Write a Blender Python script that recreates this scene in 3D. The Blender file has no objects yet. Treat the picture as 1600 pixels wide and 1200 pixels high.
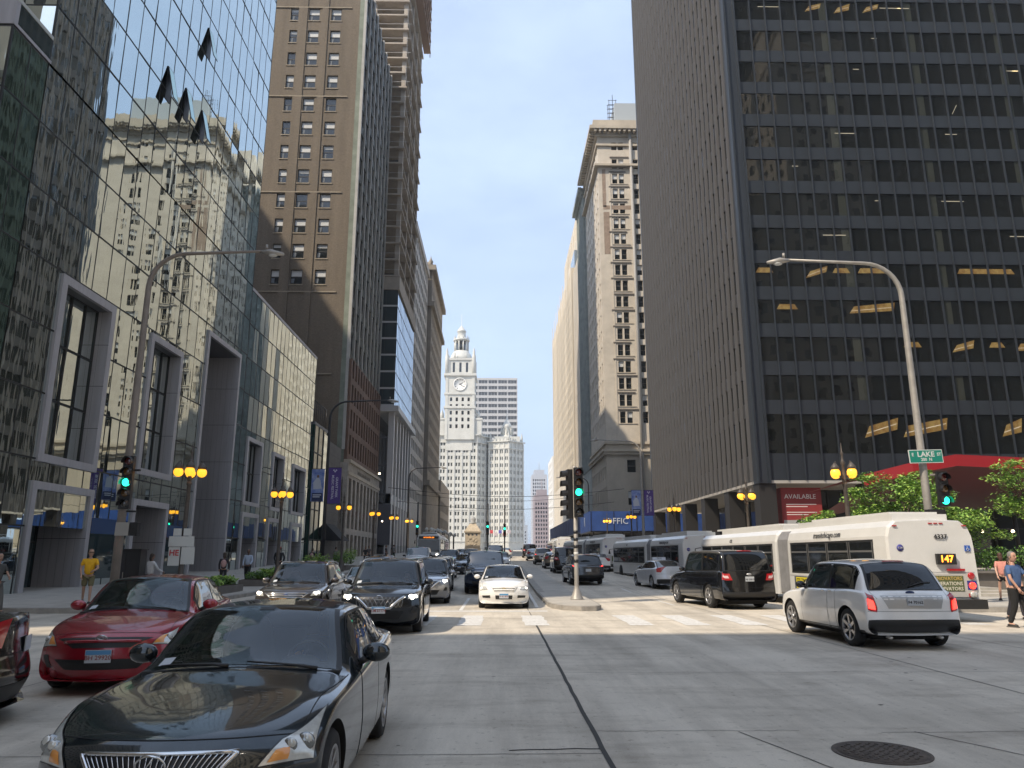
import bpy, math, random
import numpy as np
from mathutils import Vector, Matrix
random.seed(7)
R = math.radians
SC = bpy.context.scene
COL = SC.collection
V = Vector

# ------------------------------------------------------------------ materials
MATS = {}
def mat(name, col=(.5, .5, .5), rough=.6, metal=0., nv=0., ns=3., bump=0., bs=20., bd=.01, coat=0., emit=None, es=1., stretch=None, alpha=1., trans=0., spec=None, col2=None, ior=None, patch=0., wave=None):
    if name in MATS: return MATS[name]
    m = bpy.data.materials.new(name); m.use_nodes = True
    nt = m.node_tree; N = nt.nodes; L = nt.links
    b = N['Principled BSDF']
    b.inputs['Base Color'].default_value = (*col, 1)
    b.inputs['Roughness'].default_value = rough
    b.inputs['Metallic'].default_value = metal
    if spec is not None: b.inputs['Specular IOR Level'].default_value = spec
    if ior: b.inputs['IOR'].default_value = ior
    if coat:
        b.inputs['Coat Weight'].default_value = coat; b.inputs['Coat Roughness'].default_value = .03
    if trans: b.inputs['Transmission Weight'].default_value = trans
    if alpha < 1: b.inputs['Alpha'].default_value = alpha
    if emit:
        b.inputs['Emission Color'].default_value = (*emit, 1); b.inputs['Emission Strength'].default_value = es
    if nv or bump:
        g = N.new('ShaderNodeNewGeometry'); mp = N.new('ShaderNodeMapping')
        L.new(g.outputs['Position'], mp.inputs['Vector'])
        if stretch: mp.inputs['Scale'].default_value = stretch
    if nv:
        t = N.new('ShaderNodeTexNoise'); t.inputs['Scale'].default_value = ns; t.inputs['Detail'].default_value = 6
        t.inputs['Roughness'].default_value = .65
        L.new(mp.outputs[0], t.inputs['Vector'])
        mr = N.new('ShaderNodeMapRange'); mr.inputs[1].default_value = .3; mr.inputs[2].default_value = .7
        L.new(t.outputs['Fac'], mr.inputs[0])
        mx = N.new('ShaderNodeMix'); mx.data_type = 'RGBA'
        c2 = col2 or tuple(c * (1 - nv) for c in col); c1 = col if col2 else tuple(min(1, c * (1 + nv * .6)) for c in col)
        mx.inputs[6].default_value = (*c1, 1); mx.inputs[7].default_value = (*c2, 1)
        L.new(mr.outputs[0], mx.inputs[0]); L.new(mx.outputs[2], b.inputs['Base Color'])
    if bump:
        t2 = N.new('ShaderNodeTexNoise'); t2.inputs['Scale'].default_value = bs; t2.inputs['Detail'].default_value = 3
        L.new(mp.outputs[0], t2.inputs['Vector'])
        bp = N.new('ShaderNodeBump'); bp.inputs['Strength'].default_value = bump; bp.inputs['Distance'].default_value = bd
        L.new(t2.outputs['Fac'], bp.inputs['Height']); L.new(bp.outputs[0], b.inputs['Normal'])
    MATS[name] = m
    return m

# ------------------------------------------------------------------ mesh builder
class MB:
    def __init__(s, T=None): s.v = []; s.f = []; s.m = []; s.mats = []; s.T = T; s.sm = []; s.smooth = False
    def mi(s, m):
        if m not in s.mats: s.mats.append(m)
        return s.mats.index(m)
    def add(s, vs, fs, m):
        k = len(s.v); T = s.T
        for p in vs: s.v.append(tuple(T @ V(p)) if T else tuple(p))
        i = s.mi(m)
        for f in fs: s.f.append(tuple(k + j for j in f)); s.m.append(i); s.sm.append(s.smooth)
    def quad(s, a, b, c, d, m): s.add([a, b, c, d], [(0, 1, 2, 3)], m)
    def box(s, x0, x1, y0, y1, z0, z1, m, skip=''):
        vs = [(x0, y0, z0), (x1, y0, z0), (x1, y1, z0), (x0, y1, z0), (x0, y0, z1), (x1, y0, z1), (x1, y1, z1), (x0, y1, z1)]
        fs = {'b': (0, 3, 2, 1), 't': (4, 5, 6, 7), 's': (0, 1, 5, 4), 'e': (1, 2, 6, 5), 'n': (2, 3, 7, 6), 'w': (3, 0, 4, 7)}
        s.add(vs, [f for k, f in fs.items() if k not in skip], m)
    def prism(s, poly, z0, z1, m):
        n = len(poly)
        s.add([(x, y, z0) for x, y in poly] + [(x, y, z1) for x, y in poly],
              [tuple(range(n - 1, -1, -1)), tuple(range(n, 2 * n))] + [(i, (i + 1) % n, n + (i + 1) % n, n + i) for i in range(n)], m)
    def tube(s, pts, rs, m, n=8, cap=True):
        pts = [V(p) for p in pts]
        if not hasattr(rs, '__len__'): rs = [rs] * len(pts)
        vs = []; up = None
        for i, p in enumerate(pts):
            d = (pts[min(i + 1, len(pts) - 1)] - pts[max(i - 1, 0)])
            if d.length < 1e-9: d = V((0, 0, 1))
            d.normalize()
            if up is None: up = d.orthogonal().normalized()
            else:
                up = up - d * up.dot(d)
                up = up.normalized() if up.length > 1e-6 else d.orthogonal().normalized()
            w = d.cross(up)
            for k in range(n):
                a = 2 * math.pi * k / n
                vs.append(p + (up * math.cos(a) + w * math.sin(a)) * rs[i])
        fs = []
        for i in range(len(pts) - 1):
            for k in range(n):
                fs.append((i * n + k, i * n + (k + 1) % n, (i + 1) * n + (k + 1) % n, (i + 1) * n + k))
        if cap: fs += [tuple(range(n - 1, -1, -1)), tuple(range((len(pts) - 1) * n, len(pts) * n))]
        o = s.smooth; s.smooth = True; s.add(vs, fs, m); s.smooth = o
    def lathe(s, prof, m, n=16, c=(0, 0, 0), axis='z', sx=1., sy=1., cap=True):
        vs = []
        for r, h in prof:
            for k in range(n):
                a = 2 * math.pi * k / n; x, y = r * math.cos(a) * sx, r * math.sin(a) * sy
                q = {'z': (x, y, h), 'x': (h, x, y), 'y': (x, -h, y)}[axis]
                vs.append((q[0] + c[0], q[1] + c[1], q[2] + c[2]))
        fs = []
        for i in range(len(prof) - 1):
            for k in range(n): fs.append((i * n + k, i * n + (k + 1) % n, (i + 1) * n + (k + 1) % n, (i + 1) * n + k))
        if cap and prof[0][0] > 1e-4: fs.append(tuple(range(n - 1, -1, -1)))
        if cap and prof[-1][0] > 1e-4: fs.append(tuple(range((len(prof) - 1) * n, len(prof) * n)))
        o = s.smooth; s.smooth = True; s.add(vs, fs, m); s.smooth = o
    def ball(s, c, r, m, n=12, sc=(1, 1, 1)):
        k = max(4, n // 2)
        prof = [(r * math.sin(math.pi * i / k) * 1, -r * math.cos(math.pi * i / k) * sc[2]) for i in range(k + 1)]
        s.lathe(prof, m, n, c, sx=sc[0], sy=sc[1])
    def build(s, name, parent=None, loc=None):
        me = bpy.data.meshes.new(name)
        me.from_pydata(s.v, [], s.f)
        for m in s.mats: me.materials.append(m)
        me.polygons.foreach_set('material_index', s.m)
        me.polygons.foreach_set('use_smooth', s.sm)
        me.update()
        return link(name, me, parent, loc)
def link(name, me, parent=None, loc=None, M=None):
    o = bpy.data.objects.new(name, me); COL.objects.link(o)
    if parent: o.parent = parent
    if loc: o.location = loc
    if M is not None: o.matrix_local = M
    return o
def tag(o, label=None, cat=None, group=None, kind=None):
    for k, v in (('label', label), ('category', cat), ('group', group), ('kind', kind)):
        if v: o[k] = v
    return o
def empty(name, loc=(0, 0, 0), rz=0., label=None, cat=None, group=None):
    o = bpy.data.objects.new(name, None); COL.objects.link(o); o.location = loc; o.rotation_euler = (0, 0, rz)
    o.empty_display_size = .2
    return tag(o, label, cat, group)
KIDS = {}
def kids(o): return [c for c in bpy.data.objects if c.parent == o]
def copy_tree(o, loc=None, rz=None, label=None, group=None, parent=None, swap=None):
    r = o.copy(); COL.objects.link(r)
    if parent: r.parent = parent
    if loc: r.location = loc
    if rz is not None: r.rotation_euler = (0, 0, rz)
    if label: r['label'] = label
    if group: r['group'] = group
    for c in kids(o): copy_tree(c, parent=r)
    return r
def text(s, size, M, m, parent=None, name='lettering', ext=.004, align='CENTER', bold=0., sx=1.):
    cu = bpy.data.curves.new('t', 'FONT'); cu.body = s; cu.size = size; cu.extrude = ext; cu.align_x = align; cu.align_y = 'CENTER'; cu.offset = bold; cu.resolution_u = 2
    o = bpy.data.objects.new('t', cu); COL.objects.link(o)
    dg = bpy.context.evaluated_depsgraph_get()
    me = bpy.data.meshes.new_from_object(o.evaluated_get(dg)); me.name = name
    bpy.data.objects.remove(o); bpy.data.curves.remove(cu)
    me.materials.clear(); me.materials.append(m)
    if sx != 1.: me.transform(Matrix.Diagonal((sx, 1, 1, 1)))
    return link(name, me, parent, M=M)
def fmat(o, U, N=None):   # frame: x=U (to the right when facing the surface), y=up, z=outward
    U = V(U).normalized(); Z = V((0, 0, 1)); N = V(N) if N else U.cross(Z)
    Y = N.cross(U)
    return Matrix(((U.x, Y.x, N.x, o[0]), (U.y, Y.y, N.y, o[1]), (U.z, Y.z, N.z, o[2]), (0, 0, 0, 1)))

CAM = V((0, 0, 1.75))
class Face:               # a vertical facade: origin, unit direction along it; u, z, d = along, up, outwards
    def __init__(s, o, U): s.o = V(o); s.U = V(U); s.N = s.U.cross(V((0, 0, 1)))
    def p(s, u, z, d=0.): return s.o + s.U * u + V((0, 0, z)) + s.N * d
    def box(s, mb, u0, u1, z0, z1, d0, d1, m):
        a = [s.p(u, z, d) for d in (d0, d1) for z in (z0, z1) for u in (u0, u1)]
        mb.add(a, [(0, 2, 3, 1), (4, 5, 7, 6), (0, 1, 5, 4), (2, 6, 7, 3), (0, 4, 6, 2), (1, 3, 7, 5)], m)
    def M(s, u, z, d=0.):
        q = s.p(u, z, d)
        return Matrix(((s.U.x, -s.N.x, 0, q.x), (s.U.y, -s.N.y, 0, q.y), (0, 0, 1, q.z), (0, 0, 0, 1)))
    def grid(s, mb, W, z0, z1, us, zs, dep, m, mr=None):
        # wall with rectangular openings (every u-interval times every z-interval), with reveals
        mr = mr or m
        ub = sorted({0., W, *[x for u in us for x in u]}); zb = sorted({z0, z1, *[x for z in zs for x in z]})
        uo = {round(u[0], 4) for u in us}; zo = {round(z[0], 4) for z in zs}
        for i in range(len(zb) - 1):
            za, zc = zb[i], zb[i + 1]
            if round(za, 4) not in zo:
                mb.quad(s.p(0, za), s.p(W, za), s.p(W, zc), s.p(0, zc), m); continue
            st = 0.
            for j in range(len(ub) - 1):
                ua, uc = ub[j], ub[j + 1]
                if round(ua, 4) in uo:
                    if ua > st: mb.quad(s.p(st, za), s.p(ua, za), s.p(ua, zc), s.p(st, zc), m)
                    st = uc
                    d = -dep
                    mb.quad(s.p(ua, za), s.p(uc, za), s.p(uc, za, d), s.p(ua, za, d), mr)
                    mb.quad(s.p(ua, zc, d), s.p(uc, zc, d), s.p(uc, zc), s.p(ua, zc), mr)
                    mb.quad(s.p(ua, za), s.p(ua, za, d), s.p(ua, zc, d), s.p(ua, zc), mr)
                    mb.quad(s.p(uc, za, d), s.p(uc, za), s.p(uc, zc), s.p(uc, zc, d), mr)
            if st < W: mb.quad(s.p(st, za), s.p(W, za), s.p(W, zc), s.p(st, zc), m)

# window templates: local x right, y into the wall, z up, origin lower left
def w_plain(mb, w, h, k, g, fr, t=.06, mull=0, rail=0):
    if t:
        mb.box(0, w, -.02, .03, 0, t, fr); mb.box(0, w, -.02, .03, h - t, h, fr)
        mb.box(0, t, -.02, .03, t, h - t, fr); mb.box(w - t, w, -.02, .03, t, h - t, fr)
        for i in range(mull): x = w * (i + 1) / (mull + 1); mb.box(x - t / 2, x + t / 2, -.018, .03, t, h - t, fr)
        for i in range(rail): z = h * (i + 1) / (rail + 1); mb.box(t, w - t, -.022, .03, z - t / 2, z + t / 2, fr)
    mb.quad((0, 0.01, 0), (w, 0.01, 0), (w, 0.01, h), (0, 0.01, h), g)
class Wins:
    def __init__(s, parent, name, tmpl, quota=100, nvar=3, jit=0.): s.P = parent; s.n = name; s.t = tmpl; s.q = quota; s.L = []; s.nv = nvar; s.jit = jit
    def add(s, face, us, zs, dep):
        for u in us:
            for z in zs:
                if u[1] - u[0] < .15 or z[1] - z[0] < .15: continue
                c = face.p((u[0] + u[1]) / 2, (z[0] + z[1]) / 2)
                d = (c - CAM); vis = max(0.02, -d.normalized().dot(face.N))
                inf = 1. if abs(c.x) < c.y * .72 + 2 and (c.z - 1.75) < c.y * .95 + 3 else .02
                s.L.append((-(u[1] - u[0]) * (z[1] - z[0]) * vis * inf / d.length_squared, len(s.L), face, u, z, dep))
    def done(s, stuff=None):
        s.L.sort(key=lambda a: a[:2]); cache = {}
        rest = MB()
        for i, (_, _, f, u, z, dep) in enumerate(s.L):
            w, h = round(u[1] - u[0], 3), round(z[1] - z[0], 3); k = random.randrange(s.nv)
            M = f.M(u[0], z[0], -dep)
            if s.jit:
                a = random.gauss(0, s.jit); b = random.gauss(0, s.jit)
                M = M @ Matrix.Translation((w / 2, 0, h / 2)) @ Matrix.Rotation(a, 4, 'Z') @ Matrix.Rotation(b, 4, 'X') @ Matrix.Translation((-w / 2, 0, -h / 2))
            if i < s.q:
                if (w, h, k) not in cache:
                    mb = MB(); s.t(mb, w, h, k)
                    me = bpy.data.meshes.new(s.n); me.from_pydata(mb.v, [], mb.f)
                    for mm in mb.mats: me.materials.append(mm)
                    me.polygons.foreach_set('material_index', mb.m); me.update(); cache[(w, h, k)] = me
                link(s.n, cache[(w, h, k)], s.P, M=s.P.matrix_basis.inverted() @ M if s.P else M)
            else:
                rest.T = M; s.t(rest, w, h, k)
        if rest.v:
            rest.T = None
            o = rest.build(stuff or s.n + '_rows', s.P); o['kind'] = 'stuff'
            o.location = -s.P.location if s.P else (0, 0, 0)

def zr(y): return 0. if y < 35 else (.02 * (y - 35) if y < 150 else 2.3 + .01 * (y - 150))

# ------------------------------------------------------------------ camera, sky, sun
cd = bpy.data.cameras.new('camera'); cam = bpy.data.objects.new('camera', cd); COL.objects.link(cam)
cam.location = CAM; cam.rotation_euler = (R(90 + 13.05), 0, R(-1.0)); cd.lens = 26.1; cd.sensor_width = 36; cd.clip_end = 6000; cd.clip_start = .05
SC.camera = cam
AZ, EL = 38., 48.                     # light travels towards (cos AZ, sin AZ)
w = bpy.data.worlds.new('World'); SC.world = w; w.use_nodes = True
nt = w.node_tree; bg = nt.nodes['Background']; sk = nt.nodes.new('ShaderNodeTexSky'); sk.sky_type = 'NISHITA'; sk.sun_disc = False
sk.sun_elevation = R(EL); sk.sun_rotation = R(270 - AZ); sk.dust_density = 2.2; sk.ozone_density = 1.6; sk.air_density = 1.1
mxw = nt.nodes.new('ShaderNodeMix'); mxw.data_type = 'RGBA'; mxw.inputs[0].default_value = .62; mxw.inputs[7].default_value = (4.9, 6.0, 7.9, 1)   # thin high haze evens out the clear sky
wtc = nt.nodes.new('ShaderNodeTexCoord'); wmp = nt.nodes.new('ShaderNodeMapping'); wmp.inputs['Scale'].default_value = (1, 1, 2.6); nt.links.new(wtc.outputs['Generated'], wmp.inputs[0])
wns = nt.nodes.new('ShaderNodeTexNoise'); wns.inputs['Scale'].default_value = 2.2; wns.inputs['Detail'].default_value = 7; wns.inputs['Roughness'].default_value = .6; nt.links.new(wmp.outputs[0], wns.inputs[0])
wmr = nt.nodes.new('ShaderNodeMapRange'); wmr.inputs[1].default_value = .35; wmr.inputs[2].default_value = .7; wmr.inputs[3].default_value = .50; wmr.inputs[4].default_value = .80; nt.links.new(wns.outputs[0], wmr.inputs[0]); nt.links.new(wmr.outputs[0], mxw.inputs[0])
nt.links.new(sk.outputs[0], mxw.inputs[6]); nt.links.new(mxw.outputs[2], bg.inputs[0]); bg.inputs[1].default_value = .096
sl = bpy.data.lights.new('sun', 'SUN'); sl.energy = 2.75; sl.angle = R(.6); sl.color = (1, .87, .70)
so = bpy.data.objects.new('sun', sl); COL.objects.link(so)
dv = V((math.cos(R(AZ)) * math.cos(R(EL)), math.sin(R(AZ)) * math.cos(R(EL)), -math.sin(R(EL))))
so.rotation_euler = dv.to_track_quat('-Z', 'Y').to_euler(); so.location = (-30, -20, 60)
SC.view_settings.view_transform = 'Standard'; SC.view_settings.look = 'None'; SC.view_settings.exposure = .92
SC.cycles.caustics_reflective = False; SC.cycles.caustics_refractive = False
SC.cycles.max_bounces = 8; SC.cycles.glossy_bounces = 4; SC.cycles.diffuse_bounces = 4; SC.cycles.transparent_max_bounces = 8
SC.cycles.sample_clamp_indirect = 6; SC.cycles.use_adaptive_sampling = True; SC.cycles.use_denoising = True

# ------------------------------------------------------------------ shared materials
concrete = mat('concrete_road', (.63, .57, .475), .85, nv=.16, ns=.35, bump=.25, bs=60, bd=.004)
walk = mat('sidewalk_concrete', (.44, .41, .36), .85, nv=.2, ns=1.2, bump=.2, bs=50, bd=.004)
curbm = mat('curb_concrete', (.33, .31, .28), .85, nv=.3, ns=3)
paintw = mat('road_paint', (.80, .79, .76), .7, nv=.35, ns=9, col2=(.50, .48, .44))
tar = mat('joint_tar', (.045, .043, .04), .8)
crackm = mat('joint_crack', (.14, .13, .12), .9)
black = mat('black_metal', (.018, .018, .02), .4, nv=.3, ns=8)
dkglass = mat('dark_glass', (.012, .015, .016), .04, spec=1.0)
dkframe = mat('dark_frame', (.03, .03, .03), .5)
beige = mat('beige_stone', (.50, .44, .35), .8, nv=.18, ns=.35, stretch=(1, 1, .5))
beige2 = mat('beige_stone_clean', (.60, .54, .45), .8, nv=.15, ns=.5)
white_terra = mat('white_terracotta', (.58, .58, .54), .6, nv=.12, ns=.25)
blindm = mat('window_blind', (.60, .61, .60), .7)
alum = mat('aluminium', (.34, .34, .36), .45, metal=.3, nv=.1, ns=2)
# ------------------------------------------------------------------ ground, road, kerbs
YS = [-60, 0, 35] + list(range(40, 150, 10)) + [150, 220, 300, 420, 700, 1500]
def strip(mb, x0, x1, y0, y1, dz, m, thick=None):
    ys = [y0] + [y for y in YS if y0 < y < y1] + [y1]
    for a, b in zip(ys, ys[1:]):
        mb.quad((x0, a, zr(a) + dz), (x1, a, zr(a) + dz), (x1, b, zr(b) + dz), (x0, b, zr(b) + dz), m)
        if thick:
            for x, o in ((x0, 1), (x1, 0)):
                q = [(x, a, zr(a) + dz - thick), (x, b, zr(b) + dz - thick), (x, b, zr(b) + dz), (x, a, zr(a) + dz)]
                mb.quad(*(q[::-1] if o else q), m)
    if thick:
        mb.quad((x0, y0, zr(y0) + dz - thick), (x1, y0, zr(y0) + dz - thick), (x1, y0, zr(y0) + dz), (x0, y0, zr(y0) + dz), m)
        mb.quad((x1, y1, zr(y1) + dz - thick), (x0, y1, zr(y1) + dz - thick), (x0, y1, zr(y1) + dz), (x1, y1, zr(y1) + dz), m)
g = MB(); strip(g, -1500, 1500, -290, 1600, -.02, concrete); tag(g.build('ground'), kind='structure')
def road_material():
    m = concrete; nt = m.node_tree; N = nt.nodes; L = nt.links; b = N['Principled BSDF']
    src = b.inputs['Base Color'].links[0].from_socket
    geo = N.new('ShaderNodeNewGeometry')
    def noise(scale, st, lo, hi, det=6):
        mp = N.new('ShaderNodeMapping'); mp.inputs['Scale'].default_value = st; L.new(geo.outputs['Position'], mp.inputs[0])
        t = N.new('ShaderNodeTexNoise'); t.inputs['Scale'].default_value = scale; t.inputs['Detail'].default_value = det; t.inputs['Roughness'].default_value = .7
        L.new(mp.outputs[0], t.inputs[0]); r = N.new('ShaderNodeMapRange'); L.new(t.outputs[0], r.inputs[0])
        r.inputs[1].default_value = lo; r.inputs[2].default_value = hi; return r.outputs[0]
    def mul(a, fac, c, k):
        mx = N.new('ShaderNodeMix'); mx.data_type = 'RGBA'; mx.blend_type = 'MULTIPLY'
        mm = N.new('ShaderNodeMath'); mm.operation = 'MULTIPLY'; mm.inputs[1].default_value = k; L.new(fac, mm.inputs[0]); L.new(mm.outputs[0], mx.inputs[0])
        L.new(a, mx.inputs[6]); mx.inputs[7].default_value = (*c, 1); return mx.outputs[2]
    a = mul(src, noise(.8, (1.2, .12, 1), .42, .7), (.55, .54, .53), .75)      # wheel tracks along the avenue
    a = mul(a, noise(1.1, (.35, 1, 1), .5, .72), (.56, .54, .52), .75)          # drips and patches
    a = mul(a, noise(9, (1, 1, 1), .60, .68, 3), (.45, .44, .42), .5)          # small spots
    a = mul(a, noise(55, (1, 1, 1), .45, .75, 2), (.75, .75, .75), .6)         # aggregate
    L.new(a, b.inputs['Base Color'])
road_material()
rd = MB(); strip(rd, -11.1, 13.6, -40, 600, 0., concrete); tag(rd.build('avenue_road'), kind='structure')
cr = MB(); cr.quad((-200, -3, -.008), (200, -3, -.008), (200, 21.5, -.008), (-200, 21.5, -.008), concrete); tag(cr.build('cross_street_road'), kind='structure')
def jline(mb, pts, w, m, z=.004):
    for a, b in zip(pts, pts[1:]):
        a = V(a); b = V(b); d = (b - a).normalized(); n = V((-d.y, d.x)) * w / 2
        za, zb = zr(a.y) + z, zr(b.y) + z
        mb.quad((a.x + n.x, a.y + n.y, za), (a.x - n.x, a.y - n.y, za), (b.x - n.x, b.y - n.y, zb), (b.x + n.x, b.y + n.y, zb), m)
def wob(a, b, n=24, amp=.02):
    a = V(a); b = V(b); d = (b - a); nn = V((-d.y, d.x)).normalized()
    return [tuple(a + d * i / n + nn * random.uniform(-amp, amp)) for i in range(n + 1)]
jt = MB()
jline(jt, wob((.97, 2), (.99, 23.2), 50, .006), .05, tar); jline(jt, wob((.99, 23.2), (1.0, 60), 30, .006), .03, crackm)
for x in (-2.7, -6.5): jline(jt, wob((x, 2), (x, 70), 40, .006), .014, crackm)
for x in (6.85, 10.2): jline(jt, wob((x, 9 if x < 7 else 2), (x, 90), 40, .006), .018, tar if x < 7 else crackm)
for y, xa, xb, ww in ((7.3, -11, .95, .012), (11.75, -11, .95, .008), (12.1, 1.0, 13, .012), (8.2, 1.0, 3.1, .010), (8.1, 3.9, 13, .010), (3.6, -11, 13, .012), (16.2, -11, 13, .009), (21.5, -60, 60, .015), (27, -11, 13, .01), (-3, -60, 60, .02)):
    jline(jt, wob((xa, y), (xb, y), 40, .02), ww, crackm)
for y in range(33, 150, 6): jline(jt, [(-11, y), (13.5, y)], .02, crackm)
jline(jt, wob((2.45, 8.15), (3.3, 5.2), 14, .01), .014, tar); jline(jt, wob((4.25, 8.12), (4.9, 6.9), 8, .01), .014, tar); jline(jt, wob((4.9, 6.9), (6.8, 6.3), 10, .02), .010, crackm)
jline(jt, wob((.1, 7.45), (.95, 7.5), 8, .015), .03, tar)
for i in range(150):
    x, y = random.uniform(-9, 12), random.uniform(4.5, 30); r = random.uniform(.008, .035)
    jt.add([(x + r * 1.6 * math.cos(k * .9) * random.uniform(.6, 1), y + r * math.sin(k * .9) * random.uniform(.6, 1), .005) for k in range(7)], [tuple(range(7))], crackm)
tag(jt.build('road_joints'), kind='structure')
# painted crosswalk bars, lane lines, stop lines
mk = MB()
xs = [-9.6, -8.1, -6.6, -5.1, -3.6, -2.15, -.75, 1.0, 2.35, 3.75, 5.2, 6.7, 8.2, 9.7, 11.2, 12.6]
for x in xs:
    if -.2 < x - 2.4 < .9: continue
    n = 6
    for i in range(n):      # worn bars: a few ragged pieces
        ya = 20.1 + 3.3 * i / n; yb = ya + 3.3 / n * random.uniform(.93, 1.0)
        a = x - .32 + random.uniform(-.02, .03); b = x + .32 + random.uniform(-.03, .02)
        mk.quad((a, ya, .0055), (b, ya, .0055), (b, yb, .0055), (a, yb, .0055), paintw)
for y in (20.0, 23.6):
    pass
mk.quad((-11, 25.0, .0055), (1.6, 25.0, .0055), (1.6, 25.45, .0055), (-11, 25.45, .0055), paintw)
jline(mk, [(-1.25, 25.6), (-1.25, 33)], .12, paintw, .0055)
for x in (-4.6, -7.9, 6.4, 9.9):
    y = 26 if x < 0 else 28
    while y < 130: jline(mk, [(x, y), (x, y + 3)], .11, paintw, .0055); y += 9
jline(mk, [(1.35, 27), (1.35, 120)], .12, paintw, .0055)
tag(mk.build('road_markings'), kind='structure')
# sidewalks, kerbs and the plaza
sw = MB()
swj = MB()
for x0, x1, y0 in ((-60, -11.4, 25.0), (13.9, 80, 25.0), (-60, -11.4, -60), (13.9, 80, -60)):
    y1 = 600 if y0 > 0 else -4.5
    strip(sw, x0, x1, y0, y1, .15, walk)
    xe, s = (x1, x1 + .3) if x0 < 0 else (x0 - .3, x0)
    strip(sw, xe if x0 < 0 else xe, s, y0, y1, .147, curbm, .17)
    ye = y0 if y0 > 0 else y1
    sw.box(x0, x1, ye - .3 if y0 > 0 else ye, ye if y0 > 0 else ye + .3, -.03, .147, curbm)
tag(sw.build('sidewalk'), kind='structure')
for x in (-13.2, -15.2, -17.2, -19.2, 15.9, 17.9, 19.9, 21.9): jline(swj, [(x, 25), (x, 150)], .015, crackm, .154)
for y in range(27, 100, 2):
    jline(swj, [(-21, y), (-11.4, y)], .015, crackm, .154); jline(swj, [(13.9, y), (24, y)], .015, crackm, .154)
tag(swj.build('sidewalk_joints'), kind='structure')
# median
md = MB(); poly = [(1.75, 27.5), (1.85, 26.6), (2.15, 25.6), (2.7, 25.15), (3.2, 25.25), (3.45, 25.9), (3.5, 27.5)]
md.prism(poly + [(3.5, 35), (1.75, 35)], -.02, .15, curbm)
md.prism([(x * .93 + .18, y * .93 + 1.95) for x, y in poly] + [(3.4, 34.9), (1.85, 34.9)], .15, .158, walk)
tag(md.build('median_curb_island'), 'concrete median island with rounded nose at the end of the avenue divider', 'traffic island')
m2 = MB(); strip(m2, 1.75, 2.1, 35.001, 70, .15, curbm, .17); strip(m2, 2.1, 3.5, 35.001, 70, .03, walk, .05)
tag(m2.build('median_divider'), 'long low concrete divider running up the middle of the avenue', 'curb')
# manhole
mh = MB(); iron = mat('cast_iron', (.10, .08, .065), .75, nv=.4, ns=12, bump=.4, bs=90, bd=.006)
cx, cy, r0 = 3.5, 7.30, .375
mh.lathe([(r0 + .05, .002), (r0 + .05, .008), (r0 + .02, .008), (r0 + .015, .004), (r0, .004), (r0, .010), (0, .010)], iron, 40, (cx, cy, 0))
for i in range(-8, 9):
    for j in range(-8, 9):
        if (i + j) % 2: continue
        x, y = i * .045, j * .045
        if x * x + y * y < (r0 - .04) ** 2:
            mh.T = Matrix.Translation((cx + x, cy + y, .010)) @ Matrix.Rotation(R(45 if i % 2 else -45), 4, 'Z'); mh.box(-.019, .019, -.008, .008, 0, .006, iron); mh.T = None
tag(mh.build('manhole_cover'), 'round rusty iron manhole cover in the near road', 'manhole cover')

# thin summer haze over the whole street
hz = MB(); hm_ = bpy.data.materials.new('haze'); hm_.use_nodes = True; hn = hm_.node_tree; hn.nodes.clear(); ho_ = hn.nodes.new('ShaderNodeOutputMaterial'); hp_ = hn.nodes.new('ShaderNodeVolumePrincipled')
hp_.inputs['Color'].default_value = (.80, .87, .96, 1); hp_.inputs['Density'].default_value = .0003; hp_.inputs['Anisotropy'].default_value = .2; hn.links.new(hp_.outputs[0], ho_.inputs['Volume'])
hz.box(-1510, 1510, -300, 1610, -1.1, 175, hm_); tag(hz.build('haze'), kind='stuff')
SC.cycles.volume_bounces = 0; SC.cycles.volume_max_steps = 64
# ------------------------------------------------------------------ left: mirrored glass tower
mirror = mat('mirror_glass', (.60, .68, .68), .015, metal=1., bump=.17, bs=.8, bd=.03, stretch=(1, 1, .22))
mirror2 = mat('mirror_glass_green', (.30, .46, .42), .03, metal=1., bump=.4, bs=.6, bd=.03, stretch=(1, 1, .25))
joint = mat('facade_joint', (.02, .022, .022), .5)
panel = mat('metal_panel', (.46, .45, .47), .42, metal=.25, nv=.12, ns=1.5, stretch=(3, 3, .25))
panel_d = mat('metal_panel_dark', (.13, .13, .14), .45, metal=.2)
shopglass = mat('shop_glass', (.05, .075, .08), .03, spec=1.0, metal=.35)
warm = mat('warm_light', (1, .6, .25), .5, emit=(1, .55, .18), es=2.2)
LX = -21.2
def w_mirror(mb, w, h, k):
    m = mirror
    m = mirror2 if (k == 1 and w > 1.55) else m
    mb.quad((.02, 0, .02), (w - .02, 0, .02), (w - .02, 0, h - .02), (.02, 0, h - .02), m)
def split(a, b, n): s = (b - a) / n; return [(a + i * s, a + (i + 1) * s) for i in range(n)]
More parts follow.
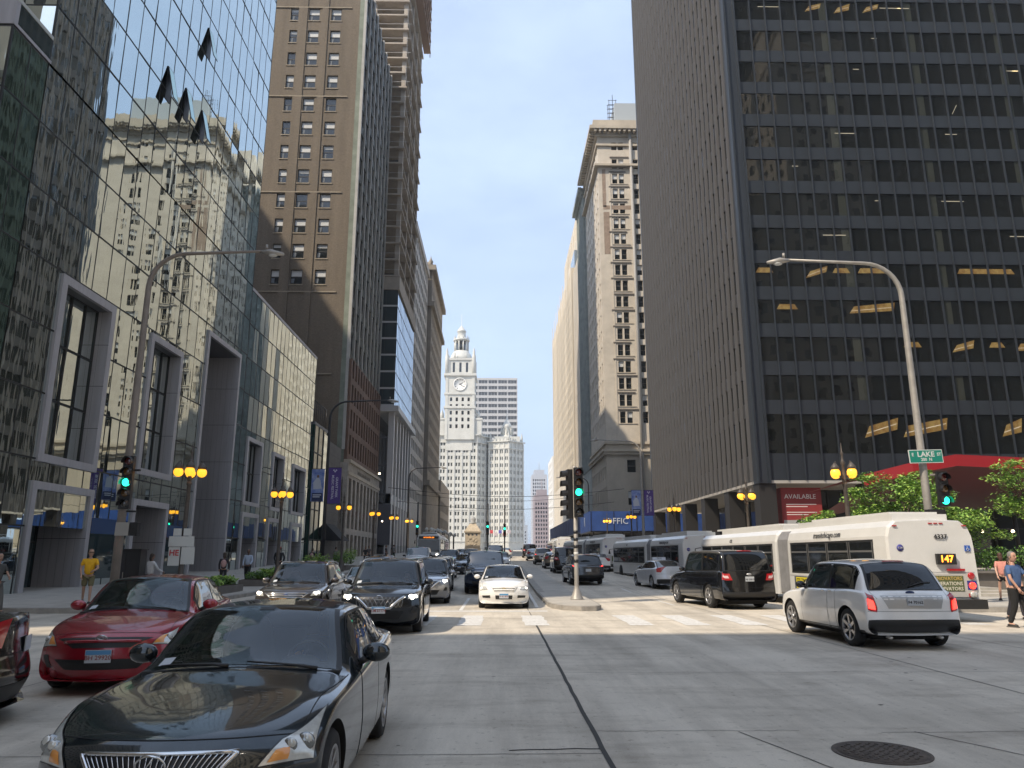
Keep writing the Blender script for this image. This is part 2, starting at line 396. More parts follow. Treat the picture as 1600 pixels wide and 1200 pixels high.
def curtain(root, face, W, z0, z1, pw, ph, holes=(), quota=0, m3=0, dep=0., tj=.045, tmpl=w_mirror, name='window_pane'):
    # panes on a grid with dark joints; holes = (u0,u1,z0,z1) left open
    wn = Wins(root, name, tmpl, quota, 3, jit=.0045)
    nu, nz = round(W / pw), round((z1 - z0) / ph)
    jb = MB()
    us, zs = split(0, W, nu), split(z0, z1, nz)
    def hit(u, z): return any(u[1] > h[0] + .01 and u[0] < h[1] - .01 and z[1] > h[2] + .01 and z[0] < h[3] - .01 for h in holes)
    for u in us:
        for z in zs:
            cut = [h for h in holes if u[1] > h[0] + .01 and u[0] < h[1] - .01 and z[1] > h[2] + .01 and z[0] < h[3] - .01]
            if not cut: wn.add(face, [u], [z], dep)
            else:
                h = cut[0]
                for uu in ((u[0], min(u[1], h[0])), (max(u[0], h[1]), u[1])):
                    if uu[1] - uu[0] > .15: wn.add(face, [uu], [z], dep)
                ua = (max(u[0], h[0]), min(u[1], h[1]))
                if ua[1] - ua[0] > .1:
                    for zz in ((z[0], min(z[1], h[2])), (max(z[0], h[3]), z[1])):
                        if zz[1] - zz[0] > .15: wn.add(face, [ua], [zz], dep)
    wn.done('window_pane_rows')
    def seg(fn, a, b, cuts):
        s = a
        for c in sorted(cuts):
            if c[0] > s: fn(s, min(c[0], b))
            s = max(s, c[1])
        if s < b: fn(s, b)
    for x in [u[0] for u in us] + [W]:
        seg(lambda a, b: face.box(jb, x - tj / 2, x + tj / 2, a, b, -.06, -.005 + .02, joint), z0, z1, [(h[2], h[3]) for h in holes if h[0] < x < h[1]])
    for z in [z[0] for z in zs] + [z1]:
        seg(lambda a, b: face.box(jb, a, b, z - tj, z + tj * .6, -.062, .024, joint), 0, W, [(h[0], h[1]) for h in holes if h[2] < z < h[3]])
    jb.build('glazing_joints', root)
gt = empty('glass_tower', (0, 0, 0), 0, 'tall mirrored glass building at the left with framed recesses', 'building')
fe = Face((LX, 28.3, 0), (0, 1, 0))      # u = Y - 28.3
cb = MB()
H0 = 62.
holes = [(5.9, 10.9, 6.0, 15.1), (15.35, 19.9, 6.5, 15.0), (23.8, 30.75, .1, 17.8), (5.8, 11.0, 0, 5.1), (15.4, 20.0, 0, 5.0)]
fe.grid(cb, 32.3, 0, 24.3, [(0, .01)], [(0, .01)], .01, joint)     # solid backing is built below as a core
cb = MB()
cb.box(-90, LX - 3.2, 28.6, 60.6, 0, 24.2, panel_d); cb.box(-90, LX - .3, 31.2, 60.6, 24.3, H0, panel_d)
for a, b in ((0, 5.9), (10.9, 15.35), (19.9, 23.8), (30.75, 32.3)): cb.box(LX - 3.1, LX - .12, 28.32 + a, 28.3 + b, .0, 24.25, panel_d)
for a, b, z0, z1 in ((5.9, 10.9, 5.2, 5.95), (5.9, 10.9, 15.15, 24.25), (15.35, 19.9, 5.1, 6.4), (15.35, 19.9, 15.05, 24.25), (23.8, 30.75, 17.85, 24.25)): cb.box(LX - 3.1, LX - .12, 28.3 + a, 28.3 + b, z0, z1, panel_d)
cb.build('core_wall', gt)
w_green = lambda mb, w, h, k: mb.quad((.02, 0, .02), (w - .02, 0, .02), (w - .02, 0, h - .02), (.02, 0, h - .02), mirror2)
curtain(gt, Face((LX, 28.3, 0), (0, 1, 0)), 2.6, .15, 24.3, 1.3, 3.02, quota=16, tmpl=w_green)
f2 = Face((LX, 30.9, 0), (0, 1, 0))
hs = [(a - 2.6, b - 2.6, c, d) for a, b, c, d in holes]
curtain(gt, f2, 29.7, .05, 24.3, 1.486, 3.03, hs, quota=50)
curtain(gt, Face((LX, 30.9, 0), (0, 1, 0)), 29.7, 24.3, H0, 1.486, 3.14, quota=34)
curtain(gt, Face((-90, 28.3, 0), (1, 0, 0)), 68.8, .15, 24.3, 1.6, 3.02, quota=0)
curtain(gt, Face((-90, 30.9, 0), (1, 0, 0)), 68.8, 24.3, H0, 1.6, 3.14, quota=0)
pp = MB(); pp.box(-90, LX + .05, 28.25, 28.5, 24.3, 25.6, panel); pp.box(LX - .2, LX + .05, 28.5, 31.0, 24.3, 24.45, panel)
pp.box(LX - .06, LX + .02, 28.5, 30.9, 24.45, 25.5, shopglass); pp.box(LX - .2, LX + .06, 28.25, 30.9, 25.5, 25.68, mat('pale_coping', (.5, .52, .5), .5))
pp.box(-90, LX, 28.3, 31, 24.2, 24.3, panel_d)
pp.build('parapet', gt)
def portal(root, y0, y1, z0, z1, fw, dep, kind, wx=LX):
    # metal frame proud of the glass, deep side reveals and glazing at the back of the recess
    m = MB(); o = .12
    m.box(wx - .1, wx + o, y0, y0 + fw, z0, z1, panel); m.box(wx - .1, wx + o, y1 - fw, y1, z0, z1, panel)
    m.box(wx - .1, wx + o, y0 + fw, y1 - fw, z1 - fw, z1, panel)
    if kind != 'door': m.box(wx - .1, wx + o, y0 + fw, y1 - fw, z0, z0 + fw * .9, panel)
    zb = z0 + (fw * .9 if kind != 'door' else 0)
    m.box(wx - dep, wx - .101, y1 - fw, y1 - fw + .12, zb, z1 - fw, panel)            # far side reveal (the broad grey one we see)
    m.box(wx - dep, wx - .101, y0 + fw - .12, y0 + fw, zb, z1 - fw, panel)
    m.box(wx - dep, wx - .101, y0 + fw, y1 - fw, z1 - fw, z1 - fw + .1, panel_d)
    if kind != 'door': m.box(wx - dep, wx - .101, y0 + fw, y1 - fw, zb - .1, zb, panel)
    n = max(1, int((z1 - z0) / 3))
    for i in range(1, n + 1):
        z = z0 + (z1 - z0) * i / (n + 1) if n > 1 else (z0 + z1) * .5
        m.box(wx - dep, wx + o + .003, y1 - fw - .004, y1 - fw + .01, z - .012, z + .012, joint)
    for i in range(1, int(dep / .4)):
        m.box(wx - i * .4 - .006, wx - i * .4, y1 - fw - .004, y1 - fw + .002, zb, z1 - fw, joint)
    f = m.build('portal_frame', root)
    gl = MB(); x = wx - dep * (.45 if kind == 'win' else .92); a, b = y0 + fw + .002, y1 - fw - .002
    gl.quad((x, a, zb), (x, b, zb), (x, b, z1 - fw), (x, a, z1 - fw), mirror if kind == 'win' else shopglass)
    nz = max(1, round((z1 - z0) / 3.)); 
    for i in range(nz + 1):
        z = zb + (z1 - fw - zb) * i / nz; gl.box(x - .02, x + .06, a, b, max(zb, z - .05), min(z + .05, z1 - fw), joint)
    for i in (0, .42, .72, 1): y = a + (b - a) * i; gl.box(x - .02, x + .07, max(a, y - .05), min(b, y + .05), zb, z1 - fw, joint)
    gl.build('recessed_window', root)
    return x
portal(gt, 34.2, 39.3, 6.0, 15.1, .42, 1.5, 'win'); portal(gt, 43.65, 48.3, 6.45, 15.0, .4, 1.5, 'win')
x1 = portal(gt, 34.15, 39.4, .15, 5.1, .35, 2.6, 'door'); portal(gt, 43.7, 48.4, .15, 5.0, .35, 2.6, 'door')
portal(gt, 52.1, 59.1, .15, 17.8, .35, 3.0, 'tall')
def glass_door(root, x, y, w=1.0, h=2.5, z=.15):
    d = MB(); fr = mat('door_metal', (.42, .40, .36), .3, metal=.7)
    d.box(x, x + .06, y, y + w, z, z + .22, fr); d.box(x, x + .06, y, y + w, z + h - .12, z + h, fr)
    d.box(x, x + .06, y, y + .1, z + .22, z + h - .12, fr); d.box(x, x + .06, y + w - .1, y + w, z + .22, z + h - .12, fr)
    d.quad((x + .03, y + .1, z + .2), (x + .03, y + w - .1, z + .2), (x + .03, y + w - .1, z + h - .12), (x + .03, y + .1, z + h - .12), shopglass)
    o = d.build('door', root); hd = MB(); hd.box(x + .06, x + .12, y + w - .2, y + w - .16, z + .7, z + 1.7, fr); hd.build('handle', o)
for y in (35.2, 36.25): glass_door(gt, x1 + .1, y)
for y in (44.6, 45.65): glass_door(gt, x1 + .1, y)
# tilted-open vents high on the facade
def vent(y, z, w=1.35, h=2.0):
    o = MB(); T = Matrix.Translation((LX + .03, y, z + h)) @ Matrix.Rotation(R(-13), 4, 'Y')
    o.T = T; o.box(-.02, .02, 0, w, -h, 0, black); o.quad((.024, .07, -h + .07), (.024, w - .07, -h + .07), (.024, w - .07, -.07), (.024, .07, -.07), mirror2)
    o.T = None
    hb = MB(); hb.box(LX - .005, LX + .028, y + .05, y + w - .05, z + .05, z + h, black)
    v = o.build('open_vent', gt); hb.build('vent_opening', v)
for y, z in ((41.9, 29.9), (44.6, 30.2), (47.3, 30.3), (47.0, 36.8)): vent(y, z, .8, 2.3)
# blue ground-floor shop interior strip with warm lamps, street number
for y0, y1 in ((39.6, 43.4), (48.6, 51.9)):
    sg = MB(); sg.quad((LX + .03, y0, .6), (LX + .03, y1, .6), (LX + .03, y1, 3.7), (LX + .03, y0, 3.7), shopglass)
    sg.quad((LX + .034, y0, 2.9), (LX + .034, y1, 2.9), (LX + .034, y1, 3.7), (LX + .034, y0, 3.7), mat('shop_blue', (.015, .06, .16), .2)); sg.build('shop_window', gt)
# ------------------------------------------------------------------ low glass annex
an = empty('glass_annex', (0, 0, 0), 0, 'low mirrored glass annex with narrow framed bays beside the tall glass tower', 'building')
a0 = 60.65
ports = [(62.2, 66.4, 11.6), (69.6, 73.4, 11.3), (76.6, 81.6, 11.0)]; lows = [(62.3, 66.6, 5.3), (69.4, 73.4, 5.2), (77.2, 81.4, 5.1)]
hs = [(a - a0, b - a0, 5.9, c) for a, b, c in ports] + [(a - a0, b - a0, 0, c) for a, b, c in lows]
curtain(an, Face((LX, a0, 0), (0, 1, 0)), 23.1, .2, 24.0, 1.28, 2.975, hs, quota=84)
cb = MB(); cb.box(-80, LX - 2.0, a0 + .05, 83.7, 0, 23.9, panel_d)
cb.box(LX - 2, LX - .1, a0 + .05, 83.7, 11.7, 23.9, panel_d); cb.box(LX - 2, LX - .1, a0 + .05, 83.7, 5.35, 5.85, panel_d)
for a, b in ((a0 + .05, 62.2), (66.65, 69.4), (73.4, 76.6), (81.65, 83.7)): cb.box(LX - 1.9, LX - .1, a, b, 0, 11.7, panel_d)
cb.box(LX - 2.2, LX + .04, a0, 83.75, 24.0, 24.25, panel)
cb.box(-34, -26, 80, 84, 24.2, 28.6, mat('pale_penthouse', (.42, .42, .42), .7))
cb.build('core_wall', an)
for a, b, c in ports: portal(an, a, b, 5.9, c, .35, 1.2, 'win')
for a, b, c in lows: portal(an, a, b, .3, c, .35, 1.8, 'door')
nm = mat('bronze_letters', (.55, .5, .42), .35, metal=.6)
text('ZOCALO', .95, fmat((LX + .12, 73.0, 6.6), (0, 1, 0)), nm, an, 'wall_sign')
# dark green glass infill + stone pier building between annex and brick tower
gi = empty('green_glass_infill', (0, 0, 0), 0, 'narrow dark green glass building squeezed before the brick tower', 'building')
gg = mat('dark_green_glass', (.02, .06, .045), .05, spec=1., metal=.2)
b = MB(); b.box(-60, LX + .2, 83.85, 90.3, 0, 16.4, gg)
for z in (3.5, 6.8, 10, 13.2): b.box(LX + .2, LX + .26, 83.85, 90.3, z, z + .12, joint)
for y in (84, 86, 88.2, 90.2): b.box(LX + .2, LX + .27, y - .05, y + .05, 0, 16.4, joint)
b.box(-60, LX + .25, 83.8, 90.35, 16.4, 16.7, panel_d); b.build('wall', gi)
b = MB()
for y in range(84, 91, 1): b.tube([(LX, y, 16.7), (LX, y, 19.2)], .04, black, 5)
b.tube([(LX, 84, 19.2), (LX, 90, 19.2)], .04, black, 5); b.tube([(LX - 8, 84, 19.2), (LX, 84, 19.2)], .04, black, 5); b.build('roof_railing', gi)
b = MB(); b.quad((LX + .3, 88.3, 4), (LX + .3, 90.2, 4), (LX + .3, 90.2, 16), (LX + .3, 88.3, 16), mirror); b.build('window_pane', gi)
pr_ = empty('pier_shop', (0, 0, 0), 0, 'small dark stone shop with black awning beside the brick tower', 'shop')
b = MB(); dst = mat('dark_stone', (.10, .095, .09), .6, nv=.3, ns=2)
b.box(-50, LX + .4, 90.5, 97.6, 0, 15.5, dst)
for z in range(2, 15): b.box(LX + .4, LX + .42, 90.6, 97.5, z, z + .05, joint)
for z in range(2, 15): b.box(-30, LX + .4, 90.46, 90.5, z, z + .06, joint)
b.build('wall', pr_)
b = MB(); b.add([(LX + .4, 91, 5.6), (LX + .4, 96, 5.6), (LX + 2.4, 96, 3.6), (LX + 2.4, 91, 3.6), (LX + .4, 91, 3.6), (LX + .4, 96, 3.6)], [(0, 3, 2, 1), (0, 4, 3), (1, 2, 5), (3, 4, 5, 2)], mat('awning_black', (.02, .02, .02), .8)); b.build('awning', pr_)

# ------------------------------------------------------------------ brick tower
bt = empty('brick_tower', (0, 0, 0), 0, 'tall brown brick tower with double-hung windows and dark striped street side', 'building')
def brick_mat():
    m = mat('brown_brick', (.205, .165, .12), .85, nv=.2, ns=.25, stretch=(2.5, 2.5, .25)); nt = m.node_tree; N = nt.nodes; L = nt.links; bs = N['Principled BSDF']
    geo = N.new('ShaderNodeNewGeometry'); sp = N.new('ShaderNodeSeparateXYZ'); L.new(geo.outputs['Position'], sp.inputs[0])
    ad = N.new('ShaderNodeMath'); L.new(sp.outputs[0], ad.inputs[0]); L.new(sp.outputs[1], ad.inputs[1])
    cb = N.new('ShaderNodeCombineXYZ'); L.new(ad.outputs[0], cb.inputs[0]); L.new(sp.outputs[2], cb.inputs[1])
    bk = N.new('ShaderNodeTexBrick'); bk.inputs['Scale'].default_value = 3.2; bk.inputs['Mortar Size'].default_value = .012
    bk.inputs['Color1'].default_value = (1, 1, 1, 1); bk.inputs['Color2'].default_value = (.72, .74, .76, 1); bk.inputs['Mortar'].default_value = (.6, .6, .6, 1)
    L.new(cb.outputs[0], bk.inputs['Vector'])
    mx = N.new('ShaderNodeMix'); mx.data_type = 'RGBA'; mx.blend_type = 'MULTIPLY'; mx.inputs[0].default_value = 1
    src = bs.inputs['Base Color'].links[0].from_socket; L.new(src, mx.inputs[6]); L.new(bk.outputs[0], mx.inputs[7]); L.new(mx.outputs[2], bs.inputs['Base Color'])
    return m
brick = brick_mat()
brick_l = mat('brick_quoin', (.33, .28, .21), .85, nv=.25, ns=1.5)
BY, BH = 101.3, 93.
fs = Face((-60, BY, 0), (1, 0, 0)); WS = 60 + LX
cols = [(-33.05, -31.35), (-30.2, -28.5), (-26.7, -25.1)] + [(-40.5, -38.9), (-37.6, -36)]
us = [(a + 60, b + 60) for a, b in sorted(cols)]
zs = [(39.85 + 3.99 * k, 42.1 + 3.99 * k) for k in range(12)]
b = MB(); fs.grid(b, WS, 0, BH, us, zs, .28, brick, brick_l)
for a, c in ((24.2, 26.2), (36.4, 37.9)): pass
for u0, u1 in ((28.2, 29.6), (31.9, 32.9)): fs.box(b, u0, u1, 22, BH, 0, .12, brick)
for u0, u1, in ((WS - 1.0, WS - .02),): fs.box(b, u0, u1, 12, BH, 0, .1, mat('pale_green_stone', (.22, .25, .20), .8, nv=.3, ns=.6))
for z in (14.5, 26.5, 38.6, 54.2, 70.2, 86.): fs.box(b, 0, WS - 2.3, z, z + .18, 0, .13, brick_l)
b.box(-60, LX - .3, BY + .3, 127.8, 0, BH - .1, brick)
for u0, u1 in us:
    for z0, z1 in zs: fs.box(b, u0 - .12, u1 + .12, z0 - .16, z0, -.02, .09, brick_l)
b.build('wall', bt)
def w_dh(mb, w, h, k):
    t = .09
    for q in ((0, w, 0, t), (0, w, h - t, h), (0, t, t, h - t), (w - t, w, t, h - t), (t, w - t, h * .5 - .05, h * .5 + .05)): mb.box(q[0], q[1], -.05, .02, q[2], q[3], dkframe)
    mb.quad((t, 0, t), (w - t, 0, t), (w - t, 0, h * .5), (t, 0, h * .5), dkglass)
    bl = [.52, .55, .5, .75, .56, .95][k % 6]
    mb.quad((t, 0, h * bl), (w - t, 0, h * bl), (w - t, 0, h - t), (t, 0, h - t), blindm)
    if bl > .56: mb.quad((t, 0, h * .5), (w - t, 0, h * .5), (w - t, 0, h * bl), (t, 0, h * bl), dkglass)
    mb.quad((t, -.03, h * .1), (w * .3, -.03, h * .1), (w * .34, -.03, h * .42), (t, -.03, h * .42), mat('pale_curtain', (.16, .18, .2), .8))
wn = Wins(bt, 'window', w_dh, 60, 6); wn.add(fs, us, zs, .26); wn.done()
# east side: tall fins and dark bays over a red-brown lower block
fe2 = Face((LX, BY, 0), (0, 1, 0)); dullg = mat('dull_dark_glass', (.012, .013, .014), .35, spec=.25); b = MB(); fin = mat('pale_fin', (.44, .43, .40), .7, nv=.2, ns=.4); spand = mat('black_spandrel', (.03, .035, .035), .3)
n = 8; pit = 26.5 / n
for i in range(n + 1):
    u = i * pit; fe2.box(b, u - .22, u + .22, 26 if 0 < i < n else 16, BH, -.3, .10, fin)
fe2.box(b, 0, 26.5, 0, BH, -.6, -.302, spand)
for z in range(17, int(BH), 4):
    fe2.box(b, .25, 26.2, z + .02, z + 1.35, -.29, -.1, mat('green_spandrel', (.045, .055, .05), .6))
b.build('fin_wall', bt)
wn = Wins(bt, 'window', lambda mb, w, h, k: w_plain(mb, w, h, k, dullg, dkframe, .05), 36, 2)
wn.add(fe2, [(i * pit + .3, (i + 1) * pit - .3) for i in range(n)], [(z + 1.4, z + 3.98) for z in range(29, int(BH) - 3, 4)], .25); wn.done('window_strips')
rb = mat('red_brown_stone', (.17, .105, .075), .8, nv=.25, ns=.8); b = MB()
u3 = [(1.0 + i * 2.1, 2.1 + i * 2.1) for i in range(12)]; z3 = [(15.5 + k * 3.6, 18.2 + k * 3.6) for k in range(4)]
fe3 = Face((LX + .45, BY, 0), (0, 1, 0)); fe3.grid(b, 26.5, 14.2, 28.8, u3, z3[:4], .4, rb)
b.quad(fe3.p(0, 28.8), fe3.p(26.5, 28.8), fe3.p(26.5, 28.8, -.5), fe3.p(0, 28.8, -.5), rb)
b.quad((LX - .1, BY - .02, 14.2), (LX + .45, BY - .02, 14.2), (LX + .45, BY - .02, 28.8), (LX - .1, BY - .02, 28.8), rb)
b.build('lower_wall', bt)
wn = Wins(bt, 'window', lambda mb, w, h, k: w_plain(mb, w, h, k, dkglass, dkframe, .05, 0, 1), 4, 2); wn.add(fe3, u3, z3, .3); wn.done('lower_windows')
b = MB(); fe4 = Face((LX + .7, BY - .3, 0), (0, 1, 0))
u4 = [(1.2 + i * 2.9, 3.0 + i * 2.9) for i in range(9)]; fe4.grid(b, 27, 0, 14.2, u4, [(.6, 4.6), (5.4, 12.2)], .6, mat('grey_stone_base', (.42, .38, .33), .8, nv=.3, ns=1.2))
fe4.box(b, 0, 27, 14.2, 14.6, -.6, .35, beige); fe4.box(b, 0, 27, 12.6, 13.0, 0, .15, beige)
fe4.box(b, 0, 27, .3, 12.2, -.7, -.62, dkglass)
for u0, u1 in u4: 
    fe4.box(b, u0, u1, 7.2, 8.0, -.5, -.2, rb); fe4.box(b, (u0 + u1) / 2 - .06, (u0 + u1) / 2 + .06, .6, 4.6, -.5, -.3, dkframe); fe4.box(b, (u0 + u1) / 2 - .06, (u0 + u1) / 2 + .06, 5.4, 7.2, -.5, -.3, dkframe); fe4.box(b, (u0 + u1) / 2 - .06, (u0 + u1) / 2 + .06, 8, 12.2, -.5, -.3, dkframe)
b.quad((LX - 3, BY - .3, 0), (LX + .7, BY - .3, 0), (LX + .7, BY - .3, 14.2), (LX - 3, BY - .3, 14.2), mat('grey_stone_base'))
b.build('base_wall', bt)
text('LONDON GUARANTEE BUILDING', .72, fmat((LX + .72, BY + 12, 13.45), (0, 1, 0)), mat('dark_letters', (.12, .1, .08), .7), bt, 'wall_lettering')

# ------------------------------------------------------------------ tower under construction
ct = empty('concrete_tower', (0, 0, 0), 0, 'unfinished concrete tower with open floor slabs above a glazed base', 'building')
cx0, cy0, cy1 = -18.5, 128.2, 154.5
slab = mat('raw_concrete', (.42, .37, .31), .85, nv=.2, ns=.6); band = mat('pale_metal_band', (.55, .55, .55), .4)
glb = mat('blue_glass', (.35, .45, .55), .03, metal=.9); gld = mat('smoke_glass', (.05, .07, .08), .04, spec=1., metal=.3)
b = MB()
for k in range(30):
    z = 51.5 + k * 3.25
    if z > 150: break
    o = .25 if k % 2 == 0 else -.1
    b.box(-45, cx0 + o, cy0 - .25, cy1, z, z + .32, slab)
    for y in (cy0 + .4, cy0 + 9, cy0 + 17, cy1 - 1.5): b.box(cx0 - .9, cx0 - .1, y, y + .8, z + .32, z + 3.25, slab)
    b.box(-25.6, -24.8, cy0 + .4, cy0 + 1.2, z + .32, z + 3.25, slab)
b.box(-44, -27, cy0 + 6, cy1 - 3, 46, 150, slab); b.build('slab_frame', ct)
b = MB(); blu = mat('tower_netting', (.08, .13, .30), .6); rail = mat('guard_rail', (.55, .30, .2), .6)
for k in range(29):
    z = 51.82 + k * 3.25
    if z > 146: break
    b.quad((-40, cy0 + 2.6, z), (cx0 - .95, cy0 + 2.6, z), (cx0 - .95, cy0 + 2.6, z + random.choice((.9, 1.3, 2.0))), (-40, cy0 + 2.6, z + 1.2), gld)
    if k % 3 != 1: b.box(-24, -20 + random.uniform(-1, 1), cy0 + 2.4, cy0 + 2.5, z, z + random.uniform(.4, 1.1), blu)
    b.box(-40, cx0 + .8, cy0 - .2, cy0 - .16, z + 1.0, z + 1.05, band)
b.build('safety_netting', ct)
b = MB(); sc_ = mat('scaffold_wood', (.30, .20, .14), .8)
for k in range(11):
    z = 118 + k * 3.0; b.box(cx0 + .25, cx0 + 1.9, cy0 + 3, cy1, z, z + .35, sc_)
    for j in range(9): b.tube([(cx0 + 1.8, cy0 + 3.2 + j * 2.8, z - 1.5), (cx0 + 1.8, cy0 + 3.2 + j * 2.8, z + 3.0)], .09, sc_, 5)
b.build('scaffold', ct)
b = MB(); b.box(-45, cx0 - .05, cy0 + .1, cy1, 27.6, 49, gld)
b.box(-45, cx0 + .25, cy0 - .15, cy1 + .1, 49, 51.45, slab)
for k in range(7):
    z = 27.6 + k * 3.06; b.box(-45, cx0 + .02, cy0 + .02, cy0 + .1, z - .16, z + .16, band)
    for j in range(12):
        y = cy0 + .2 + j * 2.18; 
b.box(-45, cx0 + .9, cy0 - .6, cy1 + .6, 26.4, 27.4, band)
b.build('podium_wall', ct)
wn = Wins(ct, 'window_pane', lambda mb, w, h, k: w_plain(mb, w, h, k, gld, joint, .05, 0, 0), 50, 2, jit=.003); wn.add(Face((-45, cy0 + .02, 0), (1, 0, 0)), split(.2, 26.3, 14), [(27.8 + k * 3.06, 30.46 + k * 3.06) for k in range(7)], 0)
wn.done()
wn = Wins(ct, 'side_window', lambda mb, w, h, k: w_plain(mb, w, h, k, glb, joint, .03, 0, 0), 30, 2, jit=.004)
wn.add(Face((cx0, cy0, 0), (0, 1, 0)), split(.2, 26, 14), [(27.5 + k * 3.06, 30.5 + k * 3.06) for k in range(7)], 0); wn.done()
b = MB()
for j in range(7): y = cy0 + .4 + j * 4.1; b.box(cx0 - .9, cx0 + .1, y, y + .9, 0, 26.4, band)
b.box(cx0 - .9, cx0 - .1, cy0 + .4, cy1, 10.5, 12.2, band); b.box(-45, cx0 - 3, cy0 + 2, cy1, 0, 26.4, dkglass)
b.box(-26, -25, cy0 + .4, cy0 + 1.4, 0, 26.4, band)
for z in (6, 12, 17, 22): b.box(-45, cx0 - 1, cy0 + 1.7, cy0 + 2, z, z + .3, panel_d)
b.box(-45, cx0 + .05, cy0 + .2, cy1, 3.6, 10.4, mat('grey_cladding', (.10, .10, .115), .5)); b.build('lower_columns', ct)
b = MB(); 
for x, z in ((-20.6, 15.6), (-21.8, 24.5), (-19.8, 7.5)): b.ball((x, cy0 + .3, z), .16, mat('work_lamp', (1, .9, .7), .5, emit=(1, .85, .6), es=6))
b.build('work_lights', ct)
# ------------------------------------------------------------------ white-windowed block, stone tower
def block(name, label, x0, x1, y0, y1, H, m, south=None, side=None, side_dir='E', quota=50, dep=.35, tm=None, z0=0, roof=None, cat='building', z00=0):
    root = empty(name, (0, 0, 0), 0, label, cat); b = MB()
    if south: Face.grid(Face((x0, y0, 0), (1, 0, 0)), b, x1 - x0, z00, H, south[0], south[1], dep, m)
    else: b.quad((x0, y0, z00), (x1, y0, z00), (x1, y0, H), (x0, y0, H), m)
    fE = Face((x1, y0, 0), (0, 1, 0)); fW = Face((x0, y1, 0), (0, -1, 0)); f = fE if side_dir == 'E' else fW; g = fW if side_dir == 'E' else fE
    if side: f.grid(b, y1 - y0, z00, H, side[0], side[1], dep, m)
    else: b.quad(f.p(0, z00), f.p(y1 - y0, z00), f.p(y1 - y0, H), f.p(0, H), m)
    b.quad(g.p(0, z00), g.p(y1 - y0, z00), g.p(y1 - y0, H), g.p(0, H), m)
    b.quad((x1, y1, z00), (x0, y1, z00), (x0, y1, H), (x1, y1, H), m); b.quad((x0, y0, H), (x1, y0, H), (x1, y1, H), (x0, y1, H), m)
    e = dep + .06
    b.box(x0 + e, x1 - e, y0 + e, y1 - e, z00, H - .1, dkglass)
    if roof: roof(b)
    b.build('wall', root)
    wn = Wins(root, 'window', tm or (lambda mb, w, h, k: w_plain(mb, w, h, k, dkglass, dkframe, .06, 0, 1)), quota, 4)
    if south: wn.add(Face((x0, y0, 0), (1, 0, 0)), south[0], south[1], dep - .03)
    if side: wn.add(f, side[0], side[1], dep - .03)
    wn.done(); return root
whitep = mat('white_panel', (.58, .56, .53), .6, nv=.1, ns=.5)
def w_ribbon(mb, w, h, k):
    w_plain(mb, w, h, k, dkglass, whitep, .1, 1)
    if k % 2: mb.quad((.1, -.01, h * .55), (w * .5, -.01, h * .55), (w * .5, -.01, h - .1), (.1, -.01, h - .1), blindm)
block('white_window_block', 'pale block with stacked wide windows behind the unfinished tower', -44, -19, 155, 186, 75, whitep,
      ([(4 + i * 3.6, 6.9 + i * 3.6) for i in range(3)] + [(15.2, 17.8), (18.8, 23.2)], [(14 + 3.55 * k, 16.2 + 3.55 * k) for k in range(17)]),
      ([(1.5 + 3.2 * i, 3.6 + 3.2 * i) for i in range(9)], [(14 + 3.55 * k, 16.2 + 3.55 * k) for k in range(17)]), 'E', 70, .4, w_ribbon,
      roof=lambda b: (b.box(-40, -20.5, 157, 184, 75, 79, whitep), b.box(-19.3, -18.6, 155, 186, 73.6, 75.3, whitep)))
stone = mat('grey_stone', (.36, .32, .27), .85, nv=.2, ns=.4)
def roofst(b):
    b.box(-40, -17.2, 186, 224, 66, 67.2, stone); b.box(-40, -17.0, 185.8, 224, 76, 77.4, stone); b.box(-38, -18.6, 188, 222, 77.4, 79, stone)
    for y in (188, 206, 222): b.lathe([(.9, 0), (.5, 1.2), (.7, 1.6), (.15, 2.6), (0, 3.6)], stone, 8, (-18.6, y, 77.4))
    b.box(-40, -17.3, 185.9, 224, 19, 20.2, stone)
block('grey_stone_tower', 'grey stone tower with heavy cornice and corner urns left of the white clock tower', -44, -18, 187, 223, 76, stone,
      ([(16 + 3 * i, 17.3 + 3 * i) for i in range(3)], [(23 + 3.9 * k, 25.3 + 3.9 * k) for k in range(13)]),
      ([(1.5 + 3.4 * i, 3. + 3.4 * i) for i in range(10)], [(23 + 3.9 * k, 25.3 + 3.9 * k) for k in range(13)]), 'E', 60, .4, roof=roofst)
block('low_stone_block', 'low grey stone building with columns along the far left side', -44, -17.4, 223.5, 262, 24, stone, None,
      ([(1.5 + 3.4 * i, 3.5 + 3.4 * i) for i in range(10)], [(4, 8), (10, 13), (15, 18)]), 'E', 20, .5)
# ------------------------------------------------------------------ right: dark office tower
dt = empty('dark_office_tower', (0, 0, 0), 0, 'black steel and glass office tower on columns at the right', 'building')
steel = mat('dark_steel', (.020, .026, .034), .5, metal=0., nv=.15, ns=.5)
bronze = mat('sunlit_panel', (.055, .055, .058), .45, metal=.2, nv=.2, ns=.6)  # lighter west-side tone of the steel: sunlight is put into this colour
mull = mat('mullion_steel', (.05, .06, .075), .35, metal=.4)
towerglass = mat('tower_glass', (.008, .010, .009), .02, spec=1.0, ior=1.5, bump=.25, bs=.5, bd=.02, alpha=.62)
ceil_l = mat('office_light', (1, .7, .3), .5, emit=(1, .46, .09), es=.20, nv=.7, ns=2)
tube_l = mat('office_tube', (1, .95, .8), .5, emit=(1, .85, .6), es=.7)
pale_in = mat('office_column', (.20, .22, .18), .8)
TX, TY, TH, TX1, TY1 = 22.8, 65.2, 125., 76., 111.
b = MB()
bands = []; z = 15.5; wz = [(10.65, 14.2)]
while z < TH - 3: wz.append((z, z + 2.32)); z += 3.62
prev = 8.25
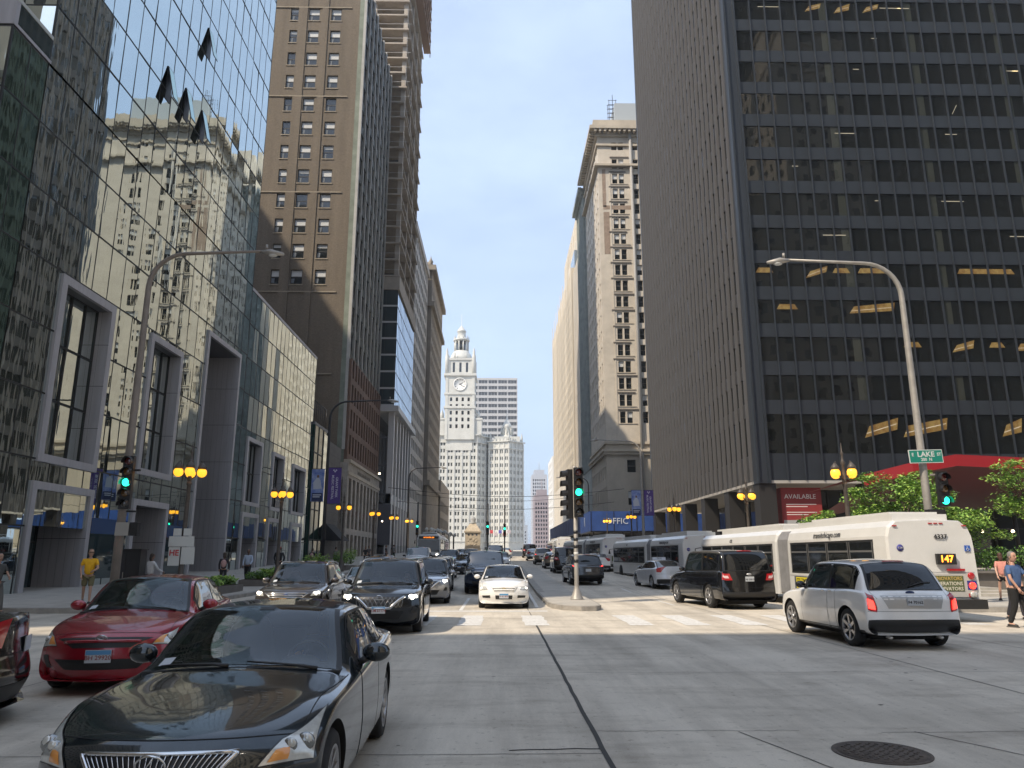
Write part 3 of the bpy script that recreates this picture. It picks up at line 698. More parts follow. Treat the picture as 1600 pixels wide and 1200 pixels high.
b.box(TX + .5, TX1 - .5, TY + .3, TY1 - .5, 8.1, TH, mat('interior_dark', (.012, .012, .011), .9))
b.box(TX, TX1, TY, TY1, 8.0, 8.25, mat('soffit', (.40, .38, .35), .7)); b.box(TX + .05, TX1, TY + .05, TY1, TH, TH + .4, steel)
fS = Face((TX, TY, 0), (1, 0, 0)); fWt = Face((TX, TY1, 0), (0, -1, 0))
for z0, z1 in zip([8.25] + [q[1] for q in wz], [q[0] for q in wz] + [TH]):
    fS.box(b, 1.1, TX1 - TX, z0, z1, -.3, -.04, steel); fWt.box(b, 0, TY1 - TY - 1.1, z0, z1, -.3, -.04, bronze)
b.box(TX - .02, TX + 1.1, TY - .04, TY + 1.1, 8.0, TH, mull); b.box(TX - .05, TX + .12, TY - .25, TY - .04, 8, TH, steel); b.box(TX + .9, TX + 1.1, TY - .25, TY - .04, 8, TH, steel)
b.box(TX - .03, TX + 1, TY1 - 1, TY1, 8, TH, steel)
b.build('wall', dt)
wn = Wins(dt, 'window', lambda mb, w, h, k: mb.quad((0, 0, 0), (w, 0, 0), (w, 0, h), (0, 0, h), towerglass), 100, 1, jit=.012)
us = [(1.1 + i * 1.59, 1.1 + (i + 1) * 1.59) for i in range(32)]
wn.add(fS, us, wz, .12)
usw = [(i * 1.59, (i + 1) * 1.59) for i in range(28)]
wn.add(fWt, usw, wz, .12); wn.done('window_rows')
b = MB()
for i in range(33): u = 1.1 + i * 1.59; fS.box(b, u - .035, u + .035, 8.25, TH, -.1, .14, mull)
for i in range(1, 29): u = i * 1.59; fWt.box(b, u - .05, u + .05, 8.25, TH, -.1, .24, mat('sunlit_mullion', (.12, .117, .117), .45, metal=.1))  # west fins get a lighter colour that carries the sun on them
b.build('mullions', dt)
# offices seen through the glass: lit ceilings and pale columns standing just behind the panes
lw = MB(); rnd = random.Random(3)
def lit(u0, u1, row, kind):
    z0, z1 = wz[row]; d = -.16
    if kind == 'warm':
        h_ = z1 - z0; a = .38 + rnd.random() * .1; c_ = .55 + rnd.random() * .12      # lit ceiling seen from below, a strip light along its edge
        lw.add([fS.p(u0, z0 + h_ * a, d), fS.p(u1, z0 + h_ * c_, d), fS.p(u1 + .2, z1 - h_ * .08, d), fS.p(u0 + .5, z0 + h_ * (a + .3), d)], [(0, 1, 2, 3)], ceil_l)
        lw.add([fS.p(u0 + .2, z0 + h_ * (a + .1), d + .004), fS.p(u1, z0 + h_ * (c_ + .14), d + .004), fS.p(u1, z0 + h_ * (c_ + .16), d + .004), fS.p(u0 + .2, z0 + h_ * (a + .12), d + .004)], [(0, 1, 2, 3)], tube_l)
    elif kind == 'flat': lw.add([fS.p(u0, z1 - .9, d), fS.p(u1, z1 - .9, d), fS.p(u1 - .3, z1 - .4, d), fS.p(u0 + .3, z1 - .4, d)], [(0, 1, 2, 3)], ceil_l)
    elif kind == 'tube': lw.add([fS.p(u0, z1 - .7, d), fS.p(u1, z1 - .7, d), fS.p(u1, z1 - .64, d), fS.p(u0, z1 - .64, d)], [(0, 1, 2, 3)], tube_l)
    elif kind == 'slant': lw.add([fS.p(u0, z0 + .3, d), fS.p(u0 + .05, z0 + .3, d), fS.p(u0 + .6, z0 + 1.3, d), fS.p(u0 + .55, z0 + 1.3, d)], [(0, 1, 2, 3)], tube_l)
    elif kind == 'col': lw.add([fS.p(u0, z0, d - .005), fS.p(u0 + .75, z0, d - .005), fS.p(u0 + .75, z1, d - .005), fS.p(u0, z1, d - .005)], [(0, 1, 2, 3)], pale_in)
for u0, u1, r, k in ((10, 13, 0, 'warm'), (13.5, 17.5, 0, 'warm'), (22.5, 24.3, 0, 'warm'), (30, 32, 0, 'flat'), (1.3, 3, 4, 'flat'), (6, 8, 4, 'warm'), (3, 5, 3, 'flat'), (14.5, 16.2, 2, 'flat'), (19, 21, 2, 'warm'), (22.5, 24, 2, 'flat'), (25, 31, 2, 'warm'), (30.5, 32.5, 2, 'warm'), (9.8, 14, 3, 'warm'), (8.6, 10.3, 4, 'flat'), (20.5, 26, 4, 'flat'), (11, 14, 4, 'flat')): lit(u0, u1, r, k)
for r in range(5, 14):
    for _ in range(3): u = rnd.uniform(2, 40); lit(u, u + rnd.choice((.6, 1.2, 2.2)), r, rnd.choice(('tube', 'slant', 'tube', 'tube')))
for u in (8.5, 11.5, 14.5): lit(u, u + 1.6, 12, 'warm')
for r in range(1, 15):
    for u in (9.9, 18.8, 27.8, 36.6):
        if rnd.random() < .85: lit(u + rnd.uniform(-.1, .1), 0, r, 'col')
lw.build('office_interior_lights', dt)
# ground floor: columns, recessed lobby, red notices
lob = mat('lobby_stone', (.030, .028, .027), .45)
for i in range(6):
    y = TY + .15 + i * 8.9; b = MB()
    b.box(TX + .1, TX + 1.6, y, y + 1.5, 0, 8.0, lob); b.build('column', dt)
for i in range(1, 6): x = TX + .1 + i * 9.2; b = MB(); b.box(x, x + 1.6, TY + .15, TY + 1.5, 0, 8, lob); b.build('column', dt)
b = MB(); b.box(TX + 7, TX1, TY + 7, TY1 - 3, 0, 8.0, mat('lobby_glass', (.03, .032, .03), .05, spec=1))
for i in range(12): b.box(TX + 6.9, TX + 7, TY + 7.5 + i * 3.2, TY + 7.65 + i * 3.2, 0, 8, dkframe)
for i in range(14): b.box(TX + 9 + i * 3.2, TX + 9.15 + i * 3.2, TY + 6.85, TY + 7, 0, 8, dkframe)
b.build('lobby_wall', dt)
for n_, (x0, x1_, y0, sz) in enumerate(((TX + 2.4, TX + 5.9, TY + 1.0, .62),)):
    b = MB(); red = mat('notice_red', (.27, .035, .035), .55); gy = mat('notice_grey', (.38, .38, .38), .6)
    b.box(x0, x1_, y0, y0 + .1, 4.4, 7.7, red); b.box(x0, x1_, y0 - .004, y0, 4.4, 4.85, gy)
    b.box(x0 - .1, x0, y0 + .02, y0 + 3.4, 4.4, 7.7, red)
    s_ = b.build('notice_board'); tag(s_, 'red available notice hanging under the dark tower beside its corner column', 'sign')
    wht = mat('white_letters', (.75, .73, .7), .6)
    text('AVAILABLE', .58, fmat((4.0 + TX, y0 - .012, 6.9), (1, 0, 0)), wht, s_, 'lettering')
    for i, z in enumerate((6.2, 6.0, 5.5, 5.3)): lb = MB(); lb.box(x0 + .3, x1_ - (.5 if i % 2 == 0 else 1.3), y0 - .012, y0 - .004, z, z + .06, wht); lb.build('small_print', s_)
# ------------------------------------------------------------------ beige corner building with cornices
bb = empty('beige_corner_building', (0, 0, 0), 0, 'weathered beige stone building with corner cornice and brick patches beyond the dark tower', 'building')
BX, B0, B1, BHt = 22., 151.2, 176., 97.
fS = Face((BX, B0, 0), (1, 0, 0)); fW = Face((BX, B1, 0), (0, -1, 0)); b = MB()
us = [(3.1, 4.25), (4.6, 5.75), (7.9, 9.0), (11., 12.1), (16, 17.2)]; pit = 3.62
zs = [(28.6 + pit * k, 31. + pit * k) for k in range(17)] + [(91.2, 93.1)]
zs_lo = [(5, 8.5), (12.6, 15.6), (17.2, 19.8)]
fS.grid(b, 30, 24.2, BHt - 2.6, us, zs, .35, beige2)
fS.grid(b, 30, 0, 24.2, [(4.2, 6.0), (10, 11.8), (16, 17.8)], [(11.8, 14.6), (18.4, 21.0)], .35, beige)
usw = [(1.5 + 2.9 * i, 2.8 + 2.9 * i) for i in range(8)]
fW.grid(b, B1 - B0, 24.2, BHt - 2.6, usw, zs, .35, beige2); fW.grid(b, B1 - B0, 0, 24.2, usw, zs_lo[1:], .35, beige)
for z, o, h in ((22.6, .8, .5), (22.0, .5, .6), (24.2, .4, .5), (86.9, .9, .5), (BHt - 4.9, .4, .5)): b.box(BX - o, BX + 30, B0 - o, B1 + .2, z, z + h, beige)
b.box(BX - .5, BX + 30, B0 - .5, B1, BHt - 2.6, BHt - 1.4, beige); b.box(BX - 1.9, BX + 30, B0 - 1.9, B1 + .3, BHt - 1.4, BHt - .6, beige); b.box(BX - 1.0, BX + 30, B0 - 1.0, B1, BHt - .6, BHt + 1.2, beige)
for i in range(24): b.box(BX - .9 + i * 1.1, BX - .4 + i * 1.1, B0 - 1.7, B0 - .5, BHt - 2.0, BHt - 1.4, beige)
for i in range(20): b.box(BX - 1.7, BX - .5, B0 + i * 1.2, B0 + .5 + i * 1.2, BHt - 2.0, BHt - 1.4, beige)
bpatch = mat('exposed_brick', (.33, .25, .19), .9, nv=.3, ns=2)
for z0, z1, u0, u1 in ((66, 76, .9, 2.2), (77.2, 86.4, .8, 1.6), (76.6, 77.6, .9, 7.5)): fS.box(b, u0, u1, z0, z1, 0, .012, bpatch)
for k in range(17):   # stumps of removed string courses, worn unevenly
    z = 31.3 + pit * k; a = 2.5 + random.uniform(-.5, .3)
    fS.box(b, a, 6.9 + random.uniform(-1.2, .6), z, z + .28, 0, .16, mat('worn_ledge', (.13, .115, .10), .9)); fS.box(b, 2.6, 6.6, z - 2.9, z - 2.72, 0, .12, beige)
for u in (2.4, 7.2): fS.box(b, u, u + .25, 24.7, 86.8, 0, .1, beige2)
b.box(BX + .45, BX + 30, B0 + .45, B1 - .4, 0, BHt - .2, dkglass); b.box(BX + 29.6, BX + 30, B0 + .4, B1, 0, BHt, beige); b.box(BX, BX + 30, B1 - .4, B1, 0, BHt, beige)
b.box(BX + 4.5, BX + 20, B0 + 2, B1 - 4, BHt + 1.2, BHt + 7.5, mat('roof_plant', (.40, .44, .46), .6)); b.build('wall', bb)
def w_pair(mb, w, h, k):
    w_plain(mb, w, h, k, dkglass, mat('wood_frame', (.16, .14, .12), .7), .08, 0, 1)
    if k % 3 == 0: mb.quad((.08, 0, h * .5), (w - .08, 0, h * .5), (w - .08, 0, h - .08), (.08, 0, h - .08), blindm)
wn = Wins(bb, 'window', w_pair, 60, 4); wn.add(fS, us, zs, .3); wn.add(fW, usw, zs, .3); wn.add(fW, usw, zs_lo[1:], .3); wn.add(fS, [(4.2, 6.0), (10, 11.8), (16, 17.8)], [(11.8, 14.6), (18.4, 21.0)], .3); wn.done()
b = MB(); 
for z in range(0, 8): 
    z = BHt + 1.2 + z * 1.1
    b.tube([(BX + 3.2, B0 + 3, z), (BX + 5.2, B0 + 3, z)], .06, black, 4); b.tube([(BX + 3.2, B0 + 5, z), (BX + 5.2, B0 + 5, z)], .06, black, 4)
for x in (3.4, 5.0): 
    for y in (3, 5): b.tube([(BX + x, B0 + y, BHt + 1), (BX + x, B0 + y, BHt + 9)], .07, black, 4)
b.tube([(BX + 4.4, B0 + 4, BHt + 1), (BX + 4.4, B0 + 4, BHt + 11)], .08, black, 4); b.build('roof_ladder_mast', bb)
b = MB(); b.tube([(29.3, B0 - .5, 1), (29.3, B0 - .5, BHt - 1)], .32, mat('grey_pipe', (.34, .33, .31), .6), 8); b.build('refuse_chute', bb)
# grey-green building
ggm = mat('grey_green_stone', (.30, .335, .32), .7, nv=.25, ns=.6)
def roofgg(b):
    b.box(21.0, 48, 176.2, 192, 93.4, 95, ggm); b.box(20.2, 21.1, 176.2, 192, 94.0, 95.2, ggm)
    for i in range(6): y = 177 + i * 2.8; b.box(21.4, 22, y, y + .5, 22, 93.4, ggm)
block('grey_green_building', 'narrow grey green stone building next to the beige corner building', 22, 48, 176.2, 192, 95, ggm, None,
      ([(1 + 2.8 * i, 2.9 + 2.8 * i) for i in range(5)], [(24 + 3.6 * k, 26.6 + 3.6 * k) for k in range(19)]), 'W', 24, .5, roof=roofgg)
# tall ribbed beige tower
streak = mat('weathered_shaded_beige', (.62, .56, .46), .85, nv=.38, ns=1.1, stretch=(1, 1, .02))  # vertical streaks put weathering and the shading between ribs into the colour
def rooft(b):
    for i in range(34): y = 213.5 + i * 2.45; b.box(21.87, 22.02, y, y + .95, 26, [88, 94, 88, 84][i % 4] if i > 3 else 88, streak)
    b.box(24, 48, 214, 290, 88, 99, streak); b.box(26.5, 46, 222, 286, 99, 117, streak); b.box(28, 44, 236, 280, 117, 120, streak)
    b.box(23.0, 27, 214, 226, 88, 94, mat('roof_glass', (.35, .42, .48), .1, metal=.5))
    for i in range(10): b.box(26.2, 26.5, 224 + i * 6, 225.2 + i * 6, 99, 114, streak)
block('ribbed_beige_tower', 'tall ribbed beige tower with setbacks farther up the right side', 22, 48, 213.5, 298, 88, streak,
      ([(1.8 + 4 * i, 3.6 + 4 * i) for i in range(6)], [(24 + 4.0 * k, 26.3 + 4.0 * k) for k in range(15)]),
      ([(1.2 + 2.45 * i, 2.5 + 2.45 * i) for i in range(33)], [(26 + 3.6 * k, 28.4 + 3.6 * k) for k in range(16)]), 'W', 60, .4, roof=rooft)
block('setback_beige_tower', 'slender beige tower with stepped top between the ribbed tower and grey green building', 27, 48, 193, 213, 112, streak,
      ([(1.5 + 3.2 * i, 2.7 + 3.2 * i) for i in range(6)], [(30 + 3.8 * k, 32 + 3.8 * k) for k in range(20)]),
      ([(1.5 + 3.2 * i, 2.7 + 3.2 * i) for i in range(5)], [(30 + 3.8 * k, 32 + 3.8 * k) for k in range(20)]), 'W', 40, .35, roof=lambda b: (b.box(28.5, 46, 195, 211, 112, 115.5, streak), b.box(22.2, 27, 193, 213, 0, 85, beige)))
block('white_striped_tower', 'thin white tower with regular windows at the right end of the avenue', 22.5, 40, 312, 340, 43, mat('white_stripe_wall', (.72, .72, .70), .6),
      ([(1 + 2.2 * i, 2.1 + 2.2 * i) for i in range(7)], [(6 + 3 * k, 8 + 3 * k) for k in range(12)]), ([(1 + 2.8 * i, 2.3 + 2.8 * i) for i in range(9)], [(6 + 3 * k, 8 + 3 * k) for k in range(12)]), 'W', 20, .3)
# blue builders' hoarding
hb = empty('blue_hoarding', (0, 0, 0), 0, 'blue construction hoarding above a covered walkway at the beige building', 'hoarding')
blue = mat('hoarding_blue', (.022, .065, .24), .6, nv=.25, ns=.8); b = MB()
def hp(x0, x1, y0, y1, z0, z1): b.box(x0, x1, y0, y1, z0, z1, blue)
hp(13.9, 14.0, 128, 205, 5.75, 8.8); hp(14.0, 40, 128, 128.1, 5.75, 8.8); hp(13.6, 13.7, 112.2, 126, 5.4, 8.3); hp(13.7, 24, 112.1, 112.2, 5.4, 8.3)
for i in range(20): b.box(13.86, 13.9, 128 + i * 3.8, 128.1 + i * 3.8, 5.75, 8.8, black)
for i in range(7): b.box(14 + i * 3.7, 14.1 + i * 3.7, 127.95, 128, 5.75, 8.8, black)
for i in range(4): b.box(13.7 + i * 3.4, 13.8 + i * 3.4, 112.05, 112.1, 5.4, 8.3, black)
b.box(13.6, 24, 112.2, 126, 5.2, 5.4, black); b.box(13.9, 40, 128, 205, 5.5, 5.75, black); b.build('blue_panels', hb)
b = MB()
for i in range(20): b.box(14.1, 14.3, 128.5 + i * 3.8, 128.7 + i * 3.8, 1.5, 5.5, black)
for i in range(5): b.box(14 + i * 2.2, 14.2 + i * 2.2, 112.4, 112.6, 1.3, 5.2, black)
b.build('walkway_posts', hb)
text('OFFIC', 1.25, fmat((17.6, 112.0, 6.8), (1, 0, 0)), mat('pale_letters', (.5, .55, .62), .6), hb, 'hoarding_lettering')
text('R', 2.0, fmat((13.55, 119, 6.9), (0, -1, 0)), mat('pale_letters'), hb, 'hoarding_letter')
# red canopy on the plaza
cnp = empty('red_canopy', (0, 0, 0), 0, 'broad red canopy roof over the plaza in front of the dark tower', 'canopy')
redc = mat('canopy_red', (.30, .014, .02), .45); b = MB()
pts = [(23.2, 47, 6.8), (26, 46.2, 7.5), (28.7, 46, 7.98), (34, 46, 7.75), (44, 46, 7.5)]
for (a, c) in zip(pts, pts[1:]):
    b.quad((a[0], a[1], a[2] - .72), (c[0], c[1], c[2] - .72), c, a, redc)
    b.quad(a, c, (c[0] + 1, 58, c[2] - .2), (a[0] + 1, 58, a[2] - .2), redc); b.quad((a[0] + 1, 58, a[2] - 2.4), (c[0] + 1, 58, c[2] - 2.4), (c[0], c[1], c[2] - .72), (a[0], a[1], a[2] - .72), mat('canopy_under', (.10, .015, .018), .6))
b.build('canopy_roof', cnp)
for x, y in ((28, 52), (36, 52), (43, 52)): b = MB(); b.tube([(x, y, 0), (x, y, 6.6)], .14, black, 8); b.build('canopy_post', cnp)
b = MB()
for x in (27, 29, 31, 33, 35): b.ball((x, 48, 3.3), .10, mat('plaza_bulb', (1, .85, .6), .5, emit=(1, .8, .5), es=5), 8)
b.tube([(26, 48, 3.45), (36, 48, 3.45)], .02, black, 4); b.build('string_lights', cnp)
pw = MB(); lowc = mat('planter_stone', (.16, .145, .13), .8, nv=.2, ns=2)
pw.box(21.5, 60, 36.5, 37.2, .1, .95, lowc); pw.box(21.5, 22.2, 37.2, 52, .1, .95, lowc); pw.box(21.3, 60, 36.3, 37.4, .95, 1.05, lowc)
tag(pw.build('planter_wall'), 'low dark stone planter wall under the plaza trees', 'planter')
for k in range(3):
    st = MB()
    st.box(19.4 + k * .5, 21.2, 31 + k * .6, 36.2, .15 + k * .1, .25 + k * .1, walk); tag(st.build('plaza_step'), ['lowest', 'middle', 'uppermost'][k] + ' of the pale stone plaza steps behind the bus', 'step', 'plaza steps')

# ------------------------------------------------------------------ white clock tower building
wb = empty('white_clock_tower', (0, 0, 0), 0, 'white terracotta clock tower building at the end of the avenue', 'building')
wt = white_terra; WY = 420.
b = MB()
def wface(o, U, W, z1, us, zs, mm=wt, dep=.5): Face(o, U).grid(b, W, 3, z1, us, zs, dep, mm)
wl = []
def mass(poly, z1, nb, rows, z0=12, pit=3.9, quota=None):
    for (p, q), n in zip(zip(poly, poly[1:]), nb):
        d = V((q[0] - p[0], q[1] - p[1], 0)); W = d.length; U = d.normalized()
        us = []
        for i in range(n):      # windows in pairs
            c = W * (i + .5) / n; a = W / n; us += [(c - a * .30, c - a * .06), (c + a * .06, c + a * .30)]
        zz = [(z0 + pit * k, z0 + pit * k + 2.1) for k in range(rows)]
        f = Face((p[0], p[1], 0), U); f.grid(b, W, 3, z1, us, zz, .5, wt); wl.append((f, us, zz))
        for z, o in ((9.5, .5), (z1 - 4.6, .6), (z1 - .6, 1.1), (z0 + pit * 4 - .9, .3)): f.box(b, -o, W + o, z, z + .6, 0, o, wt)
        n2 = int(W / 2.2)
        for i in range(n2): f.box(b, i * 2.2 + .5, i * 2.2 + 1.7, z1, z1 + 1.5, -.3, .1, wt)
        for i in range(n * 1 + 1): f.box(b, W * i / n - .45, W * i / n + .45, 9, z1 - 1, 0, .35, wt)
mass([(-34, 418), (-12.5, 418), (-5.6, 428)], 69, [5, 3], 14)
mass([(-5.6, 424), (5.5, 420), (13.8, 428)], 66, [4, 4], 13)
b.prism([(-36, 418.7), (-13, 418.7), (-6, 429), (-6, 470), (-36, 470)], 3, 68.5, dkglass); b.prism([(-5, 424.6), (5, 421), (13, 428.6), (13, 470), (-5, 470)], 3, 65.5, dkglass)
b.prism([(-36, 419), (-13, 419), (-6, 429.5), (-6, 470), (-36, 470)], 68.5, 68.9, wt); b.prism([(-5, 425), (5, 421.6), (13, 429), (13, 470), (-5, 470)], 65.5, 66.5, wt)
b.build('wall', wb)
wn = Wins(wb, 'window', lambda mb, w, h, k: w_plain(mb, w, h, k, mat('grey_window', (.06, .065, .06), .2), wt, .12), 40, 1)
for f, us, zz in wl: wn.add(f, us, zz, .3)
wn.done()
b = MB()
def octo(cx, cy, r, z0, z1, m, n=8, r2=None): b.lathe([(r, z0), (r2 or r, z1)], m, n, (cx, cy, 0))
tw = MB(); X0, X1, Y0, Y1 = -31, -14.2, 416.5, 433
def sq(m, x0, x1, y0, y1, z0, z1, nw, zs):
    for f, W in ((Face((x0, y0, 0), (1, 0, 0)), x1 - x0), (Face((x1, y0, 0), (0, 1, 0)), y1 - y0)):
        us = [(W * (i + 1) / (nw + 1) - .65, W * (i + 1) / (nw + 1) + .65) for i in range(nw)]
        f.grid(m, W, z0, z1, us, zs, .5, wt); f.box(m, .2, W - .2, z0, z1, -.8, -.51, dkglass)
        for u in (0, W - 1.6): f.box(m, u, u + 1.6, z0, z1, 0, .3, wt)
sq(tw, X0, X1, Y0, Y1, 66, 103, 4, [(72.5 + 3.9 * k, 74.7 + 3.9 * k) for k in range(5)])
tw.box(X0 + 1, X1 - 1, Y0 + 1, Y1 - 1, 60, 103, wt); tw.box(X0 - 1, X1 + 1, Y0 - 1, Y1 + 1, 103, 104.4, wt); tw.box(X0 - .6, X1 + .6, Y0 - .6, Y1 + .6, 92, 93, wt)
[(tw.box(a, c, Y0 + 1, Y1, 69, 78, wt), tw.box(a - .4, c + .4, Y0 + .6, Y1, 77.5, 78.5, wt), tw.lathe([(1.1, 78), (1.1, 81), (.3, 83), (0, 85)], wt, 8, ((a + c) / 2, Y0 + 2.5, 0))) for a, c in ((X0 - 3.4, X0 - .1), (X1 + .1, X1 + 4.2))]; tw.box(X0 - .7, X1 + .7, Y0 - .7, Y1, 84, 85.2, wt)
sq(tw, X0 + .8, X1 - .8, Y0 + .8, Y1 - .8, 104.4, 113, 3, [(105.4, 111.2)]); tw.box(X0 + 1.7, X1 - 1.7, Y0 + 1.7, Y1 - 1.7, 104, 113.2, wt); tw.box(X0 + .2, X1 - .2, Y0 + .2, Y1 - .2, 112.6, 113.8, wt)
mx_, my_ = (X0 + X1) / 2, (Y0 + Y1) / 2
for x in (X0 + .6, X1 - .6):
    for y in (Y0 + .6, Y1 - .6): tw.lathe([(1.1, 103), (1.1, 115), (.6, 116.5), (.8, 117.3), (0, 120.5)], wt, 8, (x, y, 0))
for x in (X0 + 5, X1 - 5): tw.lathe([(.5, 113), (.5, 116), (0, 118.6)], wt, 6, (x, Y0 + .8, 0))
tw.lathe([(7.0, 113.5), (6.6, 115.5), (5.6, 118), (4.8, 118.6), (4.6, 119.5)], wt, 12, (mx_, my_, 0))
for i in range(10):
    a = i * math.pi / 5; tw.tube([(mx_ + 4.0 * math.cos(a), my_ + 4.0 * math.sin(a), 119), (mx_ + 4.0 * math.cos(a), my_ + 4.0 * math.sin(a), 126.2)], .42, wt, 6)
    tw.lathe([(.35, 126.8), (.3, 128.2), (0, 129.6)], wt, 5, (mx_ + 4.3 * math.cos(a), my_ + 4.3 * math.sin(a), 0))
tw.lathe([(2.6, 118), (2.6, 126.4)], dkglass, 10, (mx_, my_, 0)); tw.lathe([(4.9, 126.0), (4.9, 126.9), (3.4, 127.4), (2.6, 128.5), (2.4, 131.5), (3.0, 131.9), (2.4, 132.8), (1.2, 134.6), (.5, 135.4), (.16, 136), (.1, 143)], wt, 12, (mx_, my_, 0))
tw.build('clock_tower', wb)
for o, U in (((mx_, Y0 - .32, 98), (1, 0, 0)), ((X1 + .32, my_, 98), (0, 1, 0))):
    c = MB(); M_ = fmat(o, U); c.T = M_
    c.lathe([(3.9, 0), (3.9, .1), (3.4, .15), (3.4, .08), (0, .08)], mat('clock_white', (.75, .75, .72), .5), 32)
    cf = c.build('clock_face', wb)
    h_ = MB(); h_.T = M_
    for k in range(12):
        a = k * math.pi / 6; h_.T = M_ @ Matrix.Rotation(a, 4, 'Z'); h_.box(-.14, .14, 2.5, 3.2, .085, .12, black)
    for a, l in ((-62, 1.9), (-128, 2.7)): h_.T = M_ @ Matrix.Rotation(R(a), 4, 'Z'); h_.box(-.16, .16, -.5, l, .13, .18, black)
    h_.build('clock_hands', cf)
b = MB(); b.lathe([(3.6, 66), (3.6, 70), (2.6, 71), (2.6, 75), (3.0, 75.4), (2.4, 77.2), (1.7, 78.6), (.8, 80), (.3, 82), (.1, 87)], wt, 8, (4.6, 432, 0))
for i in range(8): a = i * math.pi / 4; b.lathe([(.5, 71), (.4, 74), (0, 76.5)], wt, 6, (4.6 + 3.3 * math.cos(a), 432 + 3.3 * math.sin(a), 0))
b.box(-3, 12, 424, 440, 66, 69, wt)
for x, y in ((-5, 425), (5.4, 421.5), (13.2, 429), (-12.6, 419)): b.lathe([(.6, 65), (.6, 69), (0, 72)], wt, 6, (x, y, 0))
b.build('cupola', wb)
# grey office slab behind
go = empty('grey_office_slab', (0, 0, 0), 0, 'grey modern office slab with wide dark windows behind the clock tower', 'building')
gm = mat('pale_grey_concrete', (.46, .46, .46), .7); f = Face((-42, 600, 0), (1, 0, 0)); b = MB()
us = [(.5 + 8.1 * i, 7.9 + 8.1 * i) for i in range(7)]; zs = [(20 + 5.05 * k, 23.0 + 5.05 * k) for k in range(25)]
f.grid(b, 57, 4, 146, us, zs, .8, gm); f.box(b, .2, 56.8, 4, 145.5, -1.4, -.81, mat('smoke_window', (.07, .075, .08), .2)); b.box(-42, 15, 601.5, 640, 4, 146, gm)
b.build('wall', go); wn = Wins(go, 'window', lambda mb, w, h, k: w_plain(mb, w, h, k, mat('smoke_window'), gm, .2, 2), 30, 1); wn.add(f, us, zs, .6); wn.done()
# bridge house
bh = empty('stone_bridge_house', (0, 0, 0), 0, 'small carved limestone bridge house in front of the white clock tower', 'bridge house')
lime = mat('limestone', (.50, .42, .31), .8, nv=.2, ns=1.2); b = MB(); cx, cy = -9.4, 275
b.box(cx - 2.7, cx + 2.7, cy - 2.7, cy + 2.7, 3, 10, lime); b.box(cx - 2.9, cx + 2.9, cy - 2.9, cy + 2.9, 3, 4.6, lime); b.box(cx - 3.1, cx + 3.1, cy - 3.1, cy + 3.1, 10, 10.5, lime)
for i in range(3): b.box(cx - 1.7 + i * 1.4, cx - 1.1 + i * 1.4, cy - 2.72, cy - 2.69, 8.9, 9.5, dkglass)
b.add([(cx + a, cy + c, 10.5) for a, c in ((-3.0, -3.0), (3.0, -3.0), (3.0, 3.0), (-3.0, 3.0))] + [(cx + a, cy + c, 13.2) for a, c in ((-1.1, -1.1), (1.1, -1.1), (1.1, 1.1), (-1.1, 1.1))], [(0, 1, 5, 4), (1, 2, 6, 5), (2, 3, 7, 6), (3, 0, 4, 7), (4, 5, 6, 7)], lime)
b.lathe([(1.3, 13.1), (1.3, 13.6), (.9, 14), (1.1, 14.8), (.7, 15.5), (0, 15.9)], mat('grey_dome', (.35, .35, .34), .6), 10, (cx, cy, 0)); b.build('wall', bh)
b = MB(); rn = random.Random(5)
for i in range(26): x, z = rn.uniform(-1.5, 1.5), rn.uniform(5, 8.2); b.ball((cx + x, cy - 2.7, z), rn.uniform(.22, .5), lime, 8, (1, .4, rn.uniform(.8, 1.7)))
b.build('carved_relief', bh)
# far towers; the distance haze is put into their wall colours
for i, (nm_, lb, x0, x1, y0, H, c) in enumerate((('distant_tower', 'pale hazy tower far beyond the right end of the avenue', 40, 58, 900, 98, (.42, .44, .48)), ('distant_rose_tower', 'rose grey tower standing before the pale hazy tower', 36, 52, 760, 62, (.30, .25, .26)), ('distant_low_tower', 'small grey blue tower in the gap at the end of the avenue', 31, 38, 1000, 42, (.36, .40, .45)), ('distant_tower', 'slim pale blue tower behind the small grey blue tower', 28, 33, 1200, 55, (.45, .48, .53)))):
    m = mat('hazed_wall_%d' % i, c, .8)
    block(nm_, lb, x0, x1, y0, y0 + 40, H, m, ([(1 + 2.6 * k, 2.4 + 2.6 * k) for k in range(int((x1 - x0 - 1) / 2.6))], [(6 + 4.2 * k, 8.4 + 4.2 * k) for k in range(int((H - 9) / 4.2))]), None, 'W', 12, .3,
          roof=lambda b, x0=x0, x1=x1, y0=y0, H=H, m=m: (b.box(x0 + 3, x1 - 3, y0 + 3, y0 + 30, H, H + 6, m), b.tube([((x0 + x1) / 2, y0 + 8, H + 6), ((x0 + x1) / 2, y0 + 8, H + 16)], .4, m, 5)))
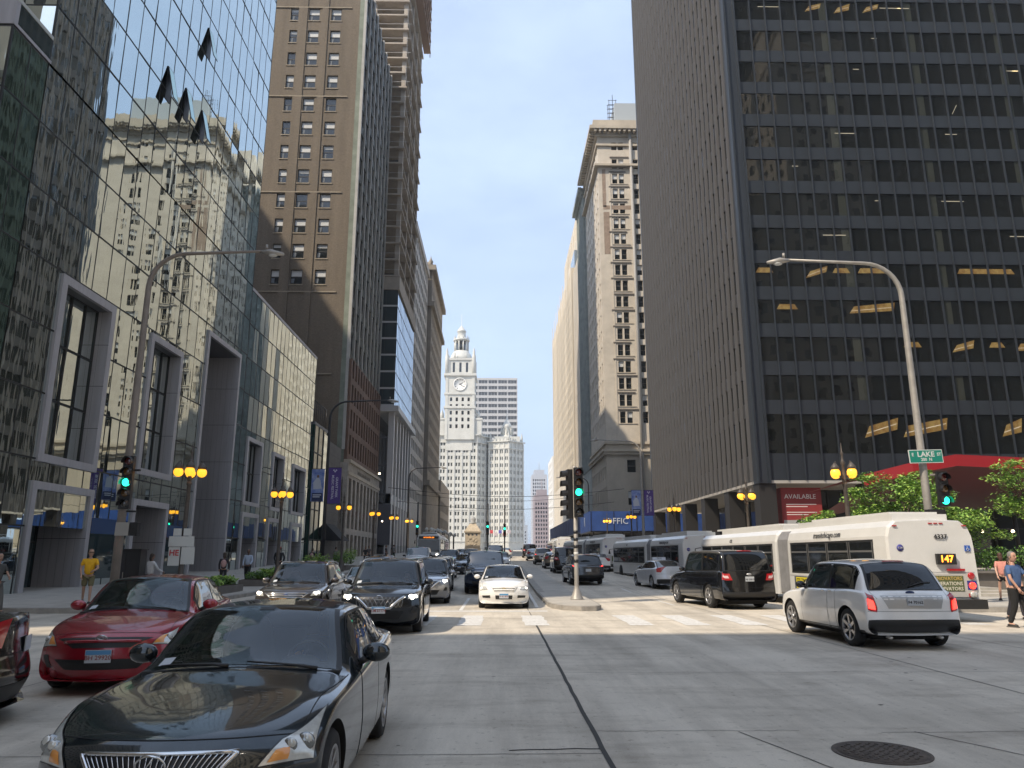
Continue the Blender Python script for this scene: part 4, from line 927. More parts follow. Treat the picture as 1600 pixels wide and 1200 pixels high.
# blocks behind and beside the camera that shade the crossing and show in the glass
def plain_block(name, label, x0, x1, y0, y1, H, m, face, pu=3.2, pz=3.8):
    root = empty(name, (0, 0, 0), 0, label, 'building'); b = MB(); b.box(x0, x1, y0, y1, 0, H, m)
    fs_ = {'n': (Face((x1, y1, 0), (-1, 0, 0)), x1 - x0), 'e': (Face((x1, y0, 0), (0, 1, 0)), y1 - y0), 's': (Face((x0, y0, 0), (1, 0, 0)), x1 - x0), 'w': (Face((x0, y1, 0), (0, -1, 0)), y1 - y0)}
    for k in face:
        f, W = fs_[k]
        for i in range(int(W / pu) - 1):
            for j in range(int(H / pz) - 2):
                a = f.p(pu * (i + .7), pz * (j + 1.4), .02); 
                q = [f.p(pu * (i + .7) + u, pz * (j + 1.4) + z, .02) for u, z in ((0, 0), (pu * .45, 0), (pu * .45, pz * .55), (0, pz * .55))]; b.add(q, [(0, 1, 2, 3)], dkglass)
    for z in (12, H - 8, H - 1): b.box(x0 - .6, x1 + .6, y0 - .6, y1 + .6, z, z + .8, m)
    b.build('wall', root)
plain_block('corner_office_block', 'stone office block on the near left corner behind the camera', -90, -21.5, -60, -10.2, 50, beige, 'ne')
plain_block('shade_block', 'unseen stone block far left, added to shade the avenue beyond the crossing', -120, -50, -10, 26, 90, beige, 'es')  # added out of view; its corner ends the sunlit band on the road
plain_block('rear_left_tower', 'stone tower far back behind the mirrored building', -110, -80.5, 50, 80, 115, beige, 'es')
plain_block('near_right_block', 'cream stone block on the near right corner behind the camera', 24, 60, -55, -9, 74, beige2, 'nw')
plain_block('slender_cream_tower', 'slender cream tower behind the near right block', 62, 80, -45, -20, 120, beige2, 'nw')
plain_block('south_tower', 'very tall dark office slab south of the crossing behind the camera', 16, 190, -130, -70, 230, mat('slab_dark', (.028, .032, .036), .6), 'nw', 2.6, 3.6)
plain_block('far_right_block', 'brown brick block on the side street at the far right', 86, 130, 40, 100, 60, brick, 'sw')
# ------------------------------------------------------------------ cars: one smooth shell per model, panels and lamps laid on it
def paint(name, col, rough=.22, metal=.35, coat=1.): return mat(name, col, rough, metal, coat=coat, nv=.06, ns=2.5)
carglass = mat('car_glass', (.012, .018, .020), .015, spec=1., ior=1.7, coat=.5)
backglass = mat('tinted_glass', (.006, .007, .008), .03, spec=.8)
blk = mat('black_trim', (.015, .015, .016), .45)
rub = mat('tyre_rubber', (.016, .016, .017), .8, nv=.3, ns=20)
well = mat('wheel_well', (.008, .008, .008), .9)
alloy = mat('alloy_rim', (.42, .42, .43), .3, metal=.8)
chrome = mat('chrome', (.62, .62, .62), .12, metal=1.)
lens = mat('lamp_lens', (.62, .62, .58), .10, metal=.25, coat=1., nv=.25, ns=14)
lens_in = mat('lamp_reflector', (.30, .31, .31), .15, metal=.8)
amber = mat('amber_lens', (.75, .30, .06), .2, coat=1.)
redl = mat('red_lens', (.42, .015, .02), .15, coat=1.)
redon = mat('red_lamp_on', (.8, .03, .02), .2, emit=(1, .04, .02), es=1.6, coat=1.)
whiteon = mat('headlamp_on', (1, 1, 1), .3, emit=(1, .95, .82), es=5.)
whitelow = mat('headlamp_low', (1, 1, 1), .3, emit=(1, .95, .82), es=1.6)
platew = mat('plate_white', (.50, .53, .56), .5); plateb = mat('plate_blue', (.10, .28, .50), .5); platet = mat('plate_text', (.25, .05, .05), .6)

PM = {}
holem = mat('cut_out', (0, 0, 0)); dashm = mat('dashboard_grey', (.035, .036, .038), .7); seatm = mat('seat_fabric', (.10, .095, .085), .8)
def clear_glass():
    m = bpy.data.materials.new('clear_windshield'); m.use_nodes = True; nt = m.node_tree; nt.nodes.clear(); N = nt.nodes
    o = N.new('ShaderNodeOutputMaterial'); t = N.new('ShaderNodeBsdfTransparent'); t.inputs[0].default_value = (.80, .86, .84, 1); g = N.new('ShaderNodeBsdfGlossy'); g.inputs['Roughness'].default_value = .015; g.inputs['Color'].default_value = (.9, .93, .95, 1)
    f = N.new('ShaderNodeFresnel'); f.inputs[0].default_value = 1.75; x = N.new('ShaderNodeMixShader'); nt.links.new(f.outputs[0], x.inputs[0]); nt.links.new(t.outputs[0], x.inputs[1]); nt.links.new(g.outputs[0], x.inputs[2]); nt.links.new(x.outputs[0], o.inputs[0]); return m
clearglass = clear_glass()
def slopes(P):     # monotone slopes along axis 0, uniform knots
    d = np.diff(P, axis=0); m = np.zeros_like(P)
    a, b = d[:-1], d[1:]; s = a * b > 0
    den = np.where(s, a + b, 1.); m[1:-1] = np.where(s, 2 * a * b / den, 0.)
    m[0] = d[0]; m[-1] = d[-1]
    return m
def herm(P, M, t):
    i = np.clip(np.floor(t).astype(int), 0, len(P) - 2); f = t - i
    return i, f
class Shell:
    def __init__(s, st):
        rows = []
        for (xc, xs, w, zb, zs, zc, yr, zrr) in st:
            if yr is None:
                ys = [0, .80, .955, 1.0, .975, .90, .70, .38, 0]
                dz = zc - zs; zz = [zb, zb, zb + .05, zb + (zs - zb) * .52, zs, zs + dz * .45, zs + dz * .78, zs + dz * .95, zc]
            else:
                ys = [0, .80, .955, 1.0, .975, .925, yr, yr * .55, 0]
                zz = [zb, zb, zb + .05, zb + (zs - zb) * .52, zs, zs + .035, zrr, zrr + (zc - zrr) * .75, zc]
            rows.append([(w * y, xs + (xc - xs) * (1 - abs(y) ** 2.3), z) for y, z in zip(ys, zz)])
        s.C = np.array(rows, float); s.M = slopes(s.C); s.n = len(rows) - 1
    def S(s, u, v):
        u = np.atleast_1d(np.asarray(u, float)); v = np.atleast_1d(np.asarray(v, float))
        u = np.clip(u, 0, s.n); sg = np.where(v > 8, -1., 1.); v = np.where(v > 8, 16 - v, v); v = np.clip(v, 0, 8)
        i = np.clip(np.floor(u).astype(int), 0, s.n - 1); f = (u - i)[:, None, None]
        h = lambda f, a, b, ma, mb: (2 * f**3 - 3 * f**2 + 1) * a + (f**3 - 2 * f**2 + f) * ma + (-2 * f**3 + 3 * f**2) * b + (f**3 - f**2) * mb
        R_ = h(f, s.C[i], s.C[i + 1], s.M[i], s.M[i + 1])           # n x 9 x 3
        R2 = np.swapaxes(R_, 0, 1); M2 = slopes(R2)
        # crisp centre: zero z/x slope across the centre line
        M2[-1, :, 1:] = 0
        j = np.clip(np.floor(v).astype(int), 0, 7); g = (v - j)[:, None]; k = np.arange(len(u))
        P = h(g, R2[j, k], R2[j + 1, k], M2[j, k], M2[j + 1, k]); P[:, 0] *= sg
        return P
    def SN(s, u, v, off=0.):
        u = np.atleast_1d(np.asarray(u, float)); v = np.atleast_1d(np.asarray(v, float)); e = .01
        P = s.S(u, v); du = s.S(np.minimum(u + e, s.n), v) - s.S(np.maximum(u - e, 0), v); dv = s.S(u, v + e) - s.S(u, v - e)
        N = np.cross(du, dv); l = np.linalg.norm(N, axis=1, keepdims=True); l[l < 1e-9] = 1; N = N / l
        return P + N * off, N
def patch(sh, q, off, m, mb, nu=8, nv=6, rev=False, dish=0.):
    # q = four (u,v) corners a,b,c,d ; bilinear
    (ua, va), (ub, vb), (uc, vc), (ud, vd) = q
    s, t = np.meshgrid(np.linspace(0, 1, nu + 1), np.linspace(0, 1, nv + 1), indexing='ij'); s = s.ravel(); t = t.ravel()
    U = (1 - s) * (1 - t) * ua + s * (1 - t) * ub + s * t * uc + (1 - s) * t * ud; W = (1 - s) * (1 - t) * va + s * (1 - t) * vb + s * t * vc + (1 - s) * t * vd
    P, N = sh.SN(U, W, off)
    if dish: P = P + N * (dish * np.sin(np.pi * s) * np.sin(np.pi * t))[:, None]
    k = len(mb.v); nvp = nv + 1; fs = []
    for i in range(nu):
        for j in range(nv): fs.append((i * nvp + j, (i + 1) * nvp + j, (i + 1) * nvp + j + 1, i * nvp + j + 1))
    o = mb.smooth; mb.smooth = True; mb.add([tuple(p) for p in P], fs, m); mb.smooth = o
def rect(u0, u1, v0, v1): return [(u0, v0), (u1, v0), (u1, v1), (u0, v1)]
def mir(q): return [(u, 16 - v) for u, v in q][::-1]
def strip_u(sh, u, v0, v1, w, m, mb, off=.0025, n=14):       # thin line at constant u
    vs = np.linspace(v0, v1, n + 1); P, N = sh.SN(np.full(n + 1, u), vs, off)
    T = sh.S(np.full(n + 1, u + .02), vs) - sh.S(np.full(n + 1, u - .02), vs); T /= np.maximum(np.linalg.norm(T, axis=1, keepdims=True), 1e-6)
    a = P - T * w / 2; b = P + T * w / 2
    mb.add([tuple(x) for x in np.vstack([a, b])], [(i, i + 1, n + 2 + i, n + 1 + i) for i in range(n)], m)
def strip_v(sh, v, u0, u1, w, m, mb, off=.0025, n=24):
    us = np.linspace(u0, u1, n + 1); P, N = sh.SN(us, np.full(n + 1, v), off)
    T = sh.S(us, np.full(n + 1, v + .02)) - sh.S(us, np.full(n + 1, v - .02)); T /= np.maximum(np.linalg.norm(T, axis=1, keepdims=True), 1e-6)
    a = P - T * w / 2; b = P + T * w / 2
    mb.add([tuple(x) for x in np.vstack([a, b])], [(i, i + 1, n + 2 + i, n + 1 + i) for i in range(n)], m)
def wheel_mesh(r, w, spokes, style):
    t = MB(); hw = w / 2
    t.lathe([(r * .66, -hw * .8), (r * .72, -hw), (r * .93, -hw * .96), (r, -hw * .7), (r, hw * .7), (r * .93, hw * .96), (r * .72, hw), (r * .66, hw * .8)], rub, 32, axis='x', cap=False)
    t.lathe([(r * .665, hw * .8), (r * .6, hw * .3), (0, hw * .2)], well, 24, axis='x', cap=False)
    g = MB(); g.lathe([(r * .70, hw * .98), (r * .66, hw * 1.0), (r * .62, hw * .8), (r * .62, hw * .4)], alloy, 32, axis='x', cap=False)
    for k in range(spokes):
        a = 2 * math.pi * k / spokes; T = Matrix.Rotation(a, 4, 'X'); g.T = T
        wd = r * (.05 if spokes > 8 else .075)
        g.add([(hw * .75, -wd * 1.3, r * .12), (hw * .75, wd * 1.3, r * .12), (hw * .92, wd, r * .64), (hw * .92, -wd, r * .64), (hw * .4, -wd * 1.3, r * .12), (hw * .4, wd * 1.3, r * .12), (hw * .5, wd, r * .64), (hw * .5, -wd, r * .64)],
              [(0, 1, 2, 3), (0, 4, 5, 1), (3, 2, 6, 7), (0, 3, 7, 4), (1, 5, 6, 2)], alloy)
    g.T = None; g.lathe([(r * .17, hw * .3), (r * .17, hw * .85), (r * .11, hw * .95), (0, hw * .97)], alloy, 16, axis='x')
    return t, g
def make_car(name, label, cat, L, W, H, wb, fo, st, pm, opt=None, group=None):
    o_ = dict(res=7, seats='sedan', grille='bars', wr=.33, spokes=10, suv=False, plate=None, lit=None, rear_lit=False, taxi=False, rails=False, clad=False)
    o_.update(opt or {}); O = type('O', (), o_)
    root = empty(name, (0, 0, 0), 0, label, cat, group)
    st = [(xc - L / 2, xs - L / 2, w, zb, zs, zc, yr, zz) for xc, xs, w, zb, zs, zc, yr, zz in st]
    PM[root.name] = pm; sh = Shell(st); n = sh.n; res = O.res
    # shell as closed tube
    nu, nv = n * res, 8 * max(4, res - 2)
    us = np.linspace(0, n, nu + 1); vs = np.linspace(0, 16, 2 * nv + 1)[:-1]
    UU, VV = np.meshgrid(us, vs, indexing='ij'); P = sh.S(UU.ravel(), VV.ravel())
    m2 = 2 * nv; fs = []
    for i in range(nu):
        for j in range(m2): fs.append((i * m2 + j, i * m2 + (j + 1) % m2, (i + 1) * m2 + (j + 1) % m2, (i + 1) * m2 + j))
    fs.append(tuple(range(m2 - 1, -1, -1))); fs.append(tuple(nu * m2 + j for j in range(m2)))
    b = MB(); b.smooth = True; b.add([tuple(p) for p in P], fs, pm)
    OPEN = O.__dict__.get('open', False)
    if OPEN:
        hi = b.mi(holem)
        for i in range(nu):
            for j in range(m2):
                u_, v_ = us[i] + .5 / res, (vs[j] + .5 * (vs[1] - vs[0]))
                if 5.07 < u_ < 5.93 and 6.28 < v_ < 9.72: b.m[i * m2 + j] = hi
    body = b.build('body', root); body.data.materials.append(well)
    yf, yrr = -L / 2 + fo, -L / 2 + fo + wb; wr = O.wr
    # cut the wheel arches
    for attempt in range(6):
        cut = MB(); ca = 1.13 + .0037 * attempt; nn_ = 40 + 3 * attempt
        for y in (yf, yrr):
            for sgn in (-1, 1): cut.lathe([(wr * ca, 0), (wr * ca, .52)] if sgn > 0 else [(wr * ca, -.52), (wr * ca, 0)], well, nn_, (W / 2 * sgn * 1.0 - (.36 if sgn > 0 else -.36), y + .0013 * attempt, wr * 1.02), axis='x')
        co = cut.build('cutter')
        md = body.modifiers.new('b', 'BOOLEAN'); md.object = co; md.operation = 'DIFFERENCE'; md.solver = 'EXACT' if attempt < 4 else 'FAST'
        try: md.material_mode = 'TRANSFER'
        except Exception: pass
        dg = bpy.context.evaluated_depsgraph_get(); me = bpy.data.meshes.new_from_object(body.evaluated_get(dg))
        body.modifiers.clear()
        if len(me.polygons) > .7 * len(body.data.polygons): break
        if attempt < 5: bpy.data.objects.remove(co)
    if len(me.polygons) < 1000: me = body.data
    if True:
        me.set_sharp_from_angle(angle=R(38)); me.name = 'body'; body.data = me
    bpy.data.objects.remove(co)
    if OPEN:
        import bmesh
        bmm = bmesh.new(); bmm.from_mesh(body.data); hi2 = [i for i, q in enumerate(body.data.materials) if q == holem]
        bmesh.ops.delete(bmm, geom=[f for f in bmm.faces if f.material_index in hi2], context='FACES'); bmm.to_mesh(body.data); bmm.free()
        kx = W / 1.8; yc = st[5][0]; zc_ = st[5][5]; yr_ = st[6][0]
        x = MB(); x.box(-W * .42, W * .42, yc + .10, yc + .50, zc_ - .25, zc_ - .035, dashm); x.ball((.38 * kx, yc + .42, zc_ - .04), .17, dashm, 12, (1, .7, .5)); x.box(-.12, .12, yc + .3, yc + .52, zc_ - .5, zc_ - .06, dashm); x.build('dashboard', root)
        x = MB(); x.T = Matrix.Translation((.38 * kx, yc + .66, zc_ - .05)) @ Matrix.Rotation(R(65), 4, 'X'); x.tube([(.18 * math.cos(a * math.pi / 10), .18 * math.sin(a * math.pi / 10), 0) for a in range(21)], .016, blk, 6, cap=False); x.tube([(-.18, 0, 0), (.18, 0, 0)], .014, blk, 6); x.tube([(0, 0, 0), (0, -.18, 0)], .014, blk, 6); x.ball((0, 0, 0), .05, blk, 8, (1, 1, .4)); x.build('steering_wheel', root)
        for sx in (-.38, .38):
            x = MB(); y_ = yr_ + .62; x.T = Matrix.Translation((sx * kx, y_, .42)) @ Matrix.Rotation(R(-14), 4, 'X')
            x.ball((0, 0, .42), .44, seatm, 14, (.56, .2, 1)); x.ball((0, 0, H * .5 + .02), .14, seatm, 10, (1, .5, .75)); x.T = None; x.ball((sx * kx, y_ - .3, .42), .3, seatm, 12, (.8, 1, .35)); x.build('front_seat', root)
        x = MB(); x.box(-W * .36, W * .36, yr_ + 1.45, yr_ + 1.65, .4, zc_ + .08, seatm); x.build('rear_seat', root)
        x = MB(); x.box(-W * .44, W * .44, yc + .1, yr_ + 1.7, .3, .34, dashm); x.build('cabin_floor', root)
    # wheels
    t, g = wheel_mesh(wr, .22, O.spokes, 0); tm = gm_ = None
    for y in (yf, yrr):
        for sgn in (-1, 1):
            if tm is None: wo = t.build('wheel', root); ro = g.build('rim', wo); tm, gm_ = wo.data, ro.data
            else: wo = link('wheel', tm, root); ro = link('rim', gm_, wo)
            wo.location = (sgn * (W / 2 - .135), y, wr)
            if sgn < 0: wo.rotation_euler = (0, 0, math.pi)
    gw = MB(); bd = MB()
    tt = np.linspace(5.2, 9.2, 161); yy = sh.S(tt, np.full(161, 2.5))[:, 1]
    dst_ = float(tt[np.argmax(yy > yf + wr * 1.13 + .03)]); den_ = float(tt[np.argmax(yy > yrr - wr * 1.13 - .03) - 1]); dst_ = max(dst_, 5.3)
    # glass
    e = .06 if O.suv else 0
    def both(q, off, m, mb, nu=8, nv=6, dish=0.): patch(sh, q, off, m, mb, nu, nv, dish=dish); patch(sh, mir(q), off, m, mb, nu, nv, dish=dish)
    w1 = MB()
    if OPEN:
        for q in (rect(5.0, 5.13, 6.12, 9.88), rect(5.87, 5.985, 6.12, 9.88), rect(5.12, 5.88, 6.12, 6.45), rect(5.12, 5.88, 9.55, 9.88)): patch(sh, q, .002, blk, w1, 8, 16)
    else: patch(sh, rect(5.02, 5.985, 6.12, 9.88), .002, blk, w1, 12, 20)
    patch(sh, rect(5.07, 5.93, 6.28, 9.72), .005, clearglass if OPEN else carglass, w1, 12, 20)
    # top tint band, mirror and dashboard objects behind the glass show as darker shapes
    wo_ = w1.build('windshield', root)
    sk2 = MB(); patch(sh, rect(5.13, 5.24, 9.35, 9.6), .008, platew, sk2, 2, 2); sk2.build('inspection_sticker', wo_); sk2 = MB(); patch(sh, rect(5.82, 5.90, 7.82, 8.18), .007, blk, sk2, 2, 2); sk2.build('rear_view_mirror', wo_)
    rw = MB(); ra, rb_ = O.__dict__.get('rear', (8.06, 8.93)); patch(sh, rect(ra - .05, rb_ + .05, 6.15, 9.85), .002, blk, rw, 10, 20); patch(sh, rect(ra, rb_, 6.32, 9.68), .005, backglass if O.suv else carglass, rw, 10, 20); rw.build('rear_window', root)
    uend = O.__dict__.get('uend', 8.62)
    for sd in (0, 1):
        tr = MB(); q = rect(5.42, uend + .05, 5.06, 5.93); patch(sh, q if sd == 0 else mir(q), .002, blk, tr, 30, 5); tr.build('window_trim', root)
        for a, c in ((5.50, 6.93), (7.03, min(7.97, uend - .3)), (min(8.03, uend - .24), uend)):
            q = rect(a, c, 5.14, 5.86); gl = MB(); patch(sh, q if sd == 0 else mir(q), .005, backglass if (O.suv and a > 7) else carglass, gl, 12, 5); gl.build('side_window', root)
        ch = MB()
        if O.__dict__.get('chrome_line'):
            ch = MB(); f_ = (lambda v: v) if sd == 0 else (lambda v: 16 - v)
            strip_v(sh, f_(5.03), 5.4, uend + .05, .018, chrome, ch, .004); ch.build('chrome_strip', root)
        # doors as raised panels
        for a, c in ((dst_, 6.94), (7.0, den_)):
            d = MB(); q = rect(a, c, 1.75, 4.98); patch(sh, q if sd == 0 else mir(q), .0035, pm, d, 12, 14); do = d.build('door', root)
            hd = MB(); p, nn = sh.SN([c - .22], [4.05 if sd == 0 else 16 - 4.05], .012); p = p[0]
            hd.ball(tuple(p), .09, O.__dict__.get('handle', pm), 10, (.14, 1, .16)); hd.build('handle', do)
        mr = MB(); p = sh.S([5.55], [5.0 if sd == 0 else 11.])[0]; sgn = 1 if sd == 0 else -1
        mc = O.__dict__.get('mirror', pm)
        mr.ball((p[0] + sgn * .13, p[1] - .0, p[2] + .09), .115, mc, 14, (1, .62, .68)); mr.tube([(p[0] - sgn * .02, p[1] + .02, p[2] + .0), (p[0] + sgn * .07, p[1], p[2] + .05)], .03, blk, 6)
        mo = mr.build('side_mirror', root); mg = MB(); mg.ball((p[0] + sgn * .13, p[1] + .05, p[2] + .09), .1, backglass, 10, (.9, .3, .6)); mg.build('mirror_glass', mo)
    gp = MB(); dk = mat('panel_gap', (.006, .006, .006), .8)
    for sd in (0, 1):
        f_ = (lambda v: v) if sd == 0 else (lambda v: 16 - v)
        for u in (dst_ - .01, 6.97, den_ + .01): strip_u(sh, u, f_(1.7), f_(5.0), .008, dk, gp)
        strip_v(sh, f_(1.72), dst_, den_, .008, dk, gp); strip_v(sh, f_(5.35), 3.0, 5.0, .007, dk, gp)
        strip_v(sh, f_(6.2), 9.02, 10., .006, dk, gp)
    strip_u(sh, 3.0 - .08, 5.3, 10.7, .007, dk, gp, n=30); strip_u(sh, 9.03, 6.2, 9.8, .006, dk, gp, n=30)
    strip_u(sh, 11.02, 4.2, 11.8, .006, dk, gp, n=40)
    gp.build('panel_gaps', root)
    # wipers
    for y0, y1 in ((-.08, -.66), (.62, .05)):
        wp = MB(); U = [5.035, 5.09, 5.12]; 
        pts = []
        for k in range(6):
            x = (y0 + (y1 - y0) * k / 5) * W / 1.8; v = 8 - abs(x) / (W / 2) * 2.0
            p, nn = sh.SN([5.02 + .07 * (k / 5) * (1 if k else 1)], [v if x > 0 else 16 - v], .02 if k else .012); pts.append(tuple(p[0]))
        wp.tube(pts, [.016, .012, .010, .009, .009, .006], blk, 5); wp.build('wiper', root)
    # front: grille, intake, lamps, plate
    g_ = O.__dict__.get('front', None)
    F = lambda v: v
    fr = O.__dict__.get('fr', {})
    gq = fr.get('grille', [(1.25, 6.7), (2.05, 6.2)])      # (u_low, v_edge_low), (u_high, v_edge_high)
    (ul, vl), (uh, vh) = gq
    gr = MB(); patch(sh, [(ul, vl), (uh, vh), (uh, 16 - vh), (ul, 16 - vl)], .004, blk, gr, 8, 16)
    gro = gr.build('grille', root)
    sur = MB()
    gs = fr.get('style', 'bars'); bm = fr.get('bar', chrome)
    if gs == 'vertical':
        for k in range(-12, 13):
            def vv(u): e_ = vl + (vh - vl) * (u - ul) / (uh - ul); return 8 + k / 13. * (8 - e_)
            us_ = np.linspace(ul + .04, uh - .04, 6); P_, N_ = sh.SN(us_, [vv(x) for x in us_], .016); sur.tube([tuple(p) for p in P_], .0042, bm, 5)
    elif gs == 'bars':
        for k in range(fr.get('n', 3)):
            u = ul + (uh - ul) * (k + .5) / fr.get('n', 3); e_ = vl + (vh - vl) * (u - ul) / (uh - ul)
            P_, N_ = sh.SN(np.full(15, u), np.linspace(e_ + .05, 16 - e_ - .05, 15), .01); sur.tube([tuple(p) for p in P_], fr.get('bt', .012), bm, 6)
    elif gs == 'mesh':
        for k in range(-5, 6):
            for s_ in (1, -1):
                us_ = np.linspace(ul + .05, uh - .05, 6); P_, N_ = sh.SN(us_, np.clip(8 + k * .28 + s_ * .5 * (us_ - ul) / (uh - ul), vh + .1, 15.9 - vh), .008); sur.tube([tuple(p) for p in P_], .004, bm, 4)
    if fr.get('surround', True):
        loop = [(ul, 16 - vl), (uh, 16 - vh)] if fr.get('vshape') else [(ul, vl), (uh, vh), (uh, 16 - vh), (ul, 16 - vl), (ul, vl)]
        segs = [((uh, vh), (ul, vl)), ((ul, vl), (ul, 16 - vl)), ((ul, 16 - vl), (uh, 16 - vh))] + ([] if fr.get('vshape') else [((uh, 16 - vh), (uh, vh))])
        pts = []
        for a, c in segs:
            P_, N_ = sh.SN(np.linspace(a[0], c[0], 14), np.linspace(a[1], c[1], 14), .012); pts += [tuple(p) for p in P_]
        sur.tube(pts, fr.get('st', .014), bm, 6)
    if sur.v: sur.build('grille_bars', gro)
    em = MB(); eu, ez = fr.get('emblem', ((ul + uh) / 2, .055)); p, nn = sh.SN([eu], [8.], .022); p = p[0]
    kd = fr.get('logo', 'oval'); em.T = Matrix.Translation(tuple(p)) @ Matrix.Rotation(R(fr.get('tilt', 8)), 4, 'X')
    def ring(cx, cz, rx, rz_, rt=.006):
        em.tube([(cx + rx * math.cos(a * math.pi / 12), 0, cz + rz_ * math.sin(a * math.pi / 12)) for a in range(25)], rt, chrome, 6, cap=False)
    if kd == 'L': ring(0, 0, ez * 1.3, ez, .007); em.tube([(.015, 0, .045), (-.035, 0, -.022), (.055, 0, -.022)], .006, chrome, 6)
    elif kd == 'ovals': ring(0, 0, ez * 1.35, ez); ring(0, ez * .35, ez * .95, ez * .45, .005); ring(0, ez * .05, ez * .4, ez * .9, .005)
    elif kd == 'ringbar': ring(0, 0, ez, ez, .009); em.box(-ez * 1.2, ez * 1.2, -.008, .008, -.016, .016, chrome)
    elif kd == 'bow': em.box(-ez * 1.3, ez * 1.3, -.006, .006, -ez * .2, ez * .2, mat('gold_emblem', (.5, .38, .12), .3, metal=.8)); em.box(-ez * .4, ez * .4, -.007, .007, -ez * .4, ez * .4, mat('gold_emblem'))
    else: em.lathe([(ez * 1.3, -.004), (ez * 1.3, .004)], mat('emblem_blue', (.02, .04, .15), .3), 20, axis='y', sy=.5); ring(0, 0, ez * 1.3, ez * .65, .004)
    em.T = None; em.build('emblem', root)
    for q, nm_ in fr.get('intakes', [([(.35, 6.3), (.9, 6.2), (.9, 9.8), (.35, 9.7)], 'air_intake')]):
        ib = MB(); patch(sh, q, .004, blk, ib, 5, 14); ib.build(nm_, root)
    for q in fr.get('fog', []):
        for sd in (0, 1): ib = MB(); patch(sh, q if sd == 0 else mir(q), .005, blk, ib, 5, 5); ib.build('fog_lamp', root)
    hq = fr.get('head', [(2.0, 6.2), (2.75, 6.1), (3.35, 4.75), (2.2, 4.5)])
    for sd in (0, 1):
        f_ = (lambda q: q) if sd == 0 else mir
        hl = MB(); patch(sh, f_(hq), .004, blk, hl, 8, 8); 
        c = np.mean(np.array(hq), axis=0); inner = [tuple(c + (np.array(x) - c) * .93) for x in hq]
        patch(sh, f_(inner), .007, lens, hl, 8, 8, dish=.012)
        ho = hl.build('headlight', root)
        a_ = fr.get('amber')
        det = MB()
        A, B_, C_, D_ = [np.array(x) for x in inner]
        bil = lambda s, t: tuple((1 - s) * (1 - t) * A + s * (1 - t) * B_ + s * t * C_ + (1 - s) * t * D_)
        if a_: s0, s1, t0, t1 = a_; patch(sh, f_([bil(s0, t0), bil(s1, t0), bil(s1, t1), bil(s0, t1)]), .014, amber, det, 5, 5, dish=.008)
        for (s0, t0, rr, mm) in fr.get('bulbs', [(.5, .3, .055, lens_in), (.5, .62, .05, lens_in)]):
            uv = bil(s0, t0); uv = uv if sd == 0 else (uv[0], 16 - uv[1]); p, nn = sh.SN([uv[0]], [uv[1]], .004 if mm is lens_in else .0); 
            if O.lit: mm = O.lit
            det.ball(tuple(p[0]), rr, mm, 14, (1, .5, .9)); 
            if mm is lens_in: det.ball(tuple(p[0] + nn[0] * .022), rr * .6, lens, 12, (1, .5, 1))
        if det.v: det.build('lamp_insert', ho)
    def plate(x, y, z, ang, front, txt):
        pl = MB(); pl.T = Matrix.Translation((x, y, z)) @ Matrix.Rotation(ang, 4, 'X')
        sg = -1 if front else 1
        pl.box(-.155, .155, min(0, sg * .012), max(0, sg * .012), -.078, .078, platew)
        y2 = sg * .0135; 
        pl.quad((-.15, y2, .02), (.15, y2, .02), (.15, y2, .073), (-.15, y2, .073), plateb) if txt and front else None
        po = pl.build('number_plate', root)
        if txt: text(txt, .078, pl.T @ fmat((0, sg * .0145, -.018), (1, 0, 0) if front else (-1, 0, 0)), platet if front else blk, po, 'plate_number', .001, bold=.001)
    pz = fr.get('pz', .45); 
    uu = np.linspace(0, 3, 60); PP = sh.S(uu, np.full(60, 8.)); k = int(np.argmin(abs(PP[:, 2] - pz))); plate(0, PP[k, 1] - .025, pz, 0, True, O.plate)
    # rear: lamps, plate, emblem, exhaust
    re = O.__dict__.get('re', {})
    for sd in (0, 1):
        f_ = (lambda q: q) if sd == 0 else mir
        tl = MB(); tq = re.get('tail', [(10.1, 4.2), (10.9, 4.2), (10.9, 5.9), (10.15, 5.9)]); patch(sh, f_(tq), .006, redl, tl, 8, 10, dish=.012); to = tl.build('tail_light', root)
        ti = re.get('tail_in')
        if ti: x = MB(); patch(sh, f_(ti), .02, re.get('tin_mat', redon if O.rear_lit else lens), x, 5, 6); x.build('lamp_insert', to)
    uu = np.linspace(9, 12.9, 90); PP = sh.S(uu, np.full(90, 8.)); rz_ = re.get('pz', .82); k = int(np.argmin(abs(PP[:, 2] - rz_)))
    if re.get('recess'):
        x = MB(); ua = uu[int(np.argmin(abs(PP[:, 2] - rz_ - .11)))]; ub = uu[int(np.argmin(abs(PP[:, 2] - rz_ + .13)))]
        patch(sh, rect(ua, ub, 6.5, 9.5), .003, re['recess'], x, 4, 10); x.build('plate_recess', root)
    plate(0, PP[k, 1] + .012, rz_, 0, False, re.get('txt'))
    if re.get('logo'):
        x = MB(); k = int(np.argmin(abs(PP[:, 2] - re['logo'][0]))); x.lathe([(.085, -.01), (.085, .01), (.075, .014), (0, .014)], mat(re['logo'][1], re['logo'][2], .3, metal=.3), 20, (0, PP[k, 1] + .012, PP[k, 2]), axis='y', sy=.42); x.build('rear_emblem', root)
    if re.get('bump'): x = MB(); patch(sh, rect(re['bump'][0], re['bump'][1] + .05, 1.2, 14.8), .006, blk, x, 8, 40); x.build('rear_bumper_cover', root)
    if re.get('stop'): x = MB(); k = re['stop']; patch(sh, rect(k, k + .08, 7.45, 8.55), .03, redl, x, 3, 8); x.build('brake_light', root)
    if re.get('wiper'): x = MB(); p, nn = sh.SN([8.85, 8.72, 8.7], [8.1, 8.8, 9.3], .022); x.tube([tuple(q) for q in p], .012, blk, 6); x.build('rear_wiper', root)
